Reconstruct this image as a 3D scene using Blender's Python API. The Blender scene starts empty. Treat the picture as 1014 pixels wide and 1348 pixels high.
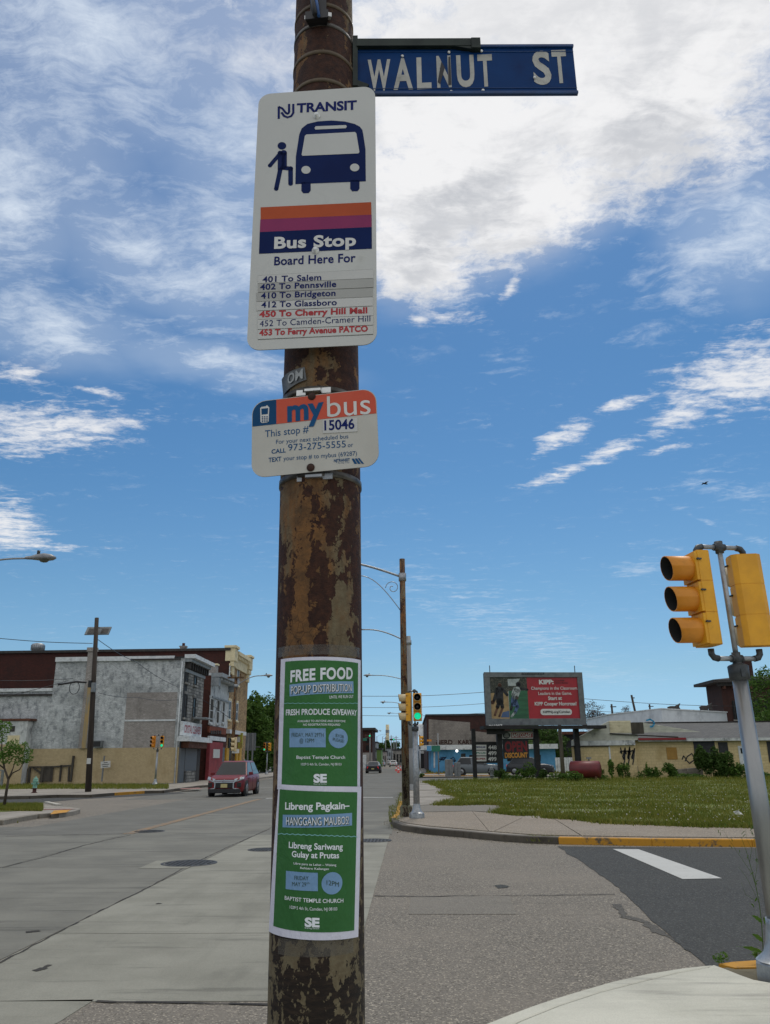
import bpy, math, random
from mathutils import Vector, Matrix
R = math.radians
random.seed(7)
SC = bpy.context.scene
COL = SC.collection

# ---------------------------------------------------------------- camera
F, CX, CY, HC = 1040.0, 507.0, 674.0, 1.65
cz = Vector((-32, F*F/326.0, -F)).normalized()
b = (32*33 - F*F)/(F*F/326.0)
cy = Vector((33, b, -F)); cy = (cy - cz*cy.dot(cz)).normalized()
cx = cy.cross(cz)
M = Matrix((cx, cy, cz))
CAM = Vector((0, 0, HC))
cd = bpy.data.cameras.new('camera'); cam = bpy.data.objects.new('camera', cd); COL.objects.link(cam)
cd.sensor_fit = 'HORIZONTAL'; cd.sensor_width = 36; cd.lens = F/1014*36
cd.clip_start = .05; cd.clip_end = 6000
cam.matrix_world = Matrix.Translation(CAM) @ M.to_4x4()
SC.camera = cam

# ---------------------------------------------------------------- light
SUN_EL, SUN_AZ = 62, 14          # azimuth measured from the street axis (+Y) towards +X
sd = bpy.data.lights.new('sun', 'SUN'); sun = bpy.data.objects.new('sun', sd); COL.objects.link(sun)
sd.energy = 1.5; sd.angle = R(10); sd.color = (1, .93, .82)
sun.rotation_euler = (R(90-SUN_EL), 0, R(180-SUN_AZ))
sv = SC.view_settings
sv.view_transform = 'Standard'; sv.look = 'None'; sv.gamma = 1; sv.use_curve_mapping = False
sv.exposure = 0.0

def ray(px, py):
    return (M @ Vector((px-CX, CY-py, -F))).normalized()
def G(px, py, z=0.0):
    d = ray(px, py); t = (z-HC)/d.z
    return CAM + d*t
def AY(px, py, Y):
    d = ray(px, py); return CAM + d*(Y/d.y)
def AX(px, py, X):
    d = ray(px, py); return CAM + d*(X/d.x)
def proj(P):
    c = M.transposed() @ (Vector(P)-CAM)
    return (CX + F*c.x/-c.z, CY - F*c.y/-c.z)
def zat(x, y, py):
    k = (CY-py)/F
    a = M.transposed() @ (Vector((x, y, 0))-CAM); u = M.transposed() @ Vector((0, 0, 1))
    # a.y+z*u.y = k*(-(a.z+z*u.z))
    return (-k*a.z-a.y)/(u.y+k*u.z)

# ---------------------------------------------------------------- node helpers
def srgb(h):
    if isinstance(h, (tuple, list)): return (*h[:3], 1)
    h = h.lstrip('#'); v = [int(h[i:i+2], 16)/255 for i in (0, 2, 4)]
    return tuple(x/12.92 if x <= .04045 else ((x+.055)/1.055)**2.4 for x in v)+(1,)
class NT:
    def __init__(s, tree): s.t = tree
    def n(s, typ, **kw):
        nd = s.t.nodes.new(typ)
        for k, v in kw.items():
            if k.startswith('i_'):
                k = k[2:]; k = int(k) if k.isdigit() else k.replace('_', ' ')
                if hasattr(v, 'is_output') or isinstance(v, bpy.types.NodeSocket): s.t.links.new(v, nd.inputs[k])
                else: nd.inputs[k].default_value = v
            else: setattr(nd, k, v)
        return nd
    def l(s, a, b): s.t.links.new(a, b)
    def math(s, op, a, b=None, c=None, clamp=False):
        nd = s.t.nodes.new('ShaderNodeMath'); nd.operation = op; nd.use_clamp = clamp
        for i, v in enumerate((a, b, c)):
            if v is None: continue
            if isinstance(v, bpy.types.NodeSocket): s.l(v, nd.inputs[i])
            else: nd.inputs[i].default_value = v
        return nd.outputs[0]
    def vmath(s, op, a, b=None):
        nd = s.t.nodes.new('ShaderNodeVectorMath'); nd.operation = op
        for i, v in enumerate((a, b)):
            if v is None: continue
            if isinstance(v, bpy.types.NodeSocket): s.l(v, nd.inputs[i])
            else: nd.inputs[i].default_value = v
        return nd
    def mix(s, f, a, b, blend='MIX'):
        nd = s.t.nodes.new('ShaderNodeMix'); nd.data_type = 'RGBA'; nd.blend_type = blend
        for i, v in ((0, f), (6, a), (7, b)):
            if isinstance(v, bpy.types.NodeSocket): s.l(v, nd.inputs[i])
            else: nd.inputs[i].default_value = v
        return nd.outputs[2]
    def ramp(s, f, lo, hi, t0=0.0, t1=1.0, smooth=True):
        nd = s.t.nodes.new('ShaderNodeMapRange'); nd.interpolation_type = 'SMOOTHSTEP' if smooth else 'LINEAR'
        s.l(f, nd.inputs[0])
        for i, v in ((1, lo), (2, hi), (3, t0), (4, t1)): nd.inputs[i].default_value = v
        return nd.outputs[0]
    def noise(s, v, scale, detail=5, rough=.55, dist=0.0):
        nd = s.n('ShaderNodeTexNoise'); s.l(v, nd.inputs['Vector'])
        nd.inputs['Scale'].default_value = scale; nd.inputs['Detail'].default_value = detail
        nd.inputs['Roughness'].default_value = rough; nd.inputs['Distortion'].default_value = dist
        return nd.outputs[0]
    def mapping(s, v, loc=(0, 0, 0), rot=(0, 0, 0), scale=(1, 1, 1)):
        nd = s.n('ShaderNodeMapping'); s.l(v, nd.inputs[0])
        nd.inputs[1].default_value = loc; nd.inputs[2].default_value = rot; nd.inputs[3].default_value = scale
        return nd.outputs[0]

# ---------------------------------------------------------------- world: nishita sky and a layer of cloud
w = bpy.data.worlds.new('World'); SC.world = w; w.use_nodes = True
T = NT(w.node_tree); w.node_tree.nodes.clear()
out = T.n('ShaderNodeOutputWorld'); bg = T.n('ShaderNodeBackground'); bg.inputs[1].default_value = .1
sky = T.n('ShaderNodeTexSky'); sky.sky_type = 'NISHITA'; sky.sun_disc = False
sky.sun_elevation = R(SUN_EL); sky.sun_rotation = R(SUN_AZ)
sky.air_density = 1.0; sky.dust_density = .6; sky.ozone_density = 2.5
tc = T.n('ShaderNodeTexCoord')
sep = T.n('ShaderNodeSeparateXYZ'); T.l(tc.outputs['Generated'], sep.inputs[0])
zc = T.math('MAXIMUM', sep.outputs[2], 0.02)
zc = T.math('ADD', zc, 0.03)
cmb = T.n('ShaderNodeCombineXYZ')
T.l(T.math('DIVIDE', sep.outputs[0], zc), cmb.inputs[0]); T.l(T.math('DIVIDE', sep.outputs[1], zc), cmb.inputs[1])
P0 = cmb.outputs[0]
def cp(px, py):
    d = ray(px, py); z = max(d.z, .02)+.03; return Vector((d.x/z, d.y/z, 0))
def warp(v, sc, amt, off=(0, 0, 0)):
    nd = T.n('ShaderNodeTexNoise'); T.l(T.mapping(v, loc=off), nd.inputs['Vector']); nd.inputs['Scale'].default_value = sc
    nd.inputs['Detail'].default_value = 4; nd.inputs['Roughness'].default_value = .6
    d = T.vmath('SUBTRACT', nd.outputs['Color'], (.5, .5, .5)).outputs[0]
    sc_ = T.n('ShaderNodeVectorMath', operation='SCALE'); T.l(d, sc_.inputs[0]); sc_.inputs['Scale'].default_value = amt
    return T.vmath('ADD', v, sc_.outputs[0]).outputs[0]
PW = warp(P0, 3.0, .22)
def blob(px, py, ax, ay, rot, soft, src):
    """soft elliptical patch of the cloud layer; axes ax, ay (photo pixels at that place), rot in degrees"""
    c = cp(px, py); e = 4.0
    jx = (cp(px+e, py)-c)/e; jy = (cp(px, py+e)-c)/e
    ca, sa = math.cos(R(rot)), math.sin(R(rot))
    A = (jx*ca+jy*sa)*ax; B = (-jx*sa+jy*ca)*ay
    det = A.x*B.y-A.y*B.x
    ra = Vector((B.y/det, -B.x/det, 0)); rb = Vector((-A.y/det, A.x/det, 0))
    d = T.vmath('SUBTRACT', src, tuple(c)).outputs[0]
    u = T.vmath('DOT_PRODUCT', d, tuple(ra)).outputs['Value']; v = T.vmath('DOT_PRODUCT', d, tuple(rb)).outputs['Value']
    r2 = T.math('ADD', T.math('MULTIPLY', u, u), T.math('MULTIPLY', v, v))
    return T.ramp(T.math('SQRT', r2), 1+soft*1.1, max(.0, 1-soft*1.1), 0, 1, False)
def union(lst):
    r = lst[0]
    for x in lst[1:]: r = T.math('MAXIMUM', r, x)
    return r
# heavy bright bank (top right)
PW2 = warp(P0, 5.0, .16)
bank = union([blob(790, 0, 400, 150, -10, .7, PW2), blob(610, 220, 175, 125, -20, .75, PW2), blob(555, 325, 80, 66, -35, .8, PW2),
              blob(690, 265, 130, 72, -28, .8, PW2), blob(860, 130, 200, 125, -35, .7, PW2), blob(530, 120, 90, 140, 0, .8, PW2)])
puffs = union([blob(990, 495, 112, 52, -16, .7, PW2), blob(905, 540, 50, 26, -25, .8, PW2), blob(738, 575, 40, 11, -32, .95, PW2),
               blob(808, 590, 38, 9, -22, .95, PW2), blob(745, 622, 55, 7, -18, .95, PW2), blob(815, 533, 36, 7, -16, .95, PW2),
               blob(55, 567, 115, 34, -4, .8, PW2), blob(150, 548, 46, 14, 8, .9, PW2), blob(35, 492, 40, 13, 6, .95, PW2), blob(865, 592, 30, 7, -16, .95, PW2), blob(135, 517, 24, 6, 4, .95, PW2),
               blob(-5, 695, 72, 36, 12, .7, PW2), blob(60, 719, 70, 4.5, 2, .95, PW2), blob(585, 420, 46, 14, 5, .95, PW2), blob(675, 375, 22, 9, -40, .95, PW2)])
veil = union([blob(150, 40, 330, 150, 22, .85, PW), blob(40, 230, 120, 190, 30, .85, PW), blob(215, 350, 150, 62, 28, .9, PW),
              blob(330, 130, 110, 190, 10, .9, PW), blob(310, 330, 80, 80, 20, .9, PW), blob(60, 430, 120, 42, 12, .9, PW), blob(280, 480, 120, 20, 8, .95, PW), blob(985, 300, 90, 80, -20, .95, PW)])
faint = union([blob(700, 840, 170, 38, 22, .9, PW), blob(985, 650, 90, 30, 10, .9, PW), blob(850, 745, 45, 16, -12, .9, PW), blob(900, 380, 150, 80, -20, .95, PW),
               blob(780, 890, 130, 16, 4, .9, PW), blob(690, 465, 70, 26, -20, .95, PW), blob(940, 690, 110, 5, 22, .95, PW)])
def stretch(n, lo, hi): return T.math('SUBTRACT', T.ramp(n, lo, hi, 0, 1, False), .5)
n1 = T.noise(PW, 5.5, 12, .64)
nst = T.noise(T.mapping(warp(P0, 2.2, .35), rot=(0, 0, R(52)), scale=(.45, 1.5, 1)), 9.0, 12, .68)
nst2 = T.noise(T.mapping(warp(P0, 4, .12, (5, 2, 0)), rot=(0, 0, R(-35)), scale=(.5, 1.6, 1)), 13.0, 10, .68)
nfine = T.noise(warp(P0, 7, .1), 20, 10, .7, .2)
ncomb = T.math('ADD', T.math('MULTIPLY', n1, .6), T.math('MULTIPLY', nfine, .4))
s_b = T.math('ADD', T.math('MULTIPLY', stretch(n1, .38, .62), .4), T.math('ADD', T.math('MULTIPLY', stretch(nst2, .38, .62), .3), T.math('MULTIPLY', stretch(nfine, .4, .6), .3)))
a_bank = T.ramp(T.math('ADD', T.math('MULTIPLY', bank, 1.75), s_b), .2, 1.3)
a_bank = T.math('MAXIMUM', a_bank, T.math('MULTIPLY', T.ramp(bank, .0, .8), .42))
s_p = T.math('ADD', T.math('MULTIPLY', stretch(nst2, .4, .6), .5), T.math('MULTIPLY', stretch(nfine, .38, .62), .35))
s_p = T.math('ADD', s_p, T.math('MULTIPLY', stretch(n1, .38, .62), .3))
a_puff = T.math('MULTIPLY', T.ramp(T.math('ADD', T.math('MULTIPLY', puffs, 1.35), s_p), .5, 1.6), .88)
s_v = T.math('ADD', T.math('MULTIPLY', stretch(nst, .3, .7), .75), T.math('ADD', T.math('MULTIPLY', stretch(n1, .32, .68), .35), T.math('MULTIPLY', stretch(nfine, .3, .7), .3)))
a_veil = T.math('MULTIPLY', T.ramp(T.math('ADD', T.math('MULTIPLY', veil, .9), T.math('MULTIPLY', s_v, .85)), .08, 1.4), .93)
a_veil = T.math('MAXIMUM', a_veil, T.math('MULTIPLY', T.ramp(veil, .0, .8), .26))
a_fnt = T.math('MULTIPLY', T.ramp(T.math('ADD', T.math('MULTIPLY', faint, .7), s_v), .38, 1.2), .5)
a_gen = T.math('MULTIPLY', T.ramp(s_v, .15, .9), .25)
# dense bright cloud added overhead and behind, out of view, to raise ambient light
behind = T.ramp(T.vmath('LENGTH', P0).outputs['Value'], .8, .5)
back = T.ramp(sep.outputs[1], .42, .1)
elsewhere = T.math('MULTIPLY', T.ramp(ncomb, .34, .54), T.math('MAXIMUM', behind, back))
alpha = T.math('MAXIMUM', T.math('MAXIMUM', a_bank, a_puff), T.math('MAXIMUM', T.math('MAXIMUM', a_veil, a_fnt), elsewhere))
alpha = T.math('MAXIMUM', alpha, a_gen)
alpha = T.math('MULTIPLY', alpha, T.ramp(sep.outputs[2], .0, .16))
thick = T.math('MULTIPLY', bank, T.math('MULTIPLY', T.ramp(T.math('ADD', T.math('MULTIPLY', T.noise(T.mapping(PW2, loc=(3, 1, 0)), 4.2, 9, .6), .7), T.math('MULTIPLY', nst2, .3)), .42, .60), T.ramp(sep.outputs[2], .86, .62)))
ccol = T.mix(thick, (8.9, 8.9, 9.0, 1), (5.3, 5.5, 5.9, 1))
veilcol = T.mix(T.ramp(T.math('MAXIMUM', T.math('MAXIMUM', bank, puffs), elsewhere), .0, .5), (7.3, 8.1, 9.1, 1), ccol)
crp = T.n('ShaderNodeValToRGB'); T.l(sep.outputs[2], crp.inputs[0]); el = crp.color_ramp.elements
el[0].position = .0; el[0].color = (.53, .86, 1.6, 1); el[1].position = .75; el[1].color = (.42, .66, .88, 1)
for p_, c_ in ((.045, (.56, .84, 1.22, 1)), (.1, (.60, .81, .95, 1)), (.2, (.54, .79, .90, 1)), (.33, (.45, .74, .89, 1)), (.47, (.40, .70, .88, 1))):
    e_ = el.new(p_); e_.color = c_
skc = T.mix(1.0, sky.outputs[0], crp.outputs[0], 'MULTIPLY')
horiz = T.ramp(sep.outputs[2], .34, -.02)
fin = T.mix(alpha, skc, veilcol)
T.l(fin, bg.inputs[0]); T.l(bg.outputs[0], out.inputs[0])

# ---------------------------------------------------------------- materials
MATS = {}
def newmat(name):
    m = bpy.data.materials.new(name); m.use_nodes = True; m.node_tree.nodes.clear()
    N = NT(m.node_tree); o = N.n('ShaderNodeOutputMaterial'); p = N.n('ShaderNodeBsdfPrincipled'); N.l(p.outputs[0], o.inputs[0])
    MATS[name] = m
    return m, N, p
def objco(N, world=False):
    if world: return N.n('ShaderNodeNewGeometry').outputs['Position']
    return N.n('ShaderNodeTexCoord').outputs['Object']
def bump(N, p, h, strength=.3, dist=.01):
    b_ = N.n('ShaderNodeBump'); b_.inputs['Strength'].default_value = strength; b_.inputs['Distance'].default_value = dist
    N.l(h, b_.inputs['Height']); N.l(b_.outputs[0], p.inputs['Normal'])
def pm(name, c1, c2=None, scale=5, rough=.7, metal=0, bmp=0, bd=.01, stretch=(1, 1, 1), lo=.35, hi=.65, detail=6, dirt=None, dsc=1.2, dlo=.5, dhi=.75, spec=None, fine=0):
    """two tones by noise, optional dirt tone by a larger noise, optional relief"""
    m, N, p = newmat(name); co = N.mapping(objco(N), scale=stretch)
    n = N.noise(co, scale, detail, .6)
    c1 = srgb(c1); c2 = srgb(c2) if c2 else tuple(min(1, x*1.18) for x in c1[:3])+(1,)
    c = N.mix(N.ramp(n, lo, hi), c1, c2)
    if dirt: c = N.mix(N.math('MULTIPLY', N.ramp(N.noise(N.mapping(co, loc=(7, 3, 5)), dsc, 8, .65), dlo, dhi), .85), c, srgb(dirt))
    if fine: c = N.mix(N.ramp(N.noise(co, scale*9, 3, .7), .3, .7), c, N.mix(fine, c, (0, 0, 0, 1)))
    N.l(c, p.inputs['Base Color'])
    p.inputs['Roughness'].default_value = rough; p.inputs['Metallic'].default_value = metal
    if spec is not None: p.inputs['Specular IOR Level'].default_value = spec
    if bmp: bump(N, p, n, bmp, bd)
    return m
def emis(name, c, s):
    m, N, p = newmat(name); p.inputs['Base Color'].default_value = srgb(c); p.inputs['Emission Color'].default_value = srgb(c); p.inputs['Emission Strength'].default_value = s
    return m
def glass(name, c='#0c1216', rough=.08):
    m, N, p = newmat(name); co = objco(N)
    N.l(N.mix(N.ramp(N.noise(co, 2, 4), .4, .6), srgb(c), tuple(x*1.8 for x in srgb(c)[:3])+(1,)), p.inputs['Base Color'])
    p.inputs['Roughness'].default_value = rough; p.inputs['Specular IOR Level'].default_value = .5; p.inputs['IOR'].default_value = 1.5
    return m
def brickmat(name, c1, c2, mortar, bw, bh, mode='XZ', mw=.012, dirt=None, rough=.9, dsc=.35, dlo=.5, dhi=.72, bmp=.5, streak=None, bias=0, mott=None):
    m, N, p = newmat(name); co = objco(N)
    s = N.n('ShaderNodeSeparateXYZ'); N.l(co, s.inputs[0]); cb = N.n('ShaderNodeCombineXYZ')
    N.l(s.outputs[0 if mode == 'XZ' else 1], cb.inputs[0]); N.l(s.outputs[2], cb.inputs[1])
    bt = N.n('ShaderNodeTexBrick'); N.l(cb.outputs[0], bt.inputs['Vector'])
    bt.inputs['Scale'].default_value = 1; bt.inputs['Brick Width'].default_value = bw; bt.inputs['Row Height'].default_value = bh
    bt.inputs['Mortar Size'].default_value = mw; bt.inputs['Color1'].default_value = srgb(c1); bt.inputs['Color2'].default_value = srgb(c2); bt.inputs['Mortar'].default_value = srgb(mortar)
    bt.inputs['Mortar Smooth'].default_value = .3; bt.inputs['Bias'].default_value = bias
    c = bt.outputs[0]
    nn = N.noise(co, 7, 6, .7)
    c = N.mix(N.ramp(nn, .35, .75), c, N.mix(.2, c, (0, 0, 0, 1)))
    if dirt: c = N.mix(N.ramp(N.noise(N.mapping(co, scale=(1, 1, .6)), dsc, 9, .7), dlo, dhi), c, srgb(dirt))
    if streak: c = N.mix(N.math('MULTIPLY', N.ramp(N.noise(N.mapping(co, scale=(1, 1, .1)), 1.6, 7, .7), .5, .8), .6), c, srgb(streak))
    if mott:
        mo = N.noise(N.mapping(co, loc=(2, 8, 5), scale=(1, .8, 2.0)), 4.2, 11, .86); c = N.mix(N.math('MULTIPLY', N.ramp(mo, .50, .62), .55), c, srgb(mott[0])); c = N.mix(N.math('MULTIPLY', N.ramp(mo, .47, .38), .6), c, srgb(mott[1])); mo2 = N.noise(N.mapping(co, loc=(4, 1, 5), scale=(1, .5, 1)), .55, 5, .6); c = N.mix(N.math('MULTIPLY', N.ramp(mo2, .48, .62), .35), c, srgb(mott[1]))
    N.l(c, p.inputs['Base Color']); p.inputs['Roughness'].default_value = rough
    bump(N, p, N.math('ADD', N.math('MULTIPLY', bt.outputs[1], -1), nn), bmp, .02)
    return m

# ---------------------------------------------------------------- mesh helpers
def bas(d):
    d = Vector(d).normalized(); a = Vector((0, 0, 1)) if abs(d.z) < .9 else Vector((1, 0, 0))
    u = d.cross(a).normalized(); return u, d.cross(u).normalized()
class MB:
    def __init__(s): s.v = []; s.f = []; s.m = []; s.s = []; s.mi = 0
    def face(s, idx, smooth=False): s.f.append(idx); s.m.append(s.mi); s.s.append(smooth)
    def add(s, vs, fs, smooth=False):
        o = len(s.v); s.v += [tuple(x) for x in vs]
        for f in fs: s.face([o+i for i in f], smooth)
        return s
    def box(s, c, d, rot=None):
        c = Vector(c); h = Vector(d)/2; vs = []
        for z in (-1, 1):
            for y in (-1, 1):
                for x in (-1, 1):
                    q = Vector((x*h.x, y*h.y, z*h.z)); vs.append(c+(rot @ q if rot else q))
        return s.add(vs, [(0, 2, 3, 1), (4, 5, 7, 6), (0, 1, 5, 4), (2, 6, 7, 3), (0, 4, 6, 2), (1, 3, 7, 5)])
    def beam(s, a, b_, wd, dp, up=(0, 0, 1)):
        a = Vector(a); b_ = Vector(b_); d = (b_-a).normalized(); up = Vector(up)
        if abs(d.dot(up)) > .95: up = Vector((0, 1, 0))
        u = d.cross(up).normalized(); v = u.cross(d)
        vs = [p+u*(x*wd/2)+v*(y*dp/2) for p in (a, b_) for x, y in ((-1, -1), (1, -1), (1, 1), (-1, 1))]
        return s.add(vs, [(0, 3, 2, 1), (4, 5, 6, 7), (0, 1, 5, 4), (1, 2, 6, 5), (2, 3, 7, 6), (3, 0, 4, 7)])
    def cyl(s, a, b_, r0, r1=None, n=12, cap=True, smooth=True):
        r1 = r0 if r1 is None else r1; a = Vector(a); b_ = Vector(b_); u, v = bas(b_-a); o = len(s.v)
        for p, r in ((a, r0), (b_, r1)):
            for i in range(n):
                t = 2*math.pi*i/n; s.v.append(tuple(p+(u*math.cos(t)+v*math.sin(t))*r))
        for i in range(n): j = (i+1) % n; s.face([o+i, o+n+i, o+n+j, o+j][::-1], smooth)
        if cap: s.face([o+i for i in range(n)][::-1]); s.face([o+n+i for i in range(n)])
        return s
    def tube(s, pts, r, n=8, taper=1.0):
        pts = [Vector(p) for p in pts]; o = len(s.v); k = len(pts); u = None
        for q, p in enumerate(pts):
            d = (pts[min(q+1, k-1)]-pts[max(q-1, 0)]).normalized()
            if u is None: u, v = bas(d)
            else: u = (u-d*u.dot(d)).normalized(); v = d.cross(u)
            rr = r*(1+(taper-1)*q/max(1, k-1))
            for i in range(n):
                t = 2*math.pi*i/n; s.v.append(tuple(p+(u*math.cos(t)+v*math.sin(t))*rr))
        for q in range(k-1):
            for i in range(n):
                j = (i+1) % n; s.face([o+q*n+i, o+q*n+j, o+(q+1)*n+j, o+(q+1)*n+i], True)
        s.face([o+i for i in range(n)][::-1]); s.face([o+(k-1)*n+i for i in range(n)])
        return s
    def lathe(s, prof, n=16, c=(0, 0, 0), ax=None, smooth=True):
        c = Vector(c); ax = Vector(ax or (0, 0, 1)).normalized(); u, v = bas(ax); o = len(s.v)
        for r, z in prof:
            for i in range(n):
                t = 2*math.pi*i/n; s.v.append(tuple(c+ax*z+(u*math.cos(t)+v*math.sin(t))*r))
        for q in range(len(prof)-1):
            for i in range(n):
                j = (i+1) % n; s.face([o+q*n+i, o+(q+1)*n+i, o+(q+1)*n+j, o+q*n+j][::-1], smooth)
        s.face([o+i for i in range(n)]); s.face([o+(len(prof)-1)*n+i for i in range(n)])
        return s
    def ext(s, poly, d):
        """polygon (3D points) extruded by d"""
        d = Vector(d); n = len(poly); P = [Vector(p) for p in poly]
        vs = P+[p+d for p in P]
        fs = [tuple(range(n))[::-1], tuple(range(n, 2*n))]+[(i, (i+1) % n, n+(i+1) % n, n+i) for i in range(n)]
        return s.add(vs, fs)
    def sheet(s, poly): return s.add(poly, [tuple(range(len(poly)))])
    def build(s, name, mats, parent=None, world=False, bevel=0):
        me = bpy.data.meshes.new(name)
        off = Vector((0, 0, 0))
        if world and parent is not None:
            off = Vector(parent.location) if parent.parent is None else Vector(parent.parent.location)+Vector(parent.location)
        me.from_pydata([tuple(Vector(p)-off) for p in s.v] if world else s.v, [], s.f)
        if not isinstance(mats, (list, tuple)): mats = [mats]
        for m_ in mats: me.materials.append(MATS[m_] if isinstance(m_, str) else m_)
        me.polygons.foreach_set('material_index', s.m); me.polygons.foreach_set('use_smooth', s.s)
        me.update()
        o = bpy.data.objects.new(name, me); COL.objects.link(o)
        if parent is not None: o.parent = parent
        if bevel:
            bv = o.modifiers.new('bevel', 'BEVEL'); bv.width = bevel; bv.segments = 2; bv.limit_method = 'ANGLE'; bv.angle_limit = R(40)
        return o
def tag(o, label=None, cat=None, group=None, kind=None):
    if label: o['label'] = label
    if cat: o['category'] = cat
    if group: o['group'] = group
    if kind: o['kind'] = kind
    return o
def thing(name, label, cat, loc=(0, 0, 0), rz=0, group=None):
    o = bpy.data.objects.new(name, None); COL.objects.link(o); o.location = loc; o.rotation_euler = (0, 0, rz); o.empty_display_size = .2
    return tag(o, label, cat, group)
def struct(mb, name, mats, parent=None):
    o = mb.build(name, mats, parent)
    if parent is None: o['kind'] = 'structure'
    return o
def kids(): 
    d = {}
    for o in bpy.data.objects:
        if o.parent: d.setdefault(o.parent.name, []).append(o)
    return d
def dup(root, loc, rz=0, label=None, group=None):
    K = kids()
    def cp_(o, par):
        c = o.copy(); COL.objects.link(c); c.parent = par
        for ch in K.get(o.name, []): cp_(ch, c)
        return c
    r = cp_(root, None); r.location = loc; r.rotation_euler = (0, 0, rz)
    if label: r['label'] = label
    if group: r['group'] = group
    return r

# text as thin flat print
_tc = {}
def glyphs(s, off=0.0, space=1.0):
    k = (s, off, space)
    if k in _tc: return _tc[k]
    t = bpy.data.curves.new('lettering', 'FONT'); t.body = s; t.offset = off; t.space_character = space; t.resolution_u = 4
    o = bpy.data.objects.new('lettering', t); COL.objects.link(o)
    dg = bpy.context.evaluated_depsgraph_get(); dg.update()
    me = o.evaluated_get(dg).to_mesh()
    vs = [v.co.copy() for v in me.vertices]; fs = [tuple(p.vertices) for p in me.polygons]
    o.evaluated_get(dg).to_mesh_clear()
    bpy.data.objects.remove(o); bpy.data.curves.remove(t)
    _tc[k] = (vs, fs); return _tc[k]
CAPH = max(v.y for v in glyphs('H')[0])
class Surf:
    """a surface P(u, v, d); u right, v up, d out"""
    def P(s, u, v, d=0): raise NotImplementedError
    def text(s, mb, string, u0, u1, v0, h, d, off=.0, space=1.0, slope=0.0):
        vs, fs = glyphs(string, off, space)
        if not vs: return
        x0 = min(v.x for v in vs); x1 = max(v.x for v in vs)
        q = [s.P(u0+(v.x-x0)/(x1-x0)*(u1-u0), v0+v.y/CAPH*h+slope*(v.x-x0)/(x1-x0)*(u1-u0), d) for v in vs]
        mb.add(q, fs)
    def poly(s, mb, pts, d): mb.add([s.P(u, v, d) for u, v in pts], [tuple(range(len(pts)))])
    def rect(s, mb, u0, v0, u1, v1, d, nu=1, nv=1):
        o = []; 
        for j in range(nv+1):
            for i in range(nu+1): o.append(s.P(u0+(u1-u0)*i/nu, v0+(v1-v0)*j/nv, d))
        fs = [(j*(nu+1)+i, j*(nu+1)+i+1, (j+1)*(nu+1)+i+1, (j+1)*(nu+1)+i) for j in range(nv) for i in range(nu)]
        mb.add(o, fs)
    def disc(s, mb, u, v, ru, rv, d, n=20): s.poly(mb, [(u+ru*math.cos(2*math.pi*i/n), v+rv*math.sin(2*math.pi*i/n)) for i in range(n)], d)
    def ptext(s, mb, string, a, b_, hpx, d, off=0.0, space=1.0):
        u0, v0 = s.uv(*a); u1, v1 = s.uv(*b_); _, vt = s.uv(a[0], a[1]-hpx)
        s.text(mb, string, u0, u1, v0, vt-v0, d, off, space, (v1-v0)/(u1-u0))
    def ppoly(s, mb, pts, d): s.poly(mb, [s.uv(*p) for p in pts], d)
    def stroke(s, mb, pts, wd, d):
        for i in range(len(pts)-1):
            a = Vector(pts[i]); b_ = Vector(pts[i+1]); t = (b_-a).normalized()*wd/2; n = Vector((-t.y, t.x))
            s.poly(mb, [a-n-t*.3, b_-n+t*.3, b_+n+t*.3, a+n-t*.3], d)
class Plane(Surf):
    """vertical board; local frame of its root: x right, -y towards the viewer, z up"""
    def __init__(s, O, xdir, roll=0.0):
        s.O = Vector(O); s.x = Vector((xdir[0], xdir[1], 0)).normalized(); s.n = Vector((s.x.y, -s.x.x, 0))
        s.rz = math.atan2(s.x.y, s.x.x); s.c = math.cos(roll); s.s = math.sin(roll)
    def P(s, u, v, d=0): return Vector((u*s.c-v*s.s, -d, u*s.s+v*s.c))
    def uv(s, px, py):
        d = ray(px, py); t = (s.O-CAM).dot(s.n)/d.dot(s.n); p = CAM+d*t-s.O
        a, z = p.dot(s.x), p.z
        return a*s.c+z*s.s, -a*s.s+z*s.c
def rrect(u0, v0, u1, v1, r, n=6):
    o = []
    for cx_, cy_, a in ((u1-r, v0+r, -90), (u1-r, v1-r, 0), (u0+r, v1-r, 90), (u0+r, v0+r, 180)):
        for i in range(n+1):
            t = R(a+90*i/n); o.append((cx_+r*math.cos(t), cy_+r*math.sin(t)))
    return o

# ================================================================ GROUND AND ROADS
def aggregate(name, base, light, dark, tone2, sc=75, rough=.9, big=.35):
    m, N, p = newmat(name); co = objco(N)
    vo = N.n('ShaderNodeTexVoronoi'); N.l(N.mapping(co, scale=(1, 1, 1)), vo.inputs['Vector']); vo.inputs['Scale'].default_value = sc
    s = N.n('ShaderNodeSeparateColor'); N.l(vo.outputs['Color'], s.inputs[0])
    r = N.n('ShaderNodeValToRGB'); N.l(s.outputs[0], r.inputs[0])
    e = r.color_ramp.elements; e[0].position = 0; e[0].color = srgb(dark); e[1].position = 1; e[1].color = srgb(light)
    a = e.new(.3); a.color = srgb(base); a = e.new(.8); a.color = srgb(base)
    c = r.outputs[0]
    n2 = N.noise(co, .45, 8, .62); c = N.mix(N.math('MULTIPLY', N.ramp(n2, .4, .68), big), c, srgb(tone2))
    n4 = N.noise(N.mapping(co, scale=(.25, 1.6, 1)), 1.3, 6, .6); c = N.mix(N.math('MULTIPLY', N.ramp(n4, .55, .8), .3), c, srgb(dark))
    N.l(c, p.inputs['Base Color']); p.inputs['Roughness'].default_value = rough
    n3 = N.noise(co, 55, 4, .7); bump(N, p, N.math('ADD', n3, vo.outputs['Distance']), .55, .006)
    return m
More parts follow.
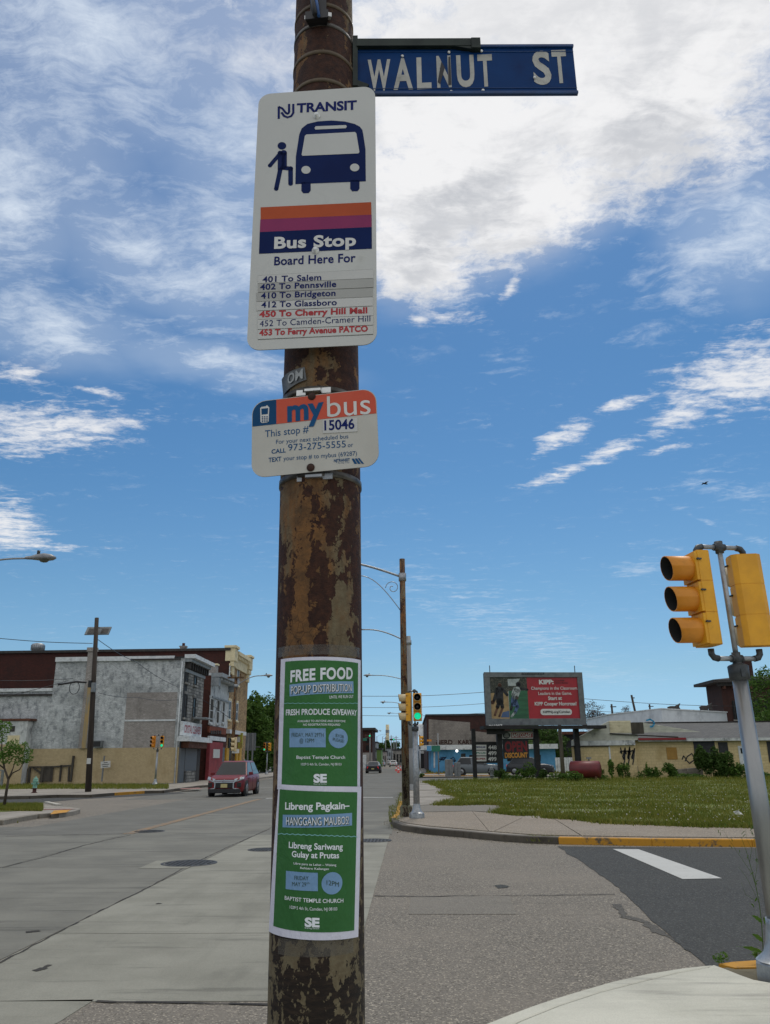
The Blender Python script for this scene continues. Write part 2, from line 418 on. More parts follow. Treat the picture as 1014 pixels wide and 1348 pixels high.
def concrete(name, c1, c2, stain, streakdir=(1, .12, 1), rough=.85, fine=.25, stamt=.5, sc=.8):
    m, N, p = newmat(name); co = objco(N)
    c = N.mix(N.ramp(N.noise(co, sc, 8, .62), .35, .65), srgb(c1), srgb(c2))
    st = N.noise(N.mapping(co, scale=streakdir), 1.1, 9, .68, .3); c = N.mix(N.math('MULTIPLY', N.ramp(st, .48, .78), stamt), c, srgb(stain))
    sp = N.noise(co, 4.5, 6, .75); c = N.mix(N.math('MULTIPLY', N.ramp(sp, .66, .76), .6), c, srgb(stain))
    tr = N.noise(N.mapping(co, rot=(0, 0, R(18)), scale=(.22, 2.2, 1)), 2.2, 7, .7); c = N.mix(N.math('MULTIPLY', N.ramp(tr, .52, .68), .7), c, srgb(stain))
    lt = N.noise(N.mapping(co, loc=(3, 9, 1), rot=(0, 0, R(-8)), scale=(.15, 1.6, 1)), 2.6, 7, .7); c = N.mix(N.math('MULTIPLY', N.ramp(lt, .6, .74), .28), c, tuple(min(1, x*1.35) for x in srgb(c1)[:3])+(1,))
    oil = N.noise(N.mapping(co, loc=(1, 4, 2), scale=(1, .55, 1)), .9, 4, .6); c = N.mix(N.math('MULTIPLY', N.ramp(oil, .66, .75), .4), c, srgb(stain))
    f = N.noise(co, 95, 4, .75); c = N.mix(N.ramp(f, .35, .7), c, N.mix(fine, c, (.02, .02, .02, 1)))
    N.l(c, p.inputs['Base Color']); p.inputs['Roughness'].default_value = rough
    bump(N, p, N.math('ADD', f, N.math('MULTIPLY', sp, .5)), .35, .004)
    return m
aggregate('agg_road', '#6c675e', '#a8a090', '#403b33', '#7c756a', 82, big=.5)
aggregate('agg_patch', '#6f6b62', '#8d877b', '#57524a', '#77726a', 95, big=.4)
aggregate('agg_walk', '#7f7567', '#aca18e', '#5c554d', '#938b80', 60)
aggregate('new_asphalt', '#353634', '#5d5f5c', '#222322', '#41423f', 70, .95, .5)
aggregate('worn_seal', '#4c4a45', '#6f6b63', '#35332f', '#58554e', 70, .95, .5)
aggregate('old_asphalt', '#5e5e5c', '#757471', '#474746', '#6a6966', 45)
concrete('slab_light', '#8d8c80', '#7e7d71', '#5a594f', (1, .12, 1))
concrete('slab_grey', '#77766c', '#68675e', '#4a4942', (.1, 1, 1))
concrete('slab_far', '#6b6a62', '#605f57', '#45443e', (.1, .6, 1))
concrete('walk_new', '#c4c3b5', '#b5b4a6', '#84827a', (.25, 1.2, 1), fine=.15, stamt=.35, sc=1.4)
concrete('walk_old', '#9a948a', '#857f75', '#5e594f', (1, .4, 1))
concrete('kerb_dark', '#5d564b', '#474137', '#2f2b24', (1, 1, 1))
concrete('kerb_grey', '#8c867a', '#746e63', '#4e483f', (1, 1, 1))
def wornpaint(name, c, under, lo=.5, hi=.62, sc=9):
    m, N, p = newmat(name); co = objco(N)
    n = N.noise(co, sc, 8, .72); n2 = N.noise(co, sc*.18, 5, .6)
    k = N.ramp(N.math('ADD', N.math('MULTIPLY', n, .6), N.math('MULTIPLY', n2, .4)), lo, hi)
    cc = N.mix(N.noise(co, 3, 5), srgb(c), tuple(x*.8 for x in srgb(c)[:3])+(1,))
    N.l(N.mix(k, cc, srgb(under)), p.inputs['Base Color']); p.inputs['Roughness'].default_value = .8
    bump(N, p, n, .4, .004); return m
wornpaint('yellow_kerb', '#c08a24', '#5a5040', .52, .6)
wornpaint('yellow_line', '#8e7046', '#66645f', .40, .62, 14)
wornpaint('white_line', '#b9bab6', '#77776f', .55, .72, 18)
wornpaint('white_faint', '#9c9b94', '#6b6a66', .45, .66, 18)
pm('joint', '#2a2825', '#3a3732', 8, .95)
pm('soil', '#4f4a38', '#6b6450', 3, .95, bmp=.6, bd=.03)
pm('grass_ground', '#525f20', '#636c2a', 1.2, .95, bmp=.7, bd=.05, lo=.3, hi=.7, dirt='#5c5a32', dsc=.5, dlo=.48, dhi=.66)
pm('iron', '#2c2c2c', '#444444', 30, .6, .4, bmp=.5)
pm('white_litter', '#c8cac8', None, 9, .6)

def sheet(name, pts, mat, z=None, parent=None, thick=0.0):
    mb = MB(); P = [Vector((p[0], p[1], z if z is not None else p[2])) for p in pts]
    a = sum(P[i].x*P[(i+1) % len(P)].y-P[(i+1) % len(P)].x*P[i].y for i in range(len(P)))
    if a < 0: P = P[::-1]
    if thick: mb.ext([p-Vector((0, 0, thick)) for p in P], (0, 0, thick))
    else: mb.sheet(P)
    return struct(mb, name, mat, parent)
sheet('ground', [(-2500, -300), (2500, -300), (2500, 4500), (-2500, 4500)], 'old_asphalt', -.03)
road = sheet('main_road', [(-26, 3), (60, 3), (60, 75), (-3, 75), (-3, 900), (-14, 900), (-16, 66), (-60, 66), (-60, 3)], 'agg_road', 0)
# concrete carriageway slabs, 4 mm proud with open joints
def slab(x0, x1, y0, y1, m, g=.008, sk=0):
    o = sheet('road_slab', [(x0+g, y0+g), (x1-g, y0+g+sk*(x1-x0)), (x1-g, y1-g+sk*(x1-x0)), (x0+g, y1-g)], m, .005, road, .012)
    return o
ys = [6.42, 8.76, 19.6]
XG = -.5; XJ = -3.62; XC = -6.8
# strip next to the gutter
sheet('road_slab', [(XJ+.01, ys[0]+.01), (XG, ys[0]+.01), (XG, ys[1]-.01), (XJ+.01, ys[1]-.01)], 'slab_light', .005, road, .012)
sheet('road_slab', [(XJ+.01, ys[1]+.01), (XG, ys[1]+.01), (XG, ys[2]-.01), (XJ+.01, ys[2]-.01)], 'slab_light', .005, road, .012)
sheet('road_slab', [(XJ, 3.6), (G(75, 1348).x, G(75, 1348).y), (G(124, 1317).x, G(124, 1317).y), (XJ+.01, ys[0]-.01)], 'slab_light', .005, road, .012)
yb = G(60, 1142).y; yt = G(90, 1099).y
slab(XJ, XG+.05, ys[2]+.01, 27.5, 'slab_grey'); slab(XJ, XG+.05, 27.5, 38, 'slab_far'); 
slab(XC, XJ, 3.6, yb, 'slab_grey'); slab(XC, XJ, yb, yt, 'slab_grey'); slab(XC, XJ, yt, 27.5, 'slab_grey'); slab(XC, XJ, 27.5, 38, 'slab_far')
slab(-10.2, XC, 3.6, yb, 'slab_grey'); slab(-10.2, XC, yb, yt, 'slab_grey'); slab(-10.2, XC, yt, 29, 'slab_far'); slab(-10.2, XC, 29, 38, 'slab_far')
slab(-13.6, -10.2, 3.6, yb, 'slab_far'); slab(-13.6, -10.2, yb, yt, 'slab_far'); slab(-12.6, -10.2, yt, 22.6, 'slab_far')
for x0, x1 in ((XJ, XG+.05), (XC, XJ), (-10.2, XC), (-13.2, -10.2)):
    for k, y0 in enumerate(range(38, 158, 12)): slab(x0, x1, y0+.1, y0+11.9, 'slab_far', .03)
sheet('road_slab', [G(182, 1144), G(207, 1133.5), G(268, 1134), G(246, 1144)], 'slab_light', .009, road)
# markings
def mark(name, pts, m, z=.012):
    o = sheet(name, pts, m, z, None); return o
mark('centre_line', [(XC-.12, yt), (XC+.14, yt), (XC+.14, 37.5), (XC-.12, 37.5)], 'yellow_line')
mark('centre_line', [(XC-.12, 95), (XC+.14, 95), (XC+.14, 260), (XC-.12, 260)], 'yellow_line')
mark('stop_line', [(XC+.2, 37.9), (XG-.3, 37.9), (XG-.3, 38.3), (XC+.2, 38.3)], 'white_line', .013)
mark('stop_line', [(-12.8, 52.6), (XC+.2, 52.6), (XC+.2, 53.0), (-12.8, 53.0)], 'white_faint', .013)
mark('crossing_line', [(-12.8, 56), (XG-.3, 56), (XG-.3, 56.35), (-12.8, 56.35)], 'white_faint', .014)
# newer dark asphalt of the side street
Gx = lambda L, z=0: [G(x, y, z) for x, y in L]
jag = [(735, 1114.5), (752, 1127), (773, 1140), (790, 1153), (806, 1162), (822, 1178), (842, 1195), (856, 1212), (880, 1230), (902, 1250), (926, 1268)]
rj = random.Random(3); edge = []
for i in range(len(jag)-1):
    for t in (0, .25, .5, .75): edge.append((jag[i][0]+(jag[i+1][0]-jag[i][0])*t+rj.uniform(-2, 2), jag[i][1]+(jag[i+1][1]-jag[i][1])*t+rj.uniform(-.7, .7)))
edge += [jag[-1], (945, 1290)]
E_ = Gx(edge)
sheet('side_street', E_+[Vector((60, 4.5, 0)), Vector((60, 16.5, 0)), G(1014, 1117)], 'new_asphalt', .006)
mark('crosswalk_bar', Gx([(807, 1118.6), (841, 1119), (951, 1157.5), (899, 1158.5)]), 'white_line', .012)
sheet('road_patch', Gx([(541, 1180.5), (671, 1180), (680, 1204), (538, 1204)]), 'agg_patch', .004)
sheet('road_patch', Gx([(651, 1166), (660, 1165), (671, 1167), (668, 1169), (656, 1170)]), 'new_asphalt', .005)
def crack(name, px, wd, mat='joint', z=.009, parent=None, seed=1):
    rr = random.Random(seed); mb = MB(); P = Gx(px, z); Q = []
    for i in range(len(P)-1):
        n = max(2, int((P[i+1]-P[i]).length/.12)); 
        for k in range(n): Q.append(P[i].lerp(P[i+1], k/n)+Vector((rr.uniform(-.012, .012), rr.uniform(-.015, .015), 0)))
    Q.append(P[-1])
    for i in range(len(Q)-1):
        d = (Q[i+1]-Q[i]).normalized(); s = Vector((-d.y, d.x, 0)); w0 = wd*rr.uniform(.4, 1.3)/2
        mb.add([Q[i]-s*w0, Q[i]+s*w0, Q[i+1]+s*w0, Q[i+1]-s*w0], [(0, 1, 2, 3)])
    return struct(mb, name, mat, parent)
crack('road_crack', [(494, 1179), (560, 1180), (620, 1179), (700, 1178.5), (810, 1177)], .03, parent=road)
crack('road_crack', [(812, 1190), (822, 1206), (850, 1214), (868, 1228)], .11, 'worn_seal', .0045, parent=road, seed=4)
crack('road_crack', [(868, 1228), (895, 1240), (905, 1250)], .06, 'worn_seal', .0048, parent=road, seed=5)
crack('road_crack', [(125, 1318), (180, 1319), (250, 1320), (353, 1322)], .035, parent=road, seed=6, z=.007)
crack('road_crack', [(4, 1142), (40, 1133), (67, 1126), (110, 1113), (172, 1099)], .035, parent=road, seed=7)
crack('road_crack', [(0, 1101), (60, 1100), (176, 1097.5)], .05, parent=road, seed=8)
crack('road_crack', [(0, 1267.5), (60, 1236), (130, 1200), (186, 1173), (240, 1144), (300, 1115), (356, 1091)], .022, parent=road, seed=9)
crack('road_crack', [(34, 1227), (52, 1225)], .08, 'joint', parent=road, seed=10); crack('road_crack', [(45, 1278), (58, 1274), (66, 1270)], .07, parent=road, seed=11)
crack('road_crack', [(205, 1190), (211, 1189)], .09, parent=road, seed=12)
# tar smears and mud in the side street, left
sheet('dark_lane', Gx([(-400, 1058), (0, 1061.5), (60, 1056.5), (110, 1052), (200, 1047.5), (245, 1044.5), (235, 1043), (120, 1047.5), (60, 1050), (0, 1051), (-400, 1048)]), 'new_asphalt', .006)
# manholes
def manhole(px, py, r, label):
    c = G(px, py); t = thing('manhole', label, 'manhole cover', (c.x, c.y, .005))
    mb = MB(); mb.lathe([(r*1.12, 0), (r*1.12, .006), (r, .007), (r, .002)], 28); mb.build('rim', 'iron', t)
    mb = MB(); mb.lathe([(r*.97, 0), (r*.97, .006)], 28)
    for i in range(-4, 5):
        for j in range(-4, 5):
            if math.hypot(i, j) < 4.3: mb.box((i*r*.21, j*r*.21, .009), (r*.12, r*.12, .006))
    mb.build('lid', 'iron', t)
manhole(249, 1137, .42, 'nearest round iron manhole cover in the slabs left of the rusty pole')
manhole(195, 1095, .36, 'dark round manhole cover at the near end of the faded yellow centre line')
manhole(491, 1107, .36, 'manhole cover partly hidden by the right edge of the foreground pole')
manhole(349, 1119, .30, 'small manhole cover partly hidden by the left edge of the foreground pole')

# ---- far corner, right: kerb, walk, lawn
KZ = .13
kp = [(519.5, 1058), (515, 1071), (514, 1077), (518, 1082), (530, 1086.5), (560, 1090.5), (610, 1094.5), (660, 1099), (700, 1101.5), (735, 1102.5), (858, 1104.5), (990, 1105.5), (1150, 1109), (1500, 1117)]
KP = Gx(kp, KZ)
for i in range(2): KP[i].x = -.46
KP = [Vector((-.46, 57, KZ)), Vector((-.46, 45, KZ)), Vector((-.46, 32, KZ))]+KP
def inner(L, wd):
    o = []
    for i, p in enumerate(L):
        d = (L[min(i+1, len(L)-1)]-L[max(i-1, 0)]); d.z = 0; d.normalize(); o.append(p+Vector((-d.y, d.x, 0))*wd)
    return o
KI = inner(KP, .16)
kerb = thing('kerb', None, None); kerb['kind'] = 'structure'
def kerbstone(i0, i1, mat, label=None, par=None):
    mb = MB(); A = KP[i0:i1+1]; B = KI[i0:i1+1]
    pts = A+B[::-1]; pts = [p-Vector((0, 0, .22)) for p in pts]
    mb.ext(pts, (0, 0, .224)); o = mb.build('kerb_stone', mat, par or kerb, bevel=.02)
    if label: o['label'] = label
def sub(i, t): 
    p = KP[i].lerp(KP[i+1], t); KP.insert(i+1, p); KI.insert(i+1, KI[i].lerp(KI[i+1], t))
ids = []
spec = [(0, 1, 'kerb_grey'), (1, 2, 'kerb_grey'), (2, 3, 'yellow_kerb'), (3, 5, 'yellow_kerb'), (5, 7, 'kerb_dark'), (7, 9, 'kerb_dark'), (9, 11, 'kerb_dark'), (11, 12, 'kerb_dark'), (12, 13, 'yellow_kerb'), (13, 14, 'yellow_kerb'), (14, 16, 'yellow_kerb')]
for a_, b_, m_ in spec: kerbstone(a_, b_, m_)
walk = sheet('pavement', [KI[i] for i in range(len(KI))]+[Vector((40, 22, KZ)), Vector((9, 57, KZ))], 'walk_old', KZ-.02)
# pavement panels with open joints
def shrink(P, g):
    c = sum(P, Vector())/len(P); return [p+(c-p).normalized()*g for p in P]
def panel(px, mat, z=KZ, par=walk, g=.03):
    P = px if isinstance(px[0], Vector) else Gx(px, z); return sheet('paving_panel', shrink(P, g), mat, z, par, .03)
panel([(521, 1079), (533, 1083), (563, 1087), (612, 1091), (644, 1094), (622, 1068), (524, 1070)], 'agg_walk')
panel([(622, 1068), (644, 1094), (650, 1094.5), (689, 1076), (655, 1071)], 'agg_walk')
panel([(650, 1094.5), (702, 1098.5), (737, 1099.5), (765, 1100), (728, 1077), (689, 1076)], 'agg_walk')
panel([(765, 1100), (858, 1101.5), (1000, 1102.5), (1000, 1089), (860, 1086), (728, 1077)], 'agg_walk')
panel([(1000, 1102.5), (1150, 1106), (1150, 1092), (1000, 1089)], 'agg_walk')
panel([(560, 1060), (524, 1062), (524, 1069.5), (622, 1067.5), (668, 1070), (672, 1062), (620, 1058)], 'agg_patch')
panel([(526, 1050), (524, 1061.5), (560, 1059.5), (612, 1056), (600, 1049)], 'walk_old')
panel([(529, 1041), (526, 1049.5), (600, 1048.5), (590, 1040)], 'walk_old')
panel([(532, 1033), (529, 1040.5), (590, 1039.5), (582, 1032.5)], 'walk_old')
panel([(533, 1029), (532, 1032.6), (582, 1032), (572, 1028.5)], 'walk_old')
# lawn: ragged front edge
lp = [(560, 1029), (563, 1031), (576, 1034), (581, 1037), (591, 1040), (583, 1045), (598, 1047), (609, 1050), (594, 1056), (578, 1060), (604, 1060), (630, 1059), (668, 1060), (672, 1064),
      (655, 1071), (690, 1073), (716, 1072), (726, 1077), (745, 1077.5), (765, 1079), (785, 1081), (800, 1084), (860, 1086), (930, 1089), (1000, 1090), (1100, 1091), (1500, 1096)]
rl = random.Random(5); L2 = []
for i in range(len(lp)-1):
    for k in range(4): L2.append((lp[i][0]+(lp[i+1][0]-lp[i][0])*k/4+rl.uniform(-2.5, 2.5), lp[i][1]+(lp[i+1][1]-lp[i][1])*k/4+rl.uniform(-.5, .5)))
LP = Gx(L2, KZ)
lawn_poly = LP+[Vector((60, 30, KZ)), Vector((60, 66, KZ)), G(640, 1024.2, KZ)]
sheet('lawn', lawn_poly, 'grass_ground', KZ+.012)
# cross street beyond the lawn and its far kerb, gas station apron
sheet('cross_street', [G(548, 1027.4), G(660, 1026.2), Vector((14, 76, 0)), Vector((-1, 76, 0))], 'old_asphalt', .006)
sheet('forecourt', [(-.5, 79), (60, 70), (80, 130), (40, 200), (2, 200), (-.5, 120)], 'walk_old', .06)
sheet('grass_strip', Gx([(562, 1014.2), (660, 1013), (770, 1013), (770, 1018), (600, 1018.5), (570, 1016)], .08), 'grass_ground', .08)
k2 = thing('kerb', None, None); k2['kind'] = 'structure'
for i in range(6):
    a = G(556+i*15, 1021.0-.1*i, .14); c = G(556+i*15+15, 1020.9-.1*i, .14); mb = MB(); mb.beam(a-Vector((0, 0, .12)), c-Vector((.05, 0, .12)), .2, .24); mb.build('kerb_stone', 'yellow_kerb', k2)
for i in range(4):
    a = G(559+i*13, 1018.0, .14); c = G(559+i*13+13, 1018.0-.1, .14); mb = MB(); mb.beam(a-Vector((0, 0, .12)), c-Vector((.05, 0, .12)), .2, .24); mb.build('kerb_stone', 'yellow_kerb', k2)

# ---- near corner under the camera
NZ = .15
npx = [(585, 1372), (612, 1358), (640, 1347), (668, 1336), (700, 1324), (730, 1314), (760, 1305), (805, 1292), (850, 1282), (900, 1274), (944, 1269.5)]
NP = Gx(npx, NZ); near_in = Gx([(630, 1372), (685, 1344), (735, 1324), (790, 1306), (845, 1292), (890, 1281), (931, 1273.5)], NZ)
nb = sheet('near_pavement', [Vector((-.62, -6, 0)), Vector((-.62, 3.2, 0)), Vector((-.25, 4.6, 0))]+NP+[G(1014, 1266, .12), Vector((12, 7.2, 0)), Vector((12, -6, 0))], 'soil', NZ-.03)
nk = thing('kerb', None, None); nk['kind'] = 'structure'
edgeN = [Vector((-.62, -6, NZ)), Vector((-.62, 3.2, NZ)), Vector((-.25, 4.6, NZ))]+NP
mb = MB(); ein = [Vector((-.46, -6, NZ)), Vector((-.46, 3.0, NZ)), Vector((-.1, 4.3, NZ))]+near_in
mb.ext([p-Vector((0, 0, .25)) for p in edgeN+ein[::-1]], (0, 0, .25)); mb.build('kerb_stone', 'walk_new', nk, bevel=.015)
inn = [p+Vector((.008, -.012, 0)) for p in ein]
sheet('paving_panel', inn+[G(940, 1270.6, NZ), G(955, 1276, NZ), G(975, 1284, NZ), G(992, 1290, NZ), G(1014, 1294, NZ), G(1100, 1300, NZ), Vector((12, 5.6, 0)), Vector((12, -6, 0))], 'walk_new', NZ, nb, .04)
yk = Gx([(946, 1269), (966, 1266.2), (1014, 1263), (1014, 1273), (968, 1274)], .13)
mb = MB(); mb.ext([p-Vector((0, 0, .2)) for p in (yk if True else [])], (0, 0, .2)); o = mb.build('kerb_stone', 'yellow_kerb', nk); o['label'] = 'yellow painted stone'
yk2 = [G(1014, 1263, .13)+Vector((.02, 0, 0)), Vector((12, 7.1, .13)), Vector((12, 6.9, .13)), G(1014, 1273, .13)+Vector((.02, 0, 0))]
mb = MB(); mb.ext([p-Vector((0, 0, .2)) for p in yk2], (0, 0, .2)); mb.build('kerb_stone', 'yellow_kerb', nk)['label'] = 'yellow painted stone'

# ---- left corner island and left far pavement
iz = .13
isl = [(-300, 1092), (0, 1080), (22, 1076), (47, 1072), (64, 1070.5), (78, 1071), (98, 1068), (106, 1065.5), (104, 1064), (88, 1062.5), (77, 1061), (66, 1057.5), (56, 1056.8), (0, 1060.5), (-300, 1066)]
lk = sheet('corner_pavement', Gx(isl, iz), 'walk_old', iz, None, .14)
sheet('corner_grass', Gx([(-300, 1085), (0, 1069), (20, 1067.8), (46, 1065.3), (56, 1063.5), (56.5, 1059), (30, 1060), (0, 1061.5), (-300, 1067)], iz+.01), 'grass_ground', iz+.012)
kl = thing('kerb', None, None); kl['kind'] = 'structure'
for a_, b_ in (((-300, 1092), (-60, 1082.6)), ((-60, 1082.6), (0, 1080)), ((0, 1080), (22, 1076)), ((22, 1076), (46, 1072.2)), ((49, 1071.8), (64, 1070.5))):
    a = G(*a_, iz); c = G(*b_, iz); d = (c-a).normalized(); s = Vector((d.y, -d.x, 0)); s = s if s.y < 0 else -s
    mb = MB(); mb.ext([p-Vector((0, 0, .2)) for p in (a+s*.12, c+s*.12, c-s*.1, a-s*.1)], (0, 0, .21)); mb.build('kerb_stone', 'kerb_grey', kl, bevel=.02)
sheet('tactile_paving', Gx([(66, 1072), (71, 1067), (93, 1066), (88, 1069.5), (76, 1071)], iz+.01), 'yellow_kerb', iz+.01, lk)
pm('red_paver', '#7d5550', '#8d6a63', 9, .9); pm('white_kerb', '#b5b2a8', '#98948a', 8, .85)
sheet('red_paving', Gx([(56, 1065), (100, 1064.8), (92, 1065.8), (58, 1066)], iz+.01), 'red_paver', iz+.01, lk)
mb = MB(); a = G(61, 1057.3, iz); c = G(78, 1061.2, iz); mb.beam(a, c, .18, .12); mb.build('kerb_stone', 'white_kerb', kl)
fz = .13
far = [(-400, 1047), (0, 1048.8), (40, 1048), (77, 1046.5), (120, 1046.5), (150, 1044), (190, 1041.5), (215, 1041), (228, 1039), (262, 1034.5), (300, 1032)]
fl = Gx(far, fz)
bw = G(233, 1031, fz)
lfar = sheet('far_pavement', fl+[Vector((-14.2, 75, 0)), Vector((-14.2, 115, 0)), Vector((-18.6, 115, 0)), Vector((-18.6, bw.y, 0)), Vector((-60, bw.y, 0)), Vector((-60, fl[0].y, 0))], 'walk_old', fz, None, .14)
for i in range(len(fl)-1):
    a, c = fl[i], fl[i+1]; mb = MB(); mb.beam(a-Vector((0, .08, .06)), c-Vector((0, .08, .06)), .16, .15); mb.build('kerb_stone', 'kerb_dark' if i != 5 else 'yellow_kerb', kl)
sheet('verge', Gx([(-400, 1042), (0, 1039.5), (60, 1037.8), (130, 1036.2), (185, 1035.4), (222, 1034.5), (222, 1032.5), (0, 1034), (-400, 1034)], fz), 'grass_ground', fz+.012)
for px in ((150, 1038, 190, 1037), (0, 1042, 40, 1041.4)):
    crack('pavement_joint', [(px[0], px[1]), (px[2], px[3])], .06, parent=lfar, z=fz+.003)
sheet('red_paving', Gx([(236, 1038), (262, 1037), (266, 1038.4), (240, 1039)], fz+.01), 'red_paver', fz+.01, lfar)
# gutter grit and dirt along the right kerb
pm('debris', '#7d765f', '#3c3a2a', 14, .95)
rg = random.Random(8); mb = MB()
for i in range(420):
    t = rg.random(); j = 3+rg.random()*(len(KP)-6); k = int(j); p = KP[k].lerp(KP[k+1], j-k); d = KP[k+1]-KP[k]; d.normalize()
    q = p-Vector((-d.y, d.x, 0))*abs(rg.gauss(.08, .12)); s = rg.uniform(.008, .028); q.z = s*.3
    mb.add([q+Vector((rg.uniform(-s, s), rg.uniform(-s, s), rg.uniform(-s, s)*.5)) for _ in range(4)], [(0, 1, 2), (0, 2, 3), (0, 3, 1), (1, 3, 2)])
tag(mb.build('gutter_grit', 'debris'), 'small stones and dry bits lying along the foot of the far corner kerb', 'grit', kind='stuff')

# ================================================================ FOREGROUND POLE
def rustpole(name, seed=0.0, paint='#5f6350', cover=(.47, .53)):
    m, N, p = newmat(name); co = N.mapping(objco(N), loc=(seed, seed, seed))
    z = N.n('ShaderNodeSeparateXYZ'); N.l(objco(N), z.inputs[0]); z = z.outputs[2]
    big = N.noise(N.mapping(co, scale=(1, 1, .30)), 9.5, 4, .55, .4); det = N.noise(N.mapping(co, scale=(1, 1, .75)), 34, 8, .7, .3)
    f = N.math('ADD', N.math('MULTIPLY', big, .60), N.math('MULTIPLY', det, .40))
    # more paint lost near the ground
    low = N.ramp(z, 1.30, 1.15, 0, .020); f = N.math('SUBTRACT', f, low)
    fl = N.noise(N.mapping(co, scale=(1, 1, .8)), 62, 5, .6, .2); f = N.math('ADD', f, N.math('MULTIPLY', N.math('MULTIPLY', N.ramp(fl, .52, .62), .09), N.ramp(z, 1.45, 1.2)))
    bare = N.ramp(f, cover[0]+.035, cover[1]-.018)
    wash = N.noise(N.mapping(co, scale=(1, 1, .07)), 14, 6, .6); wash2 = N.noise(N.mapping(co, scale=(1, 1, .35)), 15, 7, .68)
    stain = N.ramp(N.math('ADD', N.math('MULTIPLY', wash, .6), N.math('MULTIPLY', wash2, .4)), .40, .56)
    stain = N.math('MULTIPLY', stain, N.ramp(z, 1.15, 1.7))
    pc = N.mix(N.ramp(N.noise(co, 60, 6, .75), .35, .65), srgb('#4f5244'), srgb('#71735f'))
    oc = N.mix(N.ramp(N.noise(co, 26, 9, .75), .35, .65), srgb('#3a2416'), srgb('#86592c'))
    c = N.mix(stain, pc, oc)
    rim = N.ramp(f, cover[0]-.02, cover[0]+.03); c = N.mix(N.math('MULTIPLY', rim, .45), c, srgb('#6e5436'))
    bc = N.mix(N.ramp(N.noise(co, 60, 6, .75), .35, .7), srgb('#2a1711'), srgb('#462a1c'))
    bcl = N.mix(N.ramp(N.noise(N.mapping(co, scale=(1, 1, 5)), 30, 5, .7), .4, .7), srgb('#1e1712'), srgb('#34291f'))
    bc = N.mix(N.ramp(z, 1.5, 1.1), bc, bcl)
    c = N.mix(bare, c, bc)
    vo = N.n('ShaderNodeTexVoronoi'); vo.feature = 'DISTANCE_TO_EDGE'; N.l(N.mapping(co, scale=(1, 1, .7)), vo.inputs['Vector']); vo.inputs['Scale'].default_value = 55
    cr = N.math('MULTIPLY', N.ramp(vo.outputs['Distance'], .05, .0), N.ramp(N.noise(co, 9, 3), .5, .62)); c = N.mix(N.math('MULTIPLY', cr, .6), c, srgb('#241811'))
    N.l(c, p.inputs['Base Color']); p.inputs['Roughness'].default_value = .78
    p.inputs['Specular IOR Level'].default_value = .3
    h = N.math('SUBTRACT', N.math('MULTIPLY', N.noise(N.mapping(co, scale=(1, 1, 2.4)), 110, 6, .75), .6), N.math('MULTIPLY', bare, .8))
    bump(N, p, h, .9, .004); return m
rustpole('rust_pole', 0, cover=(.49, .54))
YP = 1.75
A0 = AY(416.7, 1330, YP); A1 = AY(426.8, 30, YP+.02)
def pc_(z): return A0.lerp(A1, (z-A0.z)/(A1.z-A0.z))
def pr_(z): return .0945 if z < 2.3 else .0945-.011*(z-2.3)/1.36
VD = math.atan2(pc_(2).x, pc_(2).y)      # direction in which the camera sees the pole
class Cyl(Surf):
    def __init__(s, O): s.O = Vector(O)
    def P(s, u, v, d=0):
        z = v; r = pr_(z)+d; t = u/.0965; c = pc_(z)
        # t = 0 faces the camera, positive to the right
        return Vector((c.x - math.sin(VD)*math.cos(t)*r + math.cos(VD)*math.sin(t)*r, c.y - math.cos(VD)*math.cos(t)*r - math.sin(VD)*math.sin(t)*r, z)) - s.O
    def uv(s, px, py):
        d = ray(px, py); h = Vector((d.x, d.y)); z = 1.65
        for _ in range(4):
            c = pc_(z); r = pr_(z)+.002; a = h.dot(h); bb = -2*h.dot(Vector((c.x, c.y))); cc = c.x**2+c.y**2-r*r
            D = max(bb*bb-4*a*cc, 0); t = (-bb-math.sqrt(D))/(2*a); z = HC+d.z*t
        q = Vector((d.x*t-c.x, d.y*t-c.y))
        x = q.dot(Vector((math.cos(VD), -math.sin(VD)))); y = q.dot(Vector((-math.sin(VD), -math.cos(VD))))
        return math.atan2(x, y)*.0965, z
base = pc_(.15)
pole = thing('utility_pole', 'thick rusty steel pole with peeling grey green paint, nearest to the camera', 'pole', (base.x, base.y, .12))
PO = pole.location.copy()
mb = MB(); prof = []; zs = [.12+i*.06 for i in range(90)]; n = 64
for z in zs:
    c = pc_(z); o_ = []
    for i in range(n): t = 2*math.pi*i/n; mb.v.append((c.x+pr_(z)*math.cos(t), c.y+pr_(z)*math.sin(t), z))
for k in range(len(zs)-1):
    for i in range(n): j = (i+1) % n; mb.face([k*n+i, k*n+j, (k+1)*n+j, (k+1)*n+i], True)
mb.face([(len(zs)-1)*n+i for i in range(n)])
mb.build('shaft', 'rust_pole', pole, world=True)
pm('steel_band', '#3d3a35', '#5c5a55', 30, .45, .6, bmp=.2)
pm('band_painted', '#4a3d2c', '#5a4d38', 24, .7, 0, bmp=.2)
pm('galv_post', '#858786', '#979897', 5, .36, .7, bmp=.1, dirt='#5a5b5a', dsc=1.5, stretch=(1, 1, .3))
pm('galv', '#8b8f92', '#a3a7a9', 14, .42, .55, bmp=.1, dirt='#6a6c6c', dsc=2.5)
pm('bright_metal', '#b8bab8', '#d5d6d2', 18, .3, .7)
pm('black_plastic', '#0d0e10', '#191a1c', 9, .45)
pm('blue_strap', '#2f5f9a', '#20477a', 9, .5)
CS = Cyl(PO)
